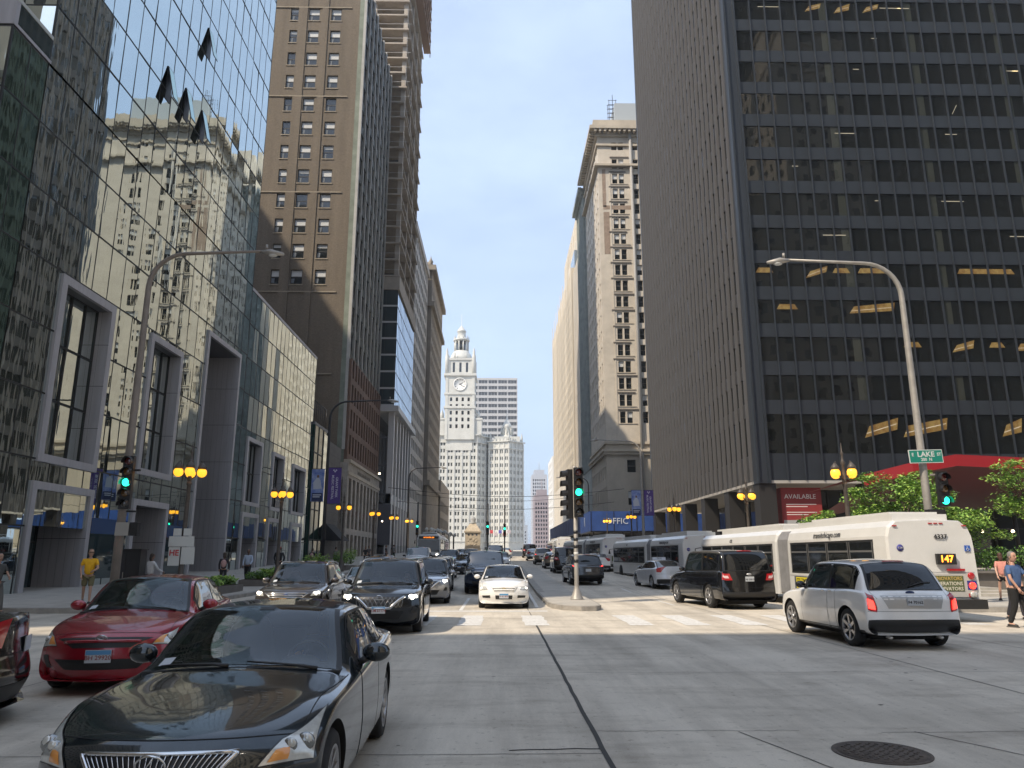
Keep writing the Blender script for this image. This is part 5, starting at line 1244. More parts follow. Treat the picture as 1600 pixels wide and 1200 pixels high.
    if re.get('pipe'):
        for sg in (-1, 1): x = MB(); x.tube([(sg * .5, L / 2 - .45, .25), (sg * .5, L / 2 - .12, .23)], .032, chrome, 10); x.build('exhaust_pipe', root)
    un = MB(); un.box(-W / 2 + .25, W / 2 - .25, -L / 2 + .4, L / 2 - .4, .17, .3, well); un.build('underbody', root)
    if O.clad:
        for sd in (0, 1): x = MB(); q = rect(4.1, 9.2, .9, 2.15); patch(sh, q if sd == 0 else mir(q), .006, blk, x, 30, 4); x.build('sill_cladding', root)
    if O.rails:
        for sd in (1, -1):
            P_, N_ = sh.SN(np.linspace(6.15, 7.95, 12), np.full(12, 6.05 if sd > 0 else 9.95), .0); pts = [(p[0], p[1], p[2] + (.045 if 0 < i < 11 else 0)) for i, p in enumerate(P_)]
            x = MB(); x.tube(pts, .017, alloy, 6); x.build('roof_rail', root)
    if O.taxi:
        x = MB(); x.box(-.36, .36, -.05, .12, H - .01, H + .13, mat('taxi_sign', (.62, .64, .66), .5)); to = x.build('roof_sign', root)
        text('TAXI', .13, fmat((0, .125, H + .06), (-1, 0, 0)), blk, to, 'roof_sign_text', .001); text('TAXI', .13, fmat((0, -.055, H + .06), (1, 0, 0)), blk, to, 'roof_sign_text', .001)
    return root
# station tables: (x centre, x side, half width, z bottom, z shoulder, z centre, roof-rail fraction, roof-rail z)
def sedan(L, W, H, cow=1.35, wt=2.15, rr=3.25, rb=3.95, hood=.72, cowz=.98, deck=1.04, nose=.36, belt=.92, tail=.0):
    h = W / 2
    return [(.10, .44, h * .84, .19, .215, .205, None, None), (.0, nose + .02, h * .945, .19, .46, .47, None, None), (.035, nose + .04, h * .955, .2, .56, hood - .10, None, None),
            (.15, nose + .16, h * .965, .2, .67, hood, None, None), (cow * .55, cow * .6 + .05, h * .985, .19, .80, hood + (cowz - hood) * .62, None, None),
            (cow, cow + .16, h, .18, belt - .05, cowz, .86, belt + .0), (wt, wt + .13, h, .17, belt - .01, H - .03, .70, H - .085), ((wt + rr) / 2 + .1, (wt + rr) / 2 + .05, h, .17, belt + .01, H, .715, H - .075),
            (rr + .08, rr - .02, h, .18, belt + .02, H - .045, .70, H - .11), (rb + .06, rb - .14, h * .985, .19, belt + .04, deck + .01, .80, belt + .075), (L - .10, L - .34, h * .95, .2, belt + .02, deck, None, None),
            (L - .05, L - .30, h * .945, .2, .72, .74, None, None), (L, L - .26, h * .93, .2, .46, .48, None, None), (L - .09, L - .36, h * .86, .22, .25, .24, None, None)]
def suv(L, W, H, cow=1.3, wt=2.0, rr=None, hood=.92, cowz=1.12, nose=.32, belt=1.02, gb=1.12, slope=.35, zb=.22, boxy=0.):
    h = W / 2; rr = rr or L - .42
    return [(.12, .40, h * .86, zb, zb + .03, zb + .02, None, None), (.0, nose, h * .95, zb, .55, .58, None, None), (.03, nose + .02, h * .96, zb, .68, hood - .12, None, None),
            (.13, nose + .12, h * .975, zb, .82, hood, None, None), (cow * .55, cow * .6 + .05, h * .99, zb, belt - .12, hood + (cowz - hood) * .65, None, None),
            (cow, cow + .14, h, zb - .02, belt - .05, cowz, .88, belt + .01), (wt, wt + .12, h, zb - .02, belt, H - .04, .74 + boxy * .08, H - .10), ((wt + rr) / 2, (wt + rr) / 2, h, zb - .02, belt + .01, H, .76 + boxy * .08, H - .085),
            (rr + .06, rr - .06, h, zb, belt + .04, H - .06, .74 + boxy * .08, H - .13), (rr + slope, rr + slope - .12, h * .975, zb, belt + .02, gb, .84 + boxy * .05, gb - .01), (L - .06, L - .20, h * .965, zb, .93, .95, .80, .94),
            (L - .03, L - .17, h * .96, zb, .72, .72, None, None), (L, L - .16, h * .945, zb, .50, .52, None, None), (L - .1, L - .26, h * .88, zb + .03, zb + .06, zb + .05, None, None)]
def put(o, x, y, deg, L, front=True):
    # (x, y) is the middle of the visible bumper; deg turns the car from facing the camera
    a = R(deg); s = L / 2 if front else -L / 2
    o.location = (x - math.sin(a) * s, y + math.cos(a) * s, 0); o.rotation_euler = (0, 0, a); o.location.z = zr(o.location.y)
    return o
lexus = make_car('parked_sedan'.replace('parked_', 'dark_'), 'dark blue grey sedan with slatted grille nearest the camera', 'car', 4.58, 1.76, 1.37, 2.73, .80,
                 sedan(4.58, 1.76, 1.37, 1.44, 2.25, 3.2, 3.95, .74, .94, .99, .42, .88), paint('paint_dark_slate', (.018, .026, .032), .16, .5),
                 dict(open=True, res=9, wr=.325, spokes=10, chrome_line=True, fr=dict(grille=[(1.15, 7.1), (2.3, 6.62)], style='vertical', bt=.01, vshape=False, emblem=(1.85, .062), logo='L', tilt=20,
                      head=[(1.6, 6.3), (2.72, 5.85), (3.8, 4.68), (1.85, 4.4)], amber=(.08, .5, .08, .36), bulbs=[(.5, .62, .06, lens_in), (.55, .3, .045, lens_in)], pz=.36)))
put(lexus, -1.90, 4.45, 1.5, 4.58)
corolla = make_car('red_sedan', 'dark red sedan turning beside the dark sedan', 'car', 4.54, 1.76, 1.46, 2.6, .95,
                   sedan(4.54, 1.76, 1.46, 1.2, 2.05, 3.3, 4.0, .78, 1.0, 1.06, .36, .93), paint('paint_red', (.30, .010, .022), .25, .2),
                   dict(open=True, wr=.315, spokes=7, plate='BH 29920', fr=dict(grille=[(1.55, 6.9), (2.4, 6.05)], n=1, bt=.022, bar=mat('paint_red'), surround=False, emblem=(2.1, .052), logo='ovals', tilt=14,
                      head=[(1.7, 6.1), (2.75, 5.65), (3.65, 4.7), (1.95, 4.4)], amber=(.1, .9, .0, .35), bulbs=[(.5, .5, .05, lens_in)], intakes=[([(.45, 6.5), (.95, 6.0), (.95, 10.), (.45, 9.5)], 'air_intake')], fog=[[(.5, 5.6), (1.2, 5.5), (1.2, 4.8), (.5, 5.0)]], pz=.50)))
put(corolla, -5.12, 10.15, 9, 4.54)
malibu = make_car('white_sedan', 'white sedan with its headlamps on waiting beside the median', 'car', 4.87, 1.79, 1.45, 2.85, .95,
                  sedan(4.87, 1.79, 1.45, 1.3, 2.15, 3.4, 4.2, .77, 1.0, 1.08, .34, .93), paint('paint_white', (.84, .83, .80), .25, 0),
                  dict(open=True, wr=.33, spokes=9, plate='V 41 873', lit=whitelow, fr=dict(grille=[(1.55, 7.0), (2.55, 6.55)], n=2, bt=.03, bar=mat('paint_white'), surround=True, st=.01, emblem=(2.1, .05), logo='bow',
                       head=[(1.85, 6.2), (2.7, 6.0), (3.4, 4.75), (2.05, 4.5)], bulbs=[(.5, .62, .05, lens_in)], intakes=[([(.45, 7.1), (.95, 7.1), (.95, 8.9), (.45, 8.9)], 'air_intake')], fog=[[(.6, 6.5), (.95, 6.5), (.9, 5.2), (.6, 5.2)]], pz=.44)))
put(malibu, .18, 26.0, 0, 4.87)
murano = make_car('black_crossover', 'black crossover with v shaped chrome grille and bright lamps', 'car', 4.90, 1.915, 1.70, 2.825, .96,
                  suv(4.9, 1.915, 1.70, 1.3, 2.1, 4.1, .90, 1.10, .36, 1.02, 1.16, .5), paint('paint_black_blue', (.012, .015, .02), .18, .4),
                  dict(open=True, suv=True, wr=.37, spokes=5, rails=True, plate='CM 61174', lit=whiteon, uend=8.4, fr=dict(grille=[(1.05, 7.3), (2.5, 6.35)], style='mesh', bt=.01, vshape=True, st=.035, emblem=(2.0, .09), logo='ringbar',
                       head=[(2.15, 6.1), (2.75, 5.95), (3.5, 4.7), (2.6, 4.6)], bulbs=[(.45, .2, .07, lens_in), (.5, .5, .05, lens_in)], intakes=[([(.3, 6.6), (.8, 6.3), (.8, 9.7), (.3, 9.4)], 'air_intake')], fog=[[(.7, 5.7), (1.3, 5.4), (1.2, 4.8), (.7, 5.0)]], pz=.56)))
put(murano, -2.72, 17.6, 2, 4.90)
subaru = make_car('brown_wagon', 'dark brown wagon with roof rails behind the red sedan', 'car', 4.8, 1.82, 1.62, 2.745, .98,
                  suv(4.8, 1.82, 1.62, 1.3, 2.05, 4.0, .86, 1.04, .34, .97, 1.1, .5), paint('paint_brown_grey', (.06, .052, .05), .25, .4),
                  dict(open=True, suv=True, wr=.34, spokes=6, rails=True, lit=whitelow, uend=8.35, fr=dict(grille=[(1.7, 6.75), (2.45, 6.3)], n=1, bt=.014, emblem=(2.15, .045), logo='oval',
                       head=[(1.95, 6.1), (2.7, 5.9), (3.5, 4.7), (2.2, 4.5)], bulbs=[(.5, .3, .06, lens_in), (.5, .6, .05, lens_in)], pz=.45)))
put(subaru, -5.55, 20.2, 3, 4.8)
edge = make_car('white_crossover', 'white crossover turning in front of the bus, seen from behind', 'car', 4.5, 1.925, 1.70, 2.72, .88,
                suv(4.5, 1.925, 1.70, 1.2, 1.95, 3.72, .90, 1.10, .34, 1.02, 1.10, .52, .28), mat('paint_white'),
                dict(res=9, suv=True, wr=.365, spokes=6, clad=True, uend=8.32, rear=(8.10, 8.95), mirror=blk, handle=chrome,
                     re=dict(tail=[(9.3, 5.2), (10.9, 4.25), (11.1, 5.6), (9.5, 6.15)], tail_in=[(10.1, 4.7), (10.8, 4.5), (10.9, 5.5), (10.2, 5.7)], tin_mat=redon, pz=.90, recess=mat('recess_silver', (.42, .42, .41), .3, metal=.3), logo=(1.06, 'emblem_navy', (.02, .04, .12)), bump=(11.75, 12.95), stop=8.02, wiper=True, pipe=True, txt='F4 70162')))
put(edge, 8.0, 14.65, 180 + 2, 4.5, False)
# ------------------------------------------------------------------ more traffic
navi = make_car('black_suv', 'big black boxy suv with wide red lamps seen from behind', 'car', 5.29, 2.0, 1.97, 3.02, 1.0,
                suv(5.29, 2.0, 1.97, 1.45, 2.1, 4.85, 1.12, 1.28, .25, 1.18, 1.25, .32, .3, 1.), paint('paint_black', (.008, .008, .009), .15, .3),
                dict(suv=True, wr=.40, spokes=7, rails=True, uend=8.38, rear=(8.08, 8.93), chrome_line=True, mirror=blk, rear_lit=True,
                     re=dict(tail=[(9.15, 5.1), (9.95, 4.3), (9.95, 6.6), (9.2, 6.6)], tail_in=[(9.4, 5.2), (9.7, 4.9), (9.7, 6.4), (9.4, 6.4)], tin_mat=mat('pale_lens', (.75, .55, .55), .2, coat=1), pz=1.0, bump=(11.7, 12.6), stop=8.0, wiper=True, logo=(1.16, 'chrome_badge', (.5, .5, .5)), txt='AB 20815')))
put(navi, 8.45, 25.6, 180 + 8, 5.29, False)
taxi = make_car('white_taxi', 'white taxi sedan with roof sign left of the black suv', 'car', 4.57, 1.80, 1.44, 2.7, .9,
                sedan(4.57, 1.80, 1.44, 1.3, 2.1, 3.35, 4.1, .75, .98, 1.1, .34, .93), paint('paint_silver_white', (.62, .64, .68), .25, .1),
                dict(wr=.32, spokes=5, taxi=True, rear_lit=False, re=dict(tail=[(10.05, 4.3), (10.7, 4.3), (10.8, 5.9), (10.1, 6.9)], pz=.80, bump=(12.0, 12.9))))
put(taxi, 8.95, 39.0, 180 + 7, 4.57, False)
santa = make_car('grey_suv_away', 'dark grey suv with a turn lamp on driving away right of the traffic signal', 'car', 4.7, 1.88, 1.68, 2.7, .92,
                 suv(4.7, 1.88, 1.68, 1.25, 2.0, 3.95, .9, 1.1, .34, 1.02, 1.12, .5, .3), paint('paint_dark_grey', (.05, .052, .056), .22, .4),
                 dict(suv=True, wr=.36, spokes=5, rails=True, uend=8.35, rear_lit=True, rear=(8.1, 8.93), re=dict(tail=[(9.3, 4.9), (9.9, 4.3), (9.9, 6.3), (9.4, 6.4)], tail_in=[(9.4, 4.9), (9.8, 4.7), (9.8, 6.0), (9.5, 6.0)], pz=.78, bump=(11.9, 12.9), stop=8.02)))
put(santa, 5.0, 42.5, 180 + 3, 4.7, False)
BASES = dict(sedan=taxi, suv=santa, wagon=subaru, big=navi, mal=malibu, mur=murano, cor=corolla)
LEN = dict(sedan=4.57, suv=4.7, wagon=4.8, big=5.29, mal=4.87, mur=4.9, cor=4.54)
pc = dict(silver=paint('paint_silver', (.42, .43, .45), .22, .6), grey=paint('paint_grey', (.16, .165, .17), .22, .5), navy=paint('paint_navy', (.02, .035, .07), .2, .4), black=MATS['paint_black'],
          white=MATS['paint_white'], blue=paint('paint_blue', (.12, .20, .30), .2, .4), red=MATS['paint_red'], tan=paint('paint_tan', (.22, .18, .14), .25, .5), dgrey=MATS['paint_dark_grey'])
base_names = {k: o.name for k, o in BASES.items()}
def clone(base, color, x, y, deg, front, name, label, drop=()):
    src = BASES[base]; L = LEN[base]; pm = PM[base_names[base]]
    src.location, l0 = src.location, src.location.copy(); new = copy_tree(src, label=label); new.name = name
    def rec(o):
        for c in list(o.children):
            if c.name.split('.')[0] in drop: 
                for q in list(c.children): bpy.data.objects.remove(q)
                bpy.data.objects.remove(c); continue
            for i, sl_ in enumerate(c.material_slots):
                if sl_.material == pm: sl_.link = 'OBJECT'; sl_.material = pc[color]
            rec(c)
    rec(new); put(new, x, y, deg, L, front)
    new['group'] = 'cars coming towards the crossing' if front else 'cars driving away up the avenue'
    return new
def kids(o): return list(o.children)
FAR = ('panel_gaps', 'wiper', 'chrome_strip', 'exhaust_pipe', 'emblem')
traffic = [  # base, colour, x, y, turn, oncoming, name, label
 ('sedan', 'white', -4.85, 27.4, 4, 1, 'white_taxi_sedan', 'white taxi sedan half hidden between the brown wagon and the black crossover', ('wiper',)),
 ('mur', 'silver', -2.75, 28.6, 3, 1, 'silver_crossover', 'silver crossover right behind the black crossover', ('roof_rail',)),
 ('big', 'navy', -.62, 35.5, 1, 1, 'navy_suv', 'dark navy suv right behind the white sedan', ('roof_rail',)),
 ('suv', 'grey', -5.9, 36.5, 4, 1, 'grey_suv', 'grey suv behind the white taxi sedan near the planters', ()),
 ('wagon', 'dgrey', -3.1, 37.5, 3, 1, 'dark_grey_suv', 'dark grey suv behind the silver crossover', ()),
 ('mal', 'silver', -3.7, 48, 0, 1, 'silver_sedan', 'pale silver sedan behind the dark grey suv', ('roof_rail',)),
 ('cor', 'dgrey', -2.9, 56, -12, 1, 'charcoal_sedan', 'charcoal sedan slanting between lanes near the middle', ()),
 ('cor', 'navy', -8.0, 52, 3, 1, 'navy_sedan', 'dark sedan low behind the grey suv on the kerb side', ()),
 ('big', 'white', -6.3, 58, 2, 1, 'white_van', 'white van in front of the oncoming bus', ('roof_rail',)),
 ('mur', 'blue', -4.4, 66, 0, 1, 'steel_blue_suv', 'steel blue suv far back left of centre', ()),
 ('suv', 'black', -1.0, 56, 0, 1, 'black_suv_oncoming', 'black suv far back behind the navy suv', ()),
 ('mal', 'white', .2, 68, 0, 1, 'white_car_far', 'small white car far back beside the median', ()),
 ('wagon', 'silver', -2.9, 78, 0, 1, 'silver_wagon_far', 'small silver wagon far back in the middle lane', ()),
 ('big', 'dgrey', -.4, 84, 0, 1, 'grey_suv_far', 'small dark suv far back near the bridge house', ()),
 ('mal', 'blue', -6.8, 84, 0, 1, 'blue_car_far', 'small blue car far back by the left kerb', ()),
 ('cor', 'silver', -4.6, 92, 0, 1, 'silver_car_far', 'tiny silver car far back below the bridge house', ()),
 ('big', 'black', 5.15, 57.5, 180, 0, 'black_suv_away', 'tall black suv with brake lamps on beyond the signal pole', ()),
 ('sedan', 'white', 8.0, 60, 180, 0, 'white_sedan_away', 'white sedan with red lamps just right of the grey suv', ('roof_sign',)),
 ('sedan', 'tan', 4.9, 67, 180, 0, 'cream_sedan_away', 'cream sedan edge showing left of the tall black suv', ('roof_sign',)),
 ('suv', 'tan', 4.6, 78, 180, 0, 'bronze_suv_away', 'bronze suv farther up left of the tall black suv', ()),
 ('sedan', 'silver', 4.3, 93, 180, 0, 'silver_sedan_away', 'silver sedan in the queue driving away', ('roof_sign',)),
 ('big', 'black', 4.4, 108, 180, 0, 'black_van_away', 'black van in the queue driving away', ()),
 ('sedan', 'white', 1.0, 112, 180, 1, 'white_speck_car', 'tiny white car in the far gap beside the median', ('roof_sign',)),
 ('suv', 'red', 8.2, 118, 180, 0, 'red_suv_away', 'small red suv far up the right lanes', ()),
 ('sedan', 'grey', 5.0, 128, 180, 0, 'grey_speck_car', 'tiny grey car farthest up the right lanes', ('roof_sign',)),
 ('suv', 'silver', -1.2, 104, 0, 1, 'silver_speck_car', 'tiny silver suv at the far end of the oncoming queue', ()),
]
for b_, c_, x, y, dg_, fr_, nm_, lb_, dr_ in traffic: clone(b_, c_, x, y, dg_ + (0 if fr_ else 0), bool(fr_), nm_.replace('_far', '').replace('_away', '').replace('_oncoming', ''), lb_, FAR + dr_ if y > 30 else dr_)
# the black car cut by the left edge of the picture
blackcar = make_car('black_sedan', 'black sedan tail cut off by the left edge of the view', 'car', 4.7, 1.83, 1.46, 2.75, .95,
                    sedan(4.7, 1.83, 1.46, 1.3, 2.15, 3.35, 4.2, .75, .98, 1.12, .36, .94), MATS['paint_black'],
                    dict(wr=.335, spokes=7, re=dict(tail=[(10.0, 4.0), (10.7, 4.2), (10.8, 5.9), (10.1, 6.6)], pz=.8, bump=(12.2, 12.9))))
put(blackcar, -6.05, 9.15, 180 + 24, 4.7, False)
blackcar.location = (-7.45, 8.05, 0); blackcar.rotation_euler = (0, 0, R(-68))

# ------------------------------------------------------------------ articulated buses
busw = mat('bus_white', (.66, .655, .63), .3, coat=.4, nv=.06, ns=1.5); busg = mat('bus_window', (.012, .014, .015), .04, spec=.8); bell = mat('bellows', (.20, .20, .205), .8, nv=.2, ns=3)
busb = mat('bus_blue', (.03, .04, .22), .4); busr = mat('bus_red', (.45, .03, .04), .4); busk = mat('bus_black', (.02, .02, .02), .5)
ledo = mat('led_orange', (1, .35, .05), .5, emit=(1, .25, .02), es=2.2); yel = mat('ad_yellow', (.75, .62, .02), .5)
def bus_section(root, L, rear, front, W=2.6, Ht=2.95, lettering=None, ad=False):
    # local: rear end at y=0, runs towards +y (direction of travel); left side is -x
    h = W / 2; prof = [(-h, .38), (-h, 2.15), (-h + .015, 2.45), (-h + .10, 2.72), (-h + .30, 2.90), (0, Ht), (h - .30, 2.90), (h - .10, 2.72), (h - .015, 2.45), (h, 2.15), (h, .38)]
    b = MB(); n = len(prof)
    ys = [0, .12, L - .12, L]; sc = [.975, 1, 1, .975] 
    vs = []
    for y, s_ in zip(ys, sc):
        for x, z in prof: vs.append((x * s_, y + ((.10 * (z - .4) / 2.5 if (rear and y < .2) else 0)), .38 + (z - .38) * (s_ if not (rear and y == 0) else .985)))
    fs = []
    for i in range(3):
        for j in range(n - 1): fs.append((i * n + j, i * n + j + 1, (i + 1) * n + j + 1, (i + 1) * n + j))
    fs += [tuple(range(n)), tuple(range(3 * n, 4 * n))[::-1]]; fs += [(0, n, 2 * n, 3 * n, 3 * n + n - 1, 2 * n + n - 1, n + n - 1, n - 1)]
    b.add(vs, fs, busw); bo = b.build('bus_body', root)
    # dark window band each side, panes inside it
    for sx in (-1, 1):
        x = sx * (h + .004); w_ = MB(); y0, y1 = (.9 if rear else .35), L - .35
        w_.box(min(x, x - sx * .01), max(x, x - sx * .01), y0, y1, 1.24, 2.36, busk); wo = w_.build('window_band', root)
        k = max(2, round((y1 - y0) / 1.45)); d = (y1 - y0) / k
        for i in range(k):
            p = MB(); a, c = y0 + i * d + .08, y0 + (i + 1) * d - .08; xx = x + sx * .006
            p.quad((xx, a, 1.32), (xx, c, 1.32), (xx, c, 1.98), (xx, a, 1.98), busg); p.quad((xx, a, 2.04), (xx, c, 2.04), (xx, c, 2.29), (xx, a, 2.29), busg)
            for aa, cc, z0, z1 in ((a - .02, c + .02, 1.98, 2.04), (a - .03, a, 1.30, 2.31), (c, c + .03, 1.30, 2.31)): p.box(min(xx, xx + sx * .008), max(xx, xx + sx * .008), aa, cc, z0, z1, mat('window_bar', (.12, .12, .12), .5))
            p.build('window', wo)
        g = MB(); g.box(min(x, x + sx * .004), max(x, x + sx * .004), .6, L - .3, .40, .46, busk); g.box(min(x, x + sx * .003), max(x, x + sx * .003), .25, L - .1, 1.13, 1.17, mat('bus_trim', (.45, .44, .42), .4)); g.build('side_trim', root)
        if ad and sx < 0:
            a = MB(); a.box(x - .012, x, L - 2.3, L - .55, .55, 1.12, mat('ad_grey', (.10, .11, .12), .5)); a.box(x - .016, x - .012, L - 1.7, L - .7, .58, 1.09, yel); ao = a.build('side_advert', root)
            text("IT'S TIME\nTO WIN", .23, fmat((x - .018, L - 1.2, .84), (0, -1, 0), (-1, 0, 0)), busk, ao, 'advert_lettering', .001, bold=.004)
    r = MB(); r.box(-.85, .85, .5 if rear else .2, L - (.2 if rear else 2.2), Ht - .06, Ht + .16, busw); r.box(-.75, .75, .8, L - 1.2, Ht + .16, Ht + .24, busw); r.build('roof_unit', root)
    if lettering: text(lettering, .30, fmat((-h + .028, L * .5 + .3, 2.57), (0, -1, 0), V((-1, 0, .31)).normalized()), busk, root, 'bus_lettering', .003, sx=.9)
    for y in ([L * .42] if rear else ([1.2, L - 2.6] if front else [1.0])):
        for sx in (-1, 1):
            a = MB(); a.lathe([(.56, sx * (h - .05)), (.56, sx * (h + .003))], well, 28, (0, y, .52), axis='x'); a.build('wheel_arch', root)
            t, g = wheel_mesh(.48, .28, 8, 0); wo = t.build('wheel', root); g.build('rim', wo); wo.location = (sx * (h - .14), y, .48); wo.rotation_euler = (0, 0, 0 if sx > 0 else math.pi)
    if rear:
        yy = -.004
        x = MB(); x.box(-h + .1, h - .1, -.34, .1, .38, .64, busk); x.build('rear_bumper', root)
        x = MB(); x.quad((-h + .12, .03, 1.40), (h - .12, .03, 1.40), (h - .12, .05, 1.43), (-h + .12, .05, 1.43), mat('bus_trim')); x.box(-h + .16, h - .16, -.02, .03, .70, 1.36, mat('bus_panel', (.50, .48, .45), .4)); x.build('engine_door', root)
        x = MB(); x.box(.05, .62, -.07, .02, 1.62, 1.93, busk); so_ = x.build('route_display', root); text('147', .27, fmat((.33, -.075, 1.775), (1, 0, 0)), ledo, so_, 'route_number', .002, bold=.006)
        text('4337', .20, fmat((.30, .05, 2.42), (1, 0, 0)), busk, root, 'fleet_number', .012)
        for x0 in (.0, .16, .32): x = MB(); x.box(x0, x0 + .11, .07, .12, 2.80, 2.83, redl); x.build('marker_lamp', root)
        for x0 in (-1.1, 1.0): x = MB(); x.box(x0, x0 + .12, .05, .12, 2.73, 2.76, redl); x.build('marker_lamp', root)
        x = MB(); x.box(.35, .85, -.05, .03, 1.44, 1.50, redl); x.build('brake_bar', root)
        x = MB(); x.lathe([(.10, -.01), (.10, .0), (0, .002)], mat('seal_blue', (.05, .05, .25), .5), 20, (-.95, .05, 2.1), axis='y'); xo = x.build('round_seal', root); text('CTA', .07, fmat((-.95, .04, 2.1), (1, 0, 0)), mat('seal_white', (.7, .7, .7), .5), xo, 'seal_lettering', .004)
        x = MB(); x.box(.98, 1.14, .03, .05, 2.0, 2.17, mat('access_blue', (.02, .10, .42), .5)); xo = x.build('access_sign', root)
        w_ = MB(); ww = mat('seal_white'); w_.tube([(1.045, .02, 2.14), (1.05, .02, 2.09), (1.09, .02, 2.085), (1.105, .02, 2.04)], .007, ww, 5); w_.tube([(1.05 + .032 * math.cos(t * .6 + 1.4), .02, 2.055 + .032 * math.sin(t * .6 + 1.4)) for t in range(9)], .006, ww, 5); w_.build('access_symbol', xo)
        x = MB(); x.box(-.5, .78, -.03, -.02, .86, 1.30, mat('ad_green', (.10, .12, .05), .5)); xo = x.build('rear_advert', root)
        for i, (t_, c_) in enumerate((('INNOVATORS', (.5, .35, .1)), ('GENERATIONS', (.65, .62, .5)), ('ELEVATORS', (.65, .62, .5)))): text(t_, .14, fmat((.74, -.034, 1.22 - i * .145), (1, 0, 0)), mat('ad_text%d' % i, c_, .5), xo, 'advert_lettering', .001, align='RIGHT', bold=.003)
        for z, m_ in ((1.30, redl), (1.02, redon), (.76, lens)):
            x = MB(); x.T = Matrix.Translation((1.02, -.02, z)) @ Matrix.Rotation(R(90), 4, 'X'); x.lathe([(.10, -.02), (.10, .03), (.07, .045), (0, .05)], m_, 18); x.build('tail_light', root)
            x = MB(); x.T = Matrix.Translation((-1.02, -.02, z)) @ Matrix.Rotation(R(90), 4, 'X'); x.lathe([(.10, -.02), (.10, .03), (.07, .045), (0, .05)], m_, 18); x.build('tail_light', root)
        x = MB(); x.box(.88, 1.16, -.025, -.02, .9, 1.16, busb); x.box(.88, 1.02, -.025, -.02, .70, .80, busr); x.build('corner_stripe', root)
    if front:
        x = MB(); x.box(-h + .12, h - .12, L - .02, L + .03, 1.0, 2.35, busg); x.build('windshield', root); x = MB(); x.box(-h + .2, h - .2, L, L + .05, 2.42, 2.70, busk); xo = x.build('destination_sign', root)
        text('147 OUTER DR', .18, fmat((0, L + .055, 2.56), (-1, 0, 0)), ledo, xo, 'sign_lettering', .001)
        for sx in (-1, 1): x = MB(); x.ball((sx * .95, L + .02, .72), .12, whiteon, 12, (1, .4, .7)); x.build('headlight', root); x = MB(); x.tube([(sx * 1.25, L, 2.3), (sx * 1.5, L + .25, 2.25), (sx * 1.5, L + .25, 1.9)], [.02, .02, .09], busk, 6); x.build('side_mirror', root)
        x = MB(); x.box(-h + .05, h - .05, L - .02, L + .1, .38, .6, busk); x.build('front_bumper', root)
def make_bus(label, x, y, deg, bend, Lr=7.4, Lf=9.6, ad=False, z=None):
    root = empty('articulated_bus', (x, y, zr(y) if z is None else z), R(deg), label, 'bus', 'articulated buses in the kerb lane')
    rr = bpy.data.objects.new('rear_section', None); COL.objects.link(rr); rr.parent = root
    ff = bpy.data.objects.new('front_section', None); COL.objects.link(ff); ff.parent = root
    ff.location = (-math.sin(R(bend)) * 0, Lr + 1.1, 0); ff.rotation_euler = (0, 0, R(bend))
    # sections are kept flat (bus > part > sub-part): build then lift out of the helper empties
    bus_section(rr, Lr, True, False, lettering='transitchicago.com', ad=ad); bus_section(ff, Lf, False, True, lettering='cta')
    bl = MB(); h = 1.22
    for i in range(13):
        t = i / 12; y_ = Lr - .05 + 1.2 * t; s_ = 1.0 if i % 2 else .955
        p = [(-h * s_, .45), (-h * s_, 2.5), (-h * s_ + .2, 2.85 * (.99 if i % 2 else .97)), (h * s_ - .2, 2.85 * (.99 if i % 2 else .97)), (h * s_, 2.5), (h * s_, .45)]
        if i: bl.add([(q[0], yp, q[1]) for q in pp_] + [(q[0], y_, q[1]) for q in p], [(j, j + 1, 7 + j, 6 + j) for j in range(5)], bell)
        pp_, yp = p, y_
    bl.build('bellows', root)
    bpy.context.view_layer.update()
    for hlp in (rr, ff):
        for c in list(hlp.children):
            M_ = hlp.matrix_basis @ c.matrix_basis; c.parent = root; c.matrix_basis = M_
        bpy.data.objects.remove(hlp)
    return root
make_bus('nearest articulated bus with route 147 display, white with grey bellows', 12.05, 20.9, 1.5, 1.5, ad=True)
def far_bus(src, label, x, y, deg):
    o = copy_tree(src, label=label); o.location = (x, y, zr(y)); o.rotation_euler = (0, 0, R(deg)); return o
_bus = [o for o in bpy.data.objects if o.name.startswith('articulated_bus')][0]; _bus.scale = (.95, .95, .94)
b1 = [o for o in bpy.data.objects if o.name.startswith('articulated_bus')][0]
far_bus(b1, 'second articulated bus stopped in front of the nearest one', 11.3, 41.5, 3.5)
far_bus(b1, 'third articulated bus beside the blue hoarding, angled to the kerb', 9.6, 61.5, 5)
far_bus(b1, 'oncoming bus with orange sign far up the left lanes', -7.6, 97, 180)
far_bus(b1, 'small bus far up the right lanes below the hoarding', 9.5, 108, 0)
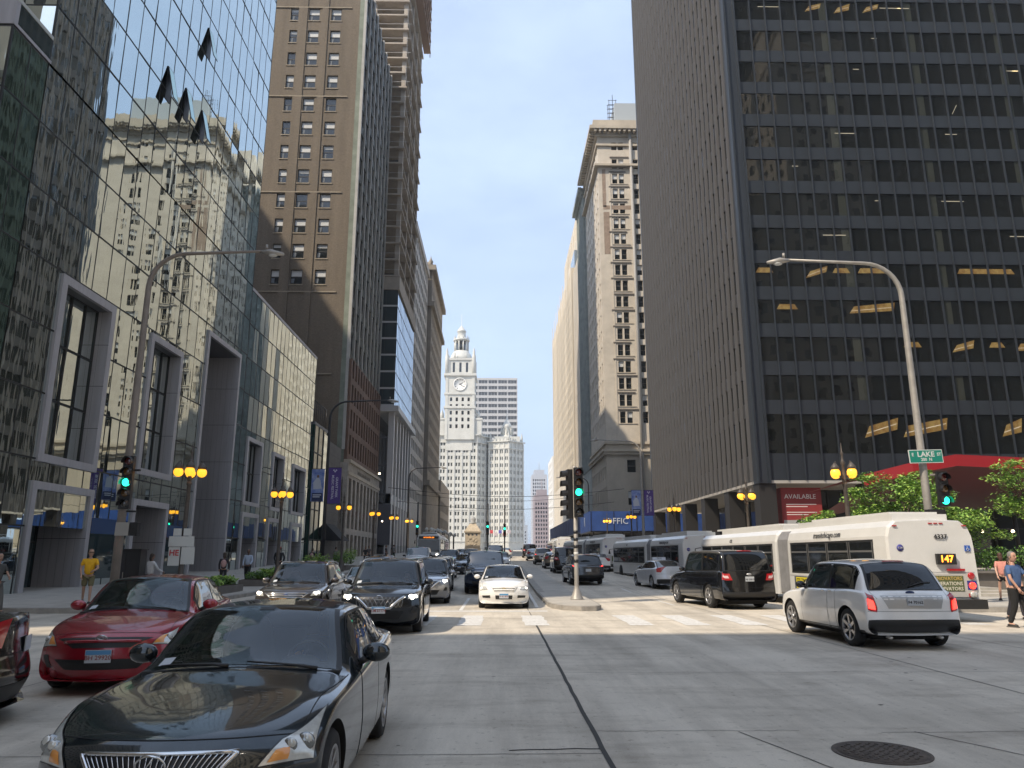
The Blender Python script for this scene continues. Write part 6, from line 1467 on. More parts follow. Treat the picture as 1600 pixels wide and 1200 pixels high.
# ------------------------------------------------------------------ street furniture
galv = mat('galvanised_pole', (.36, .34, .31), .5, metal=.3, nv=.2, ns=3); bpole = mat('brown_pole', (.085, .07, .058), .5, nv=.3, ns=5)
lampon = mat('amber_globe', (1, .6, .1), .3, emit=(1, .42, .02), es=.85); lampoff = mat('clear_globe', (.75, .72, .66), .2)
grn = mat('signal_green', (.1, 1, .7), .3, emit=(.02, 1., .52), es=1.9); offr = mat('signal_red_off', (.10, .012, .01), .25, coat=1); offy = mat('signal_amber_off', (.12, .06, .015), .25, coat=1); offk = mat('signal_dark_lens', (.03, .03, .03), .2, coat=1)
lampg = 'ornate globe lamps along both kerbs'
def globe_lamp(x, y, n=4, on=True, label='', z=0, grp=lampg):
    root = empty('globe_street_lamp', (x, y, z), 0, label, 'street lamp', grp)
    b = MB(); b.lathe([(.24, 0), (.24, .12), (.19, .18), (.17, .7), (.13, .8), (.10, .95), (.085, 3.2), (.07, 4.25), (.10, 4.3), (.10, 4.36), (.07, 4.42)], bpole, 12)
    b.lathe([(.07, 4.4), (.10, 4.55), (.06, 4.62), (.055, 5.1), (.11, 5.18), (.05, 5.28), (.04, 5.5), (.075, 5.56), (.03, 5.64), (.015, 5.95), (0, 6.0)], bpole, 10); b.build('pole', root)
    for k in range(n):
        a = R(20 + 360 / n * k) if n > 2 else R(180 * k); r = .42; cx_, cy_ = r * math.cos(a), r * math.sin(a)
        arm = MB(); arm.tube([(.05 * math.cos(a), .05 * math.sin(a), 4.5), (.2 * math.cos(a), .2 * math.sin(a), 4.62), (.3 * math.cos(a), .3 * math.sin(a), 5.02), (cx_ * .9, cy_ * .9, 5.22), (cx_ * 1.05, cy_ * 1.05, 5.16), (cx_, cy_, 5.02)], .022, bpole, 6)
        arm.lathe([(.03, 5.16), (.08, 5.1), (.16, 5.0), (.17, 4.92), (.13, 4.9)], bpole, 10, (cx_, cy_, 0)); ao = arm.build('lamp_arm', root)
        g = MB(); g.ball((cx_, cy_, 4.77), .185, lampon if on else lampoff, 14); g.build('globe', ao)
    return root
lab = [(-12.0, 29.1, 4, 1, 'nearest left globe lamp with white parking signs on its post'), (-11.9, 41.3, 4, 1, 'left globe lamp before the second planter, second from the camera'), (-11.9, 57.9, 2, 1, 'left globe lamp in front of the brick tower entrance, one side lit'),
       (-11.8, 71.5, 3, 1, 'left globe lamp by the grey stone base of the brick tower'), (-11.8, 84.5, 3, 1, 'left globe lamp in front of the grey clad podium'), (-11.8, 99, 3, 1, 'small left globe lamp far along the kerb'),
       (13.55, 29, 4, 1, 'nearest right globe lamp rising behind the white bus'), (14.1, 42.4, 4, 1, 'right globe lamp in front of the dark tower columns'), (14.1, 60.2, 3, 1, 'right globe lamp at the corner of the blue hoarding'),
       (14.1, 80, 3, 1, 'right globe lamp before the hoarding lettering'), (14.1, 98, 3, 1, 'small right globe lamp farthest along the hoarding')]
for x, y, n, on, l in lab: globe_lamp(x, y, n, on, l, zr(y) + .15)
def mast(x, y, s, reach, h, label, m=galv, z=0, banners=False):
    root = empty('tall_street_light', (x, y, z), 0, label, 'street light', 'tall street lights with curved arms')
    b = MB(); b.tube([(0, 0, 0), (0, 0, .3)], .24, m, 12); pts = [(0, 0, .3), (0, 0, h * .3), (0, 0, h * .6), (0, 0, h - 1.5)]
    for k in range(1, 9): a = k / 8 * math.pi / 2; pts.append((s * 1.3 * (1 - math.cos(a)), 0, h - 1.5 + 1.3 * math.sin(a)))
    pts.append((s * reach, 0, h - .08)); b.tube(pts, [.15, .135, .12, .10] + [.095 - .004 * k for k in range(8)] + [.045], m, 12); b.build('mast', root)
    b = MB(); b.tube([(s * (reach - .1), 0, h - .1), (s * (reach + .25), 0, h - .12), (s * (reach + .75), 0, h - .2)], [.05, .13, .06], galv, 8); b.ball((s * (reach + .35), 0, h - .24), .12, mat('lamp_glass', (.5, .5, .48), .2), 10, (1.5, .8, .6)); b.tube([(s * (reach + .1), 0, h), (s * (reach + .1), 0, h + .18)], .05, galv, 6); b.build('lamp_head', root)
    return root
mL = mast(-12.9, 26, 1, 4.1, 12.75, 'tall brown street light on the left corner, arm over the road', mat('brown_grey_pole', (.22, .19, .165), .5, nv=.2, ns=2), .15)
mR = mast(15.0, 26, -1, 4.2, 12.55, 'tall pale street light on the right corner carrying the street sign', galv, .15)
mast(-12.9, 56, 1, 4.4, 13.0, 'tall dark street light with festival banners on the left', black, .5); mast(-12.4, 103, 1, 4.4, 12.3, 'small tall street light far up the left side', black, 1.5)
mast(14.4, 75, -1, 4.4, 12.5, 'tall street light with banners near the blue hoarding', galv, .9); mast(14.4, 120, -1, 4.4, 12.5, 'small tall street light far up the right side', black, 1.8)
def signal(root, x, y, ztop, n, lit, rz=0, side=False, p=.36):
    hd = MB(); T = Matrix.Translation((x, y, ztop)) @ Matrix.Rotation(rz, 4, 'Z'); hd.T = T; hd.box(-.17, .17, -.10, .10, -p * n, 0, black)
    for k in range(n):
        zc_ = -p * (k + .5)
        hd.add([( .165 * math.cos(a), -.10, zc_ + .165 * math.sin(a)) for a in [R(-20 + 220 * i / 12) for i in range(13)]] + [(.165 * math.cos(a), -.34, zc_ + .165 * math.sin(a) - .03) for a in [R(-20 + 220 * i / 12) for i in range(13)]], [(i, i + 1, 14 + i, 13 + i) for i in range(12)], black)
    ho = hd.build('signal_head', root)
    for k in range(n):
        l = MB(); l.T = T; zc_ = -p * (k + .5); m_ = grn if k == lit else [offr, offy, offk, offy, offk][k]
        l.T = T @ Matrix.Translation((0, -.105, zc_)) @ Matrix.Rotation(R(90), 4, 'X'); l.lathe([(.135, 0), (.12, .02), (.06, .035), (0, .04)], m_, 18); l.build('signal_lamp', ho)
s1_ = empty('traffic_signal', (-12.55, 25.75, 0), 0, 'left corner traffic signal with five lamps, green lit, on the brown pole', 'traffic light', 'green traffic signals')
signal(s1_, -.15, -.05, 5.1, 5, 2, R(6)); b = MB(); b.box(-.1, .2, 0, .1, 4.6, 4.66, black); b.box(-.1, .2, 0, .1, 3.2, 3.26, black); b.build('bracket', s1_)
b = MB(); b.box(-.35, .1, -.1, .12, 2.42, 2.86, mat('walk_signal_grey', (.33, .32, .30), .5)); b.box(.12, .38, -.1, .15, 2.42, 2.86, black); b.build('pedestrian_signal', s1_)
s2_ = empty('traffic_signal', (15.0, 25.7, 0), 0, 'right corner traffic signal with three lamps under the street sign', 'traffic light', 'green traffic signals')
signal(s2_, .42, 0, 4.62, 3, 2, R(-4), p=.40); b = MB(); b.box(.1, .4, .05, .12, 4.5, 4.56, galv); b.box(-.2, .4, -.05, .2, 3.1, 3.32, black); b.build('bracket', s2_)
s3_ = empty('traffic_signal', (2.95, 29.0, .155), 0, 'median traffic signal on a striped grey pole, green lit', 'traffic light', 'green traffic signals')
b = MB(); b.lathe([(.26, 0), (.24, .04), (.13, .32), (.10, .42), (.085, .5), (.08, 5.0), (.0, 5.05)], galv, 14)
b.build('pole', s3_)
b = MB()
for z in (1.35, 1.62, 1.89, 2.16, 2.43): b.lathe([(.088, z), (.088, z + .12)], black if z != 1.62 else mat('sticker_white', (.6, .6, .58), .6), 14)
b.build('pole_bands', s3_)
signal(s3_, .12, -.12, 4.95, 5, 2, R(4), p=.38); signal(s3_, -.20, .12, 4.9, 5, 9, R(-80), p=.38)
for x, y, l, zt in ((-1.4, 95, 'hanging traffic signal far ahead, left of two', 6.0), (.75, 97, 'hanging traffic signal far ahead, right of two', 5.8), (-9.9, 92, 'small green traffic signal far up the left kerb', 5.9)):
    o = empty('traffic_signal', (x, y, 0), 0, l, 'traffic light', 'green traffic signals'); b = MB(); b.tube([(0, 0.2, 0.8), (0, .2, 8.2)], .09, black, 8); b.build('pole', o); signal(o, 0, 0, zt, 4, 1, 0, p=.42)
sg_ = MB(); sgg = mat('sign_green', (.01, .22, .16), .5); sgw = mat('sign_white', (.62, .64, .62), .5)
sg_.T = Matrix.Translation((15.02, 25.78, 5.17)) @ Matrix.Rotation(R(-2), 4, 'Y') @ Matrix.Rotation(R(6), 4, 'Z')
sg_.box(-.64, .64, -.012, .012, -.235, .235, sgw); sg_.box(-.615, .615, -.016, -.0125, -.21, .21, sgg); so2 = sg_.build('street_name_sign'); tag(so2, 'green E LAKE ST street sign on the right tall pole', 'sign')
Mx = sg_.T
text('LAKE', .25, Mx @ fmat((0, -.019, .065), (1, 0, 0)), sgw, so2, 'sign_lettering', .001, bold=.006, sx=1.15); text('E', .16, Mx @ fmat((-.50, -.019, .06), (1, 0, 0)), sgw, so2, 'sign_lettering', .001, bold=.004); text('ST', .15, Mx @ fmat((.50, -.019, .06), (1, 0, 0)), sgw, so2, 'sign_lettering', .001, bold=.004); text('200  N', .15, Mx @ fmat((0, -.019, -.115), (1, 0, 0)), sgw, so2, 'sign_lettering', .001, bold=.004)
# parking signs on the nearest left lamp
for dx, z0, z1, w_, l in ((-.16, 2.35, 2.62, .3, 'small square sign'), (.22, 2.35, 2.62, .3, 'small round mark sign'), (.02, 1.95, 2.33, .95, 'wide blank sign'), (.3, 1.3, 1.93, .5, 'tall blank sign'), (-.22, 1.25, 1.93, .42, 'HE lettered sign')):
    b = MB(); b.box(-12 + dx - w_ / 2, -12 + dx + w_ / 2, 28.86 if dx > -.2 else 28.88, 28.875 if dx > -.2 else 28.895, z0 + .15, z1 + .15, sgw); o = b.build('parking_sign'); tag(o, l + ' on the nearest left lamp post', 'sign', 'white signs on the nearest left lamp post')
    if 'HE' in l: text('HE', .3, fmat((-12 + dx, 28.87, 1.86), (1, 0, 0)), mat('sign_red', (.5, .03, .04), .5), o, 'sign_lettering', .001, bold=.006)
# control cabinet, stickers on the pole
b = MB(); b.box(-13.75, -12.72, 27.3, 27.9, .15, .3, curbm); b.box(-13.72, -12.75, 27.35, 27.85, .3, 1.95, black); b.box(-13.76, -12.71, 27.3, 27.9, 1.95, 2.0, black); o = b.build('control_cabinet'); tag(o, 'black signal control cabinet beside the left corner pole', 'cabinet')
b = MB(); b.box(-13.70, -13.26, 27.34, 27.35, .35, 1.9, mat('cabinet_door', (.025, .025, .028), .35)); b.box(-13.22, -12.78, 27.34, 27.35, .35, 1.9, mat('cabinet_door')); b.box(-13.3, -13.27, 27.31, 27.34, 1.0, 1.2, chrome); b.build('door', o)
for i in range(9):
    b = MB(); a = R(random.uniform(-120, -40)); z = random.uniform(.9, 2.2); c_ = random.choice([(.6, .6, .6), (.5, .2, .2), (.55, .45, .5), (.2, .2, .25)]); r_ = .142
    b.add([(r_ * math.cos(a + d), r_ * math.sin(a + d), z + e) for d, e in ((-.5, 0), (.5, 0), (.5, .16), (-.5, .16))], [(0, 1, 2, 3)], mat('sticker%d' % (i % 4), c_, .6)); b.build('sticker', mL)
# banners
def banner(x, y, z0, z1, m, label, txt=None, s=1, W=.95):
    root = empty('banner', (x, y, 0), 0, label, 'banner', 'festival banners on tall light poles')
    b = MB(); a, c = (0.15, W + .15) if s > 0 else (-W - .15, -.15); b.box(a, c, -.006, .006, z0, z1, m); b.build('banner_cloth', root)
    for z in (z0 - .03, z1 + .01): b = MB(); b.tube([(0, 0, z), (s * (W + .2), 0, z)], .018, black, 6); b.build('banner_arm', root)
    if txt:
        wl = mat('banner_white', (.6, .58, .66), .6)
        for i, t_ in enumerate(txt):
            M_ = Matrix.Translation((s * (W / 2 + .15) + (.17 if i == 0 else -.15), -.012, (z0 + z1) / 2 - .25)) @ Matrix(((0, 0, 0, 0),) * 4) if False else None
            U = V((0, 0, -1)); M_ = Matrix(((0, 1, 0, s * (W / 2 + .15) + (.16 if i == 0 else -.14)), (0, 0, -1, -.012), (-1, 0, 0, (z0 + z1) / 2 - .12), (0, 0, 0, 1)))
            text(t_, .25, M_, wl, root, 'banner_lettering', .001, bold=.005)
        b = MB(); 
        for dx, dz in ((-.09, .1), (.09, .1), (0, 0)): b.T = Matrix.Translation((s * (W / 2 + .15) + dx, -.014, z1 - .28 + dz)) @ Matrix.Rotation(R(45), 4, 'Y'); b.box(-.05, .05, -.002, .002, -.05, .05, wl)
        b.build('banner_emblem', root)
    else:
        b = MB(); wl = mat('banner_pale', (.50, .52, .58), .6); xm = s * (W / 2 + .15); sk_ = mat('banner_skin', (.16, .09, .06), .6)
        b.add([(xm - .3, -.01, z0 + .9), (xm + .32, -.01, z0 + .95), (xm + .2, -.01, z0 + 1.55), (xm + .08, -.01, z0 + 1.75), (xm - .1, -.01, z0 + 1.75), (xm - .34, -.01, z0 + 1.4)], [(0, 1, 2, 3, 4, 5)], wl); b.add([(xm + .09 * math.cos(t * .7), -.012, z0 + 1.86 + .12 * math.sin(t * .7)) for t in range(9)], [tuple(range(9))], sk_)
        b.box(xm - .4, xm + .4, -.010, -.007, z0 + .02, z0 + .62, mat('banner_navy', (.02, .03, .09), .6)); b.box(xm - .32, xm + .3, -.013, -.0105, z0 + .44, z0 + .52, wl); b.box(xm - .32, xm + .2, -.013, -.0105, z0 + .3, z0 + .38, wl); b.build('banner_picture', root)
purp = mat('banner_purple', (.085, .045, .22), .6, nv=.1, ns=2); blu_ = mat('banner_blue', (.05, .11, .42), .6, nv=.8, ns=3, col2=(.35, .42, .62))
banner(-12.9, 55.9, 5.55, 8.2, purp, 'purple GRANT PARK MUSIC FESTIVAL banner on the left pole', ('GRANT PARK', 'MUSIC FESTIVAL'), 1); banner(-12.9, 55.9, 5.7, 8.1, blu_, 'blue banner with a white figure on the left pole', None, -1)
banner(14.4, 74.9, 5.7, 8.2, purp, 'purple GRANT PARK MUSIC FESTIVAL banner on the right pole', ('GRANT PARK', 'MUSIC FESTIVAL'), 1); banner(14.4, 74.9, 5.7, 8.2, blu_, 'blue banner with a white figure on the right pole', None, -1)
# red hanging flags, overhead wires, white globe lamps of the bridge
for i in range(9):
    o = empty('bridge_lamp', (-11.8 + .35 * (i % 2), 128 + i * 9, zr(128 + i * 9)), 0, 'row of small white globe lamps beyond the far left kerb', 'street lamp', 'white globe lamps far up the left side'); b = MB(); b.tube([(0, 0, 0), (0, 0, 4.2)], .1, black, 6); b.build('pole', o)
    for dx in (-.4, .4): b = MB(); b.ball((dx, 0, 4.3), .3, mat('white_globe', (.7, .7, .68), .3), 10); b.build('globe', o)
for i, (y, z) in enumerate(((88, 9.6), (96, 8.6), (118, 11.2))):
    b = MB(); b.tube([(-13 + 28 * t / 12, y + t * .1, z - 1.0 * math.sin(math.pi * t / 12)) for t in range(13)], .035, black, 4); tag(b.build('overhead_wire'), ['lowest wire strung', 'middle wire strung', 'highest wire strung'][i] + ' across the avenue far ahead', 'wire', 'wires across the avenue')
for i in range(5):
    o = empty('flag', (-4 + i * 1.9, 330, 4), 0, 'small bright flag on a pole in front of the clock tower building', 'flag', 'flags by the bridge'); b = MB(); b.tube([(0, 0, 0), (0, 0, 9)], .1, sgw, 5); b.build('pole', o); b = MB(); b.box(.1, 1.5, -.03, .03, 7.4 - i % 2, 8.8 - i % 2, mat('flag_%d' % (i % 3), [(.5, .05, .06), (.5, .42, .45), (.1, .1, .4)][i % 3], .7)); b.build('flag_cloth', o)
# ------------------------------------------------------------------ planting
leafs = [mat('leaf_%d' % i, c, .55, nv=.35, ns=2.) for i, c in enumerate([(.14, .27, .04), (.23, .40, .06), (.06, .14, .03), (.36, .50, .10)])]
bark = mat('bark', (.09, .07, .05), .9, nv=.3, ns=8)
def leaves(b, pts, n, size, rnd, mats, flat=.5):
    for _ in range(n):
        c, r = rnd.choice(pts); 
        while True:
            q = V((rnd.uniform(-1, 1), rnd.uniform(-1, 1), rnd.uniform(-1, 1)))
            if q.length < 1: break
        p = V(c) + V((q.x * r[0], q.y * r[1], q.z * r[2])); s = size * rnd.uniform(.6, 1.3)
        N_ = V((rnd.gauss(0, 1) * flat, rnd.gauss(0, 1) * flat, 1)).normalized(); t = N_.orthogonal().normalized(); t.rotate(Matrix.Rotation(rnd.uniform(0, 6.28), 3, N_)); u = N_.cross(t)
        b.add([p + t * s, p + u * s * .45, p - t * s, p - u * s * .45], [(0, 1, 2, 3)], rnd.choice(mats))
def tree(x, y, z, H, Rd, label, seed, n=6500, lean=0, low=.35):
    rnd = random.Random(seed); root = empty('plaza_tree', (x, y, z), 0, label, 'tree', 'honey locust trees on the plaza')
    t = MB(); th = H * low; t.tube([(0, 0, 0), (.05, 0, th * .5), (lean * .3, 0, th)], [.13, .11, .09], bark, 9); pts = []
    for k in range(22):
        a = k * 2.4 + rnd.uniform(-.4, .4); e = rnd.uniform(.2, 1.0); rr = Rd * rnd.uniform(.35, .98) * math.sqrt(1.05 - (e * .85) ** 2)
        tip = (lean + rr * math.cos(a), rr * math.sin(a), th + (H - th) * e); mid = (lean * .5 + rr * .45 * math.cos(a), rr * .45 * math.sin(a), th + (H - th) * e * .62)
        t.tube([(lean * .3, 0, th * rnd.uniform(.7, 1)), mid, tip], [.05, .03, .008], bark, 5)
        pts.append((tip, (Rd * .33, Rd * .33, .34))); pts.append((tuple((V(tip) + V(mid)) / 2 + V((0, 0, .15))), (Rd * .28, Rd * .28, .28)))
        pts.append((tuple(V(tip) * 1.0 + V((rnd.uniform(-.7, .7), rnd.uniform(-.7, .7), rnd.uniform(-.25, .3)))), (.45, .45, .16)))
    t.build('trunk', root); b = MB(); leaves(b, pts, int(n * 1.35), .10, rnd, [leafs[0], leafs[1], leafs[1], leafs[2], leafs[3]], .55); b.build('crown', root)
tree(21.4, 39.5, .9, 5.2, 3.4, 'leafy green tree right behind the bus, largest of the row', 3, 9000)
tree(27.7, 38.6, .9, 5.7, 2.5, 'pale green tree cut by the right edge, tallest of the row', 4, 3200); tree(25.3, 42.0, .9, 3.6, 2.6, 'low spreading tree between the two larger plaza trees', 5, 6000, low=.3); tree(17.4, 41.0, .15, 3.6, 2.0, 'small dark leafed tree left of the plaza row', 6, 4500, low=.4)
def shrub(x, y, z, rx, ry, h, label, seed, mats, n=500, size=.07, grp='shrubs in the kerb planters'):
    rnd = random.Random(seed); b = MB(); leaves(b, [((rnd.uniform(-rx, rx) * .7, rnd.uniform(-ry, ry) * .7, h * rnd.uniform(.35, .7)), (rx * .5, ry * .5, h * .4)) for _ in range(10)], n, size, rnd, mats, 1.2)
    o = b.build('shrub', None, (x, y, z)); tag(o, label, 'shrub', grp); b = MB()
    for _ in range(5): b.tube([(0, 0, 0), (rnd.uniform(-rx, rx) * .5, rnd.uniform(-ry, ry) * .5, h * .6)], .015, bark, 4)
    b.build('stem', o)
for i, (y0, y1) in enumerate(((32.5, 36.2), (39.5, 45.0), (49, 55), (60, 66))):
    b = MB(); z = zr(y0) + .15; b.box(-13.3, -11.95, y0, y1, z, z + .32, lowc); b.box(-13.2, -12.05, y0 + .1, y1 - .1, z + .32, z + .34, mat('soil', (.05, .035, .02), .9)); tag(b.build('kerb_planter'), ['nearest', 'second', 'third', 'farthest'][i] + ' low stone planter along the left kerb', 'planter', 'low planters along the left kerb')
pos = ['behind the red sedan', 'left of the brown wagon', 'by the walking man in a blue shirt', 'before the red hatted man', 'near the dark awning', 'below the festival banners', 'beside the third lamp']
k = 0
for (y0, y1), hh in (((32.7, 36.0), .42), ((39.7, 44.8), .5), ((49.2, 54.8), 1.1), ((60.2, 65.8), 1.3)):
    for j in range(4):
        y = y0 + (y1 - y0) * (j + .5) / 4; m_ = [leafs[1], leafs[3]] if j % 2 else [leafs[0], leafs[2]]
        shrub(-12.6, y, zr(y) + .45, .62, .5, hh * (1 if j % 2 else .85), ('bright lime green' if j % 2 else 'dark green') + ' clump, ' + ['first', 'second', 'third', 'fourth'][j] + ' in the ' + ['nearest', 'second', 'third', 'farthest'][k] + ' kerb planter', k * 9 + j, m_, 700 if y < 46 else 400)
    k += 1
for i in range(9): shrub(17.2 + i * 1.7, 38.4 + (i % 2) * .6, .95, 1.0, .7, 1.3, 'dark hedge clump ' + ['left end', 'second', 'third', 'fourth', 'middle', 'sixth', 'seventh', 'eighth', 'right end'][i] + ' of the row behind the plaza wall', 50 + i, [leafs[2], leafs[0], leafs[2]], 900, .08, 'dark hedge under the plaza trees')
# ------------------------------------------------------------------ people
def skin_mesh(name, vs, es, rs, m, parent, root=0, lv=2):
    me = bpy.data.meshes.new(name); me.from_pydata(vs, es, []); o = bpy.data.objects.new(name, me); COL.objects.link(o)
    sk_ = o.modifiers.new('s', 'SKIN'); sk_.use_smooth_shade = True
    for i, r in enumerate(rs):
        d = me.skin_vertices[0].data[i]; d.radius = r if hasattr(r, '__len__') else (r, r); d.use_root = (i == root)
    su = o.modifiers.new('u', 'SUBSURF'); su.levels = lv; su.render_levels = lv
    dg = bpy.context.evaluated_depsgraph_get(); m2 = bpy.data.meshes.new_from_object(o.evaluated_get(dg)); bpy.data.objects.remove(o)
    m2.name = name; m2.materials.clear(); m2.materials.append(m); m2.polygons.foreach_set('use_smooth', [True] * len(m2.polygons))
    return link(name, m2, parent) if parent is not False else m2
def person(x, y, z, rz, label, top, bottom, hair=(.05, .035, .025), skin=(.42, .25, .17), stride=.35, armL=(.1, .1), armR=(.1, .1), sleeves='short', legs='long', H=1.75, hat=None, bag=None, glasses=False, long_hair=False, lean=0., build=1., head=0., grp=None, low=False, dress=None):
    # local: faces -y. stride = front/back swing in metres at the foot; arm = (forward, bend)
    k = H / 1.75; root = empty('person', (x, y, z), R(rz), label, 'person', grp); root.scale = (k, k, k)
    sm = mat('skin_%d' % int(skin[0] * 100), skin, .55, nv=.1, ns=30); tm = mat('cloth_%02d%02d%02d' % tuple(int(c * 99) for c in top), top, .85, nv=.15, ns=12, bump=.4, bs=14, bd=.03); bm = mat('cloth_%02d%02d%02d' % tuple(int(c * 99) for c in bottom), bottom, .85, nv=.15, ns=12, bump=.4, bs=14, bd=.03)
    s = stride; L_ = lean; B = build
    J = dict(pel=(0, 0, .95), sp=(0, -L_ * .3, 1.15), ch=(0, -L_ * .7, 1.33), nk=(0, -L_, 1.49), hb=(0, -L_ * 1.1 - .01, 1.56))
    hip = {}; kn = {}; an = {}; to = {}
    for sd, sg, f in (('L', 1, s), ('R', -1, -s)):
        hip[sd] = (sg * .09 * B, 0, .90); kn[sd] = (sg * .105, -f * .45 - .03 - (.04 if f < 0 else 0), .50); an[sd] = (sg * .11, -f * .75 + (.05 if f < 0 else 0), .09 + (.05 if f < 0 and s > .2 else 0)); to[sd] = (sg * .13, an[sd][1] - .14, .035 + (.02 if f < 0 and s > .2 else 0))
    sh_, el, wr_ = {}, {}, {}
    for sd, sg, (fw, bd) in (('L', 1, armL), ('R', -1, armR)):
        sh_[sd] = (sg * .175 * B, -L_ * .95, 1.42); el[sd] = (sg * .235 * B, -L_ * .8 - fw * .5, 1.14 + abs(fw) * .06); wr_[sd] = (sg * (.235 - bd * .12), el[sd][1] - fw * .5 - bd * .24, 1.14 - .25 * math.cos(min(1.4, bd * 1.4 + abs(fw) * .6)) + (abs(fw) * .02))
    vs = [J['pel'], J['sp'], J['ch'], J['nk'], J['hb']]; rs = [(.095 * B, .07 * B), (.085 * B, .065 * B), (.085 * B, .06 * B), .055, .05]; es = [(0, 1), (1, 2), (2, 3), (3, 4)]
    for sd in 'LR':
        n = len(vs); vs += [hip[sd], kn[sd], an[sd], to[sd]]; rs += [.06 * B, .055, .036, (.045, .028)]; es += [(0, n), (n, n + 1), (n + 1, n + 2), (n + 2, n + 3)]
        n = len(vs); vs += [sh_[sd], el[sd], wr_[sd]]; rs += [.040, .038, .026]; es += [(2, n), (n, n + 1), (n + 1, n + 2)]
    me = skin_mesh('body', vs, es, rs, sm, False, 0, 1 if low else 2)
    mb = MB(); mb.smooth = True; mb.v = [tuple(v.co) for v in me.vertices]; mb.f = [tuple(p.vertices) for p in me.polygons]; mb.m = [0] * len(mb.f); mb.sm = [True] * len(mb.f); mb.mats = [sm]
    hc = V(J['hb']) + V((0, -.015 - L_ * .1, .10)); HT = Matrix.Translation(hc) @ Matrix.Rotation(R(head), 4, 'Z'); mb.T = HT
    mb.lathe([(0, -.125), (.035, -.118), (.058, -.085), (.070, -.03), (.076, .02), (.075, .06), (.060, .10), (.03, .122), (0, .126)], sm, 16, sy=1.22)
    mb.ball((0, -.092, -.012), .018, sm, 8, (.8, 1.1, 1.6)); mb.ball((.077, .01, -.005), .022, sm, 8, (.4, .8, 1.3)); mb.ball((-.077, .01, -.005), .022, sm, 8, (.4, .8, 1.3))
    mb.box(-.024, .024, -.088, -.080, -.062, -.054, mat('lips', (.25, .09, .08), .5))
    for sg in (1, -1): mb.ball((sg * .03, -.080, .018), .011, mat('eye_dark', (.03, .025, .02), .3), 6); mb.box(sg * .03 - .016, sg * .03 + .016, -.088, -.078, .038, .044, mat('brow', (.06, .04, .03), .8))
    mb.T = None
    for sd, sg in (('L', 1), ('R', -1)):
        w_ = V(wr_[sd]); d = (w_ - V(el[sd])).normalized(); si = V((sg, 0, 0)); si = (si - d * si.dot(d)).normalized(); pn = d.cross(si)
        mb.tube([w_ - d * .02, w_ + d * .035, w_ + d * .085], [.024, .031, .028], sm, 8)
        if not low:
            for q in range(4):
                b0 = w_ + d * .08 + pn * (.027 - .018 * q); ln = [.062, .072, .066, .05][q]; mb.tube([b0, b0 + d * ln * .5 - si * .006, b0 + d * ln * .85 - si * .024, b0 + d * ln * .9 - si * .04], [.0095, .009, .008, .006], sm, 6)
            mb.tube([w_ + d * .02 + pn * .02 - si * .006, w_ + d * .05 + pn * .045 - si * .014, w_ + d * .085 + pn * .052 - si * .02], [.012, .011, .008], sm, 6)
    mb.build('body', root)
    # shirt
    vs = [(0, 0, .90), J['sp'], J['ch'], (0, -L_ * .95, 1.455)]; rs = [(.155 * B, .12 * B), (.148 * B, .115 * B), (.175 * B, .125 * B), (.075, .07)]; es = [(0, 1), (1, 2), (2, 3)]
    for sd in 'LR':
        e_ = V(el[sd]); h_ = V(sh_[sd]); n = len(vs)
        if sleeves == 'short': vs += [tuple(h_), tuple(h_ + (e_ - h_) * .72)]; rs += [.066, .058]; es += [(2, n), (n, n + 1)]
        elif sleeves == 'long': vs += [tuple(h_), tuple(e_), tuple(e_ + (V(wr_[sd]) - e_) * .95)]; rs += [.066, .052, .040]; es += [(2, n), (n, n + 1), (n + 1, n + 2)]
        else: vs += [tuple(h_ * .96 + V((0, 0, .05)))]; rs += [.055]; es += [(2, n)]
    skin_mesh('shirt', vs, es, rs, tm, root, 0, 1 if low else 2)
    vs = [(0, 0, .99)]; rs = [(.15 * B, .115 * B)]; es = []
    for sd in 'LR':
        n = len(vs); h_, k_, a_ = V(hip[sd]), V(kn[sd]), V(an[sd])
        if legs == 'long': vs += [tuple(h_ - V((0, 0, .03))), tuple(k_), tuple(a_ + V((0, 0, .0)))]; rs += [.105 * B, .076, .060]; es += [(0, n), (n, n + 1), (n + 1, n + 2)]
        else: vs += [tuple(h_ - V((0, 0, .03))), tuple(h_ + (k_ - h_) * (.9 if legs == 'shorts' else .5))]; rs += [.108 * B, .088]; es += [(0, n), (n, n + 1)]
    skin_mesh('trousers' if legs == 'long' else 'shorts', vs, es, rs, bm, root, 0, 1 if low else 2)
    for sd in 'LR':
        sh2 = MB(); a_ = V(an[sd]); sh2.ball((a_.x, a_.y - .06, a_.z - .045), .14, mat('shoe_dark', (.03, .028, .026), .6), 12, (.38, 1, .32)); sh2.box(a_.x - .05, a_.x + .05, a_.y - .19, a_.y + .07, a_.z - .09, a_.z - .065, mat('shoe_sole', (.12, .11, .1), .8)); sh2.build('shoe', root)
    hm = mat('hair_%d' % int(sum(hair) * 300), hair, .7, nv=.3, ns=60); hb_ = MB(); hb_.T = HT
    prof = [(.080, -.02), (.084, .03), (.082, .07), (.066, .112), (.035, .136), (0, .14)]; hb_.lathe(prof, hm, 14, (0, .018, 0), sy=1.12)
    if long_hair: hb_.ball((0, .07, -.06), .085, hm, 10, (.95, .6, 1.6))
    else: hb_.ball((0, .055, -.02), .07, hm, 10, (1., .7, 1.1))
    hb_.build('hair', root)
    if hat: x_ = MB(); x_.T = HT; x_.lathe([(.092, .04), (.092, .08), (.075, .13), (.04, .152), (0, .156)], mat('hat_%d' % int(hat[0] * 100), hat, .8), 14, (0, .01, 0), sy=1.12); x_.build('cap', root)
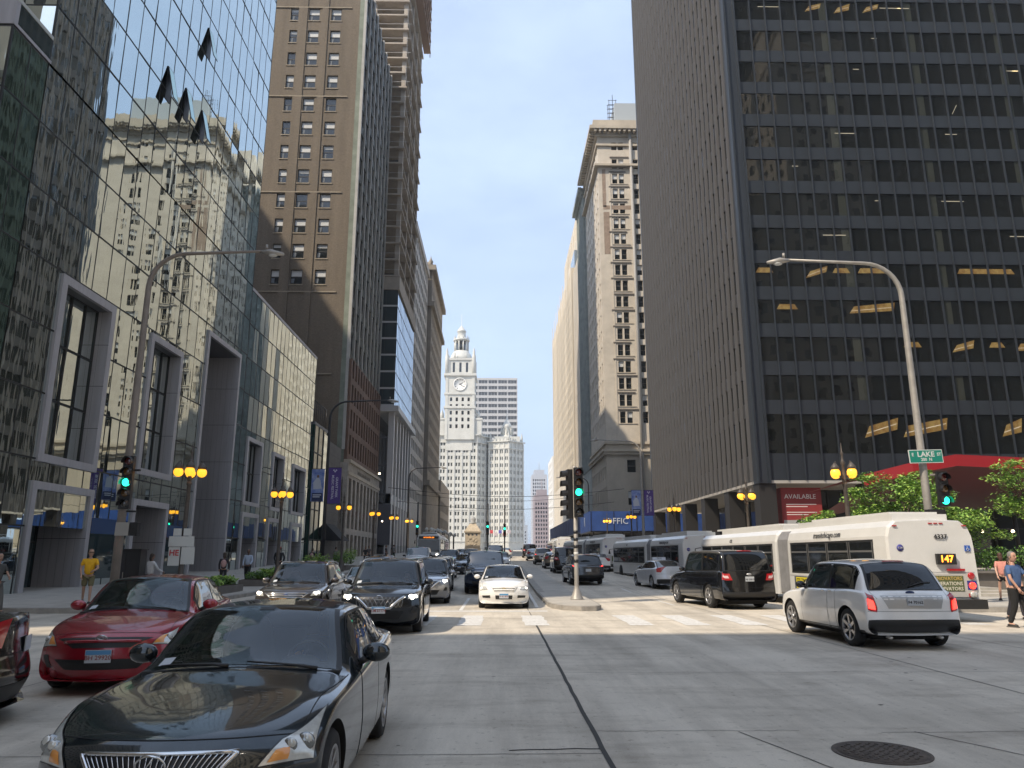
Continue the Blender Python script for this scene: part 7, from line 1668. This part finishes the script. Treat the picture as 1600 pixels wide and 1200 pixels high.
    if glasses: x_ = MB(); x_.T = HT; x_.box(-.062, .062, -.096, -.086, .006, .03, mat('shades', (.01, .01, .01), .1)); x_.box(-.078, -.06, -.09, .0, .018, .026, mat('shades')); x_.box(.06, .078, -.09, .0, .018, .026, mat('shades')); x_.build('sunglasses', root)
    if bag: x_ = MB(); x_.ball((0, .20, 1.22), .2, mat('bag_%d' % int(bag[0] * 99), bag, .8, nv=.2, ns=8), 12, (.75, .5, 1.05)); x_.tube([(.1, .12, 1.42), (.13, -.12, 1.36), (.12, .1, 1.08)], .016, blk, 5); x_.tube([(-.1, .12, 1.42), (-.13, -.12, 1.36), (-.12, .1, 1.08)], .016, blk, 5); x_.build('backpack', root)
    return root
dk_ = (.02, .02, .022)
person(-14.25, 26.9, .15, 25, 'man in yellow tee and olive shorts with sunglasses crossing at the left', (.78, .42, .012), (.17, .15, .075), stride=.22, armL=(.35, .75), armR=(.1, .2), legs='shorts', glasses=True, H=1.8, hair=(.16, .10, .06), skin=(.48, .29, .2), build=1.1, head=10)
person(-15.72, 24.3, 0.0, 65, 'man in dark grey shirt and grey trousers at the left edge', (.07, .07, .065), (.11, .105, .095), stride=.3, armL=(.2, .8), armR=(-.1, .2), hair=(.14, .12, .11), H=1.8, build=1.12)
person(-13.62, 30.2, .15, 150, 'woman in white shirt and dark trousers behind the black cabinet', (.62, .62, .62), dk_, stride=.2, armR=(.3, .7), sleeves='long', long_hair=True, skin=(.22, .13, .09), H=1.66)
person(-13.9, 38.9, zr(39) + .15, 195, 'woman in dark clothes with a pink backpack on the left sidewalk', (.04, .035, .04), dk_, stride=.3, bag=(.5, .3, .27), long_hair=True, H=1.66, sleeves='long')
person(-13.9, 42.6, zr(42) + .15, 5, 'man in pale blue shirt and dark trousers walking left of the planters', (.42, .50, .62), dk_, stride=.3, sleeves='long', armL=(.2, .5), skin=(.16, .09, .06), H=1.8)
person(-14.1, 49.2, zr(49) + .15, 180, 'man in a loose black coat with a red cap', (.015, .015, .016), dk_, stride=.35, sleeves='long', hat=(.5, .06, .05), build=1.3, H=1.85)
person(-14.0, 57.5, zr(57) + .15, 180, 'person with a red backpack near the green glass', (.03, .03, .03), dk_, stride=.25, bag=(.5, .05, .05), H=1.7)
person(13.12, 19.3, 0, 25, 'man in blue shirt and black trousers walking at the right edge', (.07, .13, .27), (.012, .012, .014), stride=.18, armR=(.15, .2), armL=(.3, .9), hair=(.2, .19, .18), skin=(.50, .28, .2), H=1.82, build=1.18, sleeves='short', head=-10)
person(18.55, 27.9, .15, 160, 'woman in pink top and dark shorts walking away at the right', (.62, .27, .22), (.02, .02, .025), stride=.3, legs='hot', armR=(.35, .2), armL=(-.3, .1), sleeves='short', skin=(.55, .33, .24), H=1.68, hair=(.07, .03, .02), long_hair=True)
person(14.75, 21.8, 0, 10, 'woman with dark hair close behind the man in blue', (.10, .09, .12), (.03, .03, .04), stride=.2, H=1.66, long_hair=True, skin=(.5, .3, .22)); person(24.8, 34.2, .45, 120, 'man in pale blue shirt leaning on the plaza steps', (.40, .48, .62), (.04, .05, .07), lean=.22, stride=.1, H=1.75, skin=(.35, .2, .14), sleeves='short')
for i, (x, y, c, l) in enumerate(((-12.9, 74, (.03, .03, .03), 'dark dressed walker left of the far podium, leftmost'), (-13.6, 80, (.12, .1, .1), 'brown dressed walker in the far left crowd'), (-12.7, 86, (.02, .02, .03), 'black dressed walker waiting at the far left kerb'), (-12.5, 91, (.3, .3, .3), 'grey dressed walker at the far left kerb'), (-14.5, 68, (.25, .22, .2), 'beige dressed walker near the dark awning'), (-13.2, 95, (.04, .05, .09), 'navy dressed walker farthest along the left kerb'), (15.6, 66, (.3, .05, .04), 'red dressed walker beside the dark tower columns'), (17.5, 72, (.03, .03, .04), 'dark dressed walker under the dark tower'))):
    person(x, y, zr(y) + .15, 40 * i, l, c, dk_, stride=.25, H=1.7 + .02 * (i % 4), low=True, grp='people walking far up the sidewalks')

def driver(car, W, L, sp, label, top, skin=(.42, .25, .17), hair=(.05, .035, .025)):
    # seated behind the wheel: torso, arms on the rim, thighs and shins under the dashboard
    st_y = sp; root = empty('person', car.location, car.rotation_euler.z, label, 'person', 'drivers seen through windshields'); x0 = .38 * W / 1.8; y0 = st_y + .48
    root.location.z = car.location.z; root.scale = car.scale
    sm = mat('skin_%d' % int(skin[0] * 100), skin, .55); tm = mat('cloth_d%02d%02d' % (int(top[0] * 99), int(top[2] * 99)), top, .85, nv=.15, ns=12)
    vs = [(x0, y0, .50), (x0, y0 + .03, .72), (x0, y0 + .06, .93), (x0, y0 + .04, 1.05), (x0, y0 + .02, 1.10)]; rs = [.09, .08, .08, .05, .045]; es = [(0, 1), (1, 2), (2, 3), (3, 4)]
    for sg in (1, -1):
        n = len(vs); vs += [(x0 + sg * .17, y0 + .04, .98), (x0 + sg * .24, y0 - .14, .80), (x0 + sg * .15, y0 - .36, .90)]; rs += [.04, .036, .026]; es += [(2, n), (n, n + 1), (n + 1, n + 2)]
        n = len(vs); vs += [(x0 + sg * .10, y0 - .02, .50), (x0 + sg * .13, y0 - .42, .56), (x0 + sg * .13, y0 - .62, .30)]; rs += [.07, .055, .04]; es += [(0, n), (n, n + 1), (n + 1, n + 2)]
    me = skin_mesh('body', vs, es, rs, sm, False, 0, 1); mb = MB(); mb.smooth = True; mb.v = [tuple(v.co) for v in me.vertices]; mb.f = [tuple(p.vertices) for p in me.polygons]; mb.m = [0] * len(mb.f); mb.sm = [True] * len(mb.f); mb.mats = [sm]
    HT = Matrix.Translation((x0, y0, 1.20)); mb.T = HT
    mb.lathe([(0, -.125), (.035, -.118), (.058, -.085), (.070, -.03), (.076, .02), (.075, .06), (.060, .10), (.03, .122), (0, .126)], sm, 14, sy=1.2); mb.ball((0, -.09, -.012), .018, sm, 8, (.8, 1.1, 1.6))
    for sg in (1, -1): mb.ball((sg * .03, -.080, .018), .012, mat('eye_dark'), 6); mb.ball((sg * .077, .01, -.005), .022, sm, 8, (.4, .8, 1.3))
    mb.T = None
    for sg in (1, -1):
        w_ = V((x0 + sg * .15, y0 - .36, .90)); mb.ball(tuple(w_), .035, sm, 8, (.8, 1.3, .8))
        for q in range(4): mb.tube([w_ + V((-sg * .01, -.03, .03 - q * .018)), w_ + V((0, -.07, .035 - q * .018)), w_ + V((sg * .025, -.075, .02 - q * .018))], [.010, .009, .007], sm, 6)
        mb.tube([w_ + V((-sg * .02, -.01, .03)), w_ + V((-sg * .035, -.045, .045))], [.011, .009], sm, 6)
    mb.build('body', root); vs = [(x0, y0, .48), (x0, y0 + .03, .72), (x0, y0 + .06, .92), (x0, y0 + .05, 1.03)]; rs = [.15, .15, .165, .07]; es = [(0, 1), (1, 2), (2, 3)]
    for sg in (1, -1): n = len(vs); vs += [(x0 + sg * .17, y0 + .04, .98), (x0 + sg * .235, y0 - .10, .84)]; rs += [.062, .055]; es += [(2, n), (n, n + 1)]
    skin_mesh('shirt', vs, es, rs, tm, root, 0, 1)
    hb_ = MB(); hb_.T = HT; hb_.lathe([(.080, -.02), (.084, .03), (.082, .07), (.066, .112), (.035, .136), (0, .14)], mat('hair_driver', hair, .7), 12, (0, .018, 0), sy=1.12); hb_.ball((0, .055, -.02), .07, mat('hair_driver'), 8, (1, .7, 1.1)); hb_.build('hair', root)
driver(lexus, 1.76, 4.58, 2.22 - 2.29 + .12, 'driver in a blue shirt behind the windshield of the dark sedan nearest the camera', (.05, .10, .30))
driver(corolla, 1.76, 4.54, 2.05 - 2.27 + .12, 'driver in a pale top inside the red sedan', (.40, .42, .48), (.3, .18, .12))
driver(malibu, 1.79, 4.87, 2.15 - 2.43 + .12, 'driver in a grey top inside the white sedan by the median', (.25, .25, .27))
driver(murano, 1.915, 4.9, 2.1 - 2.45 + .12, 'driver in a dark red top inside the black crossover', (.2, .05, .05))
driver(subaru, 1.82, 4.8, 2.05 - 2.4 + .12, 'driver in a cream top inside the brown wagon', (.5, .46, .38))
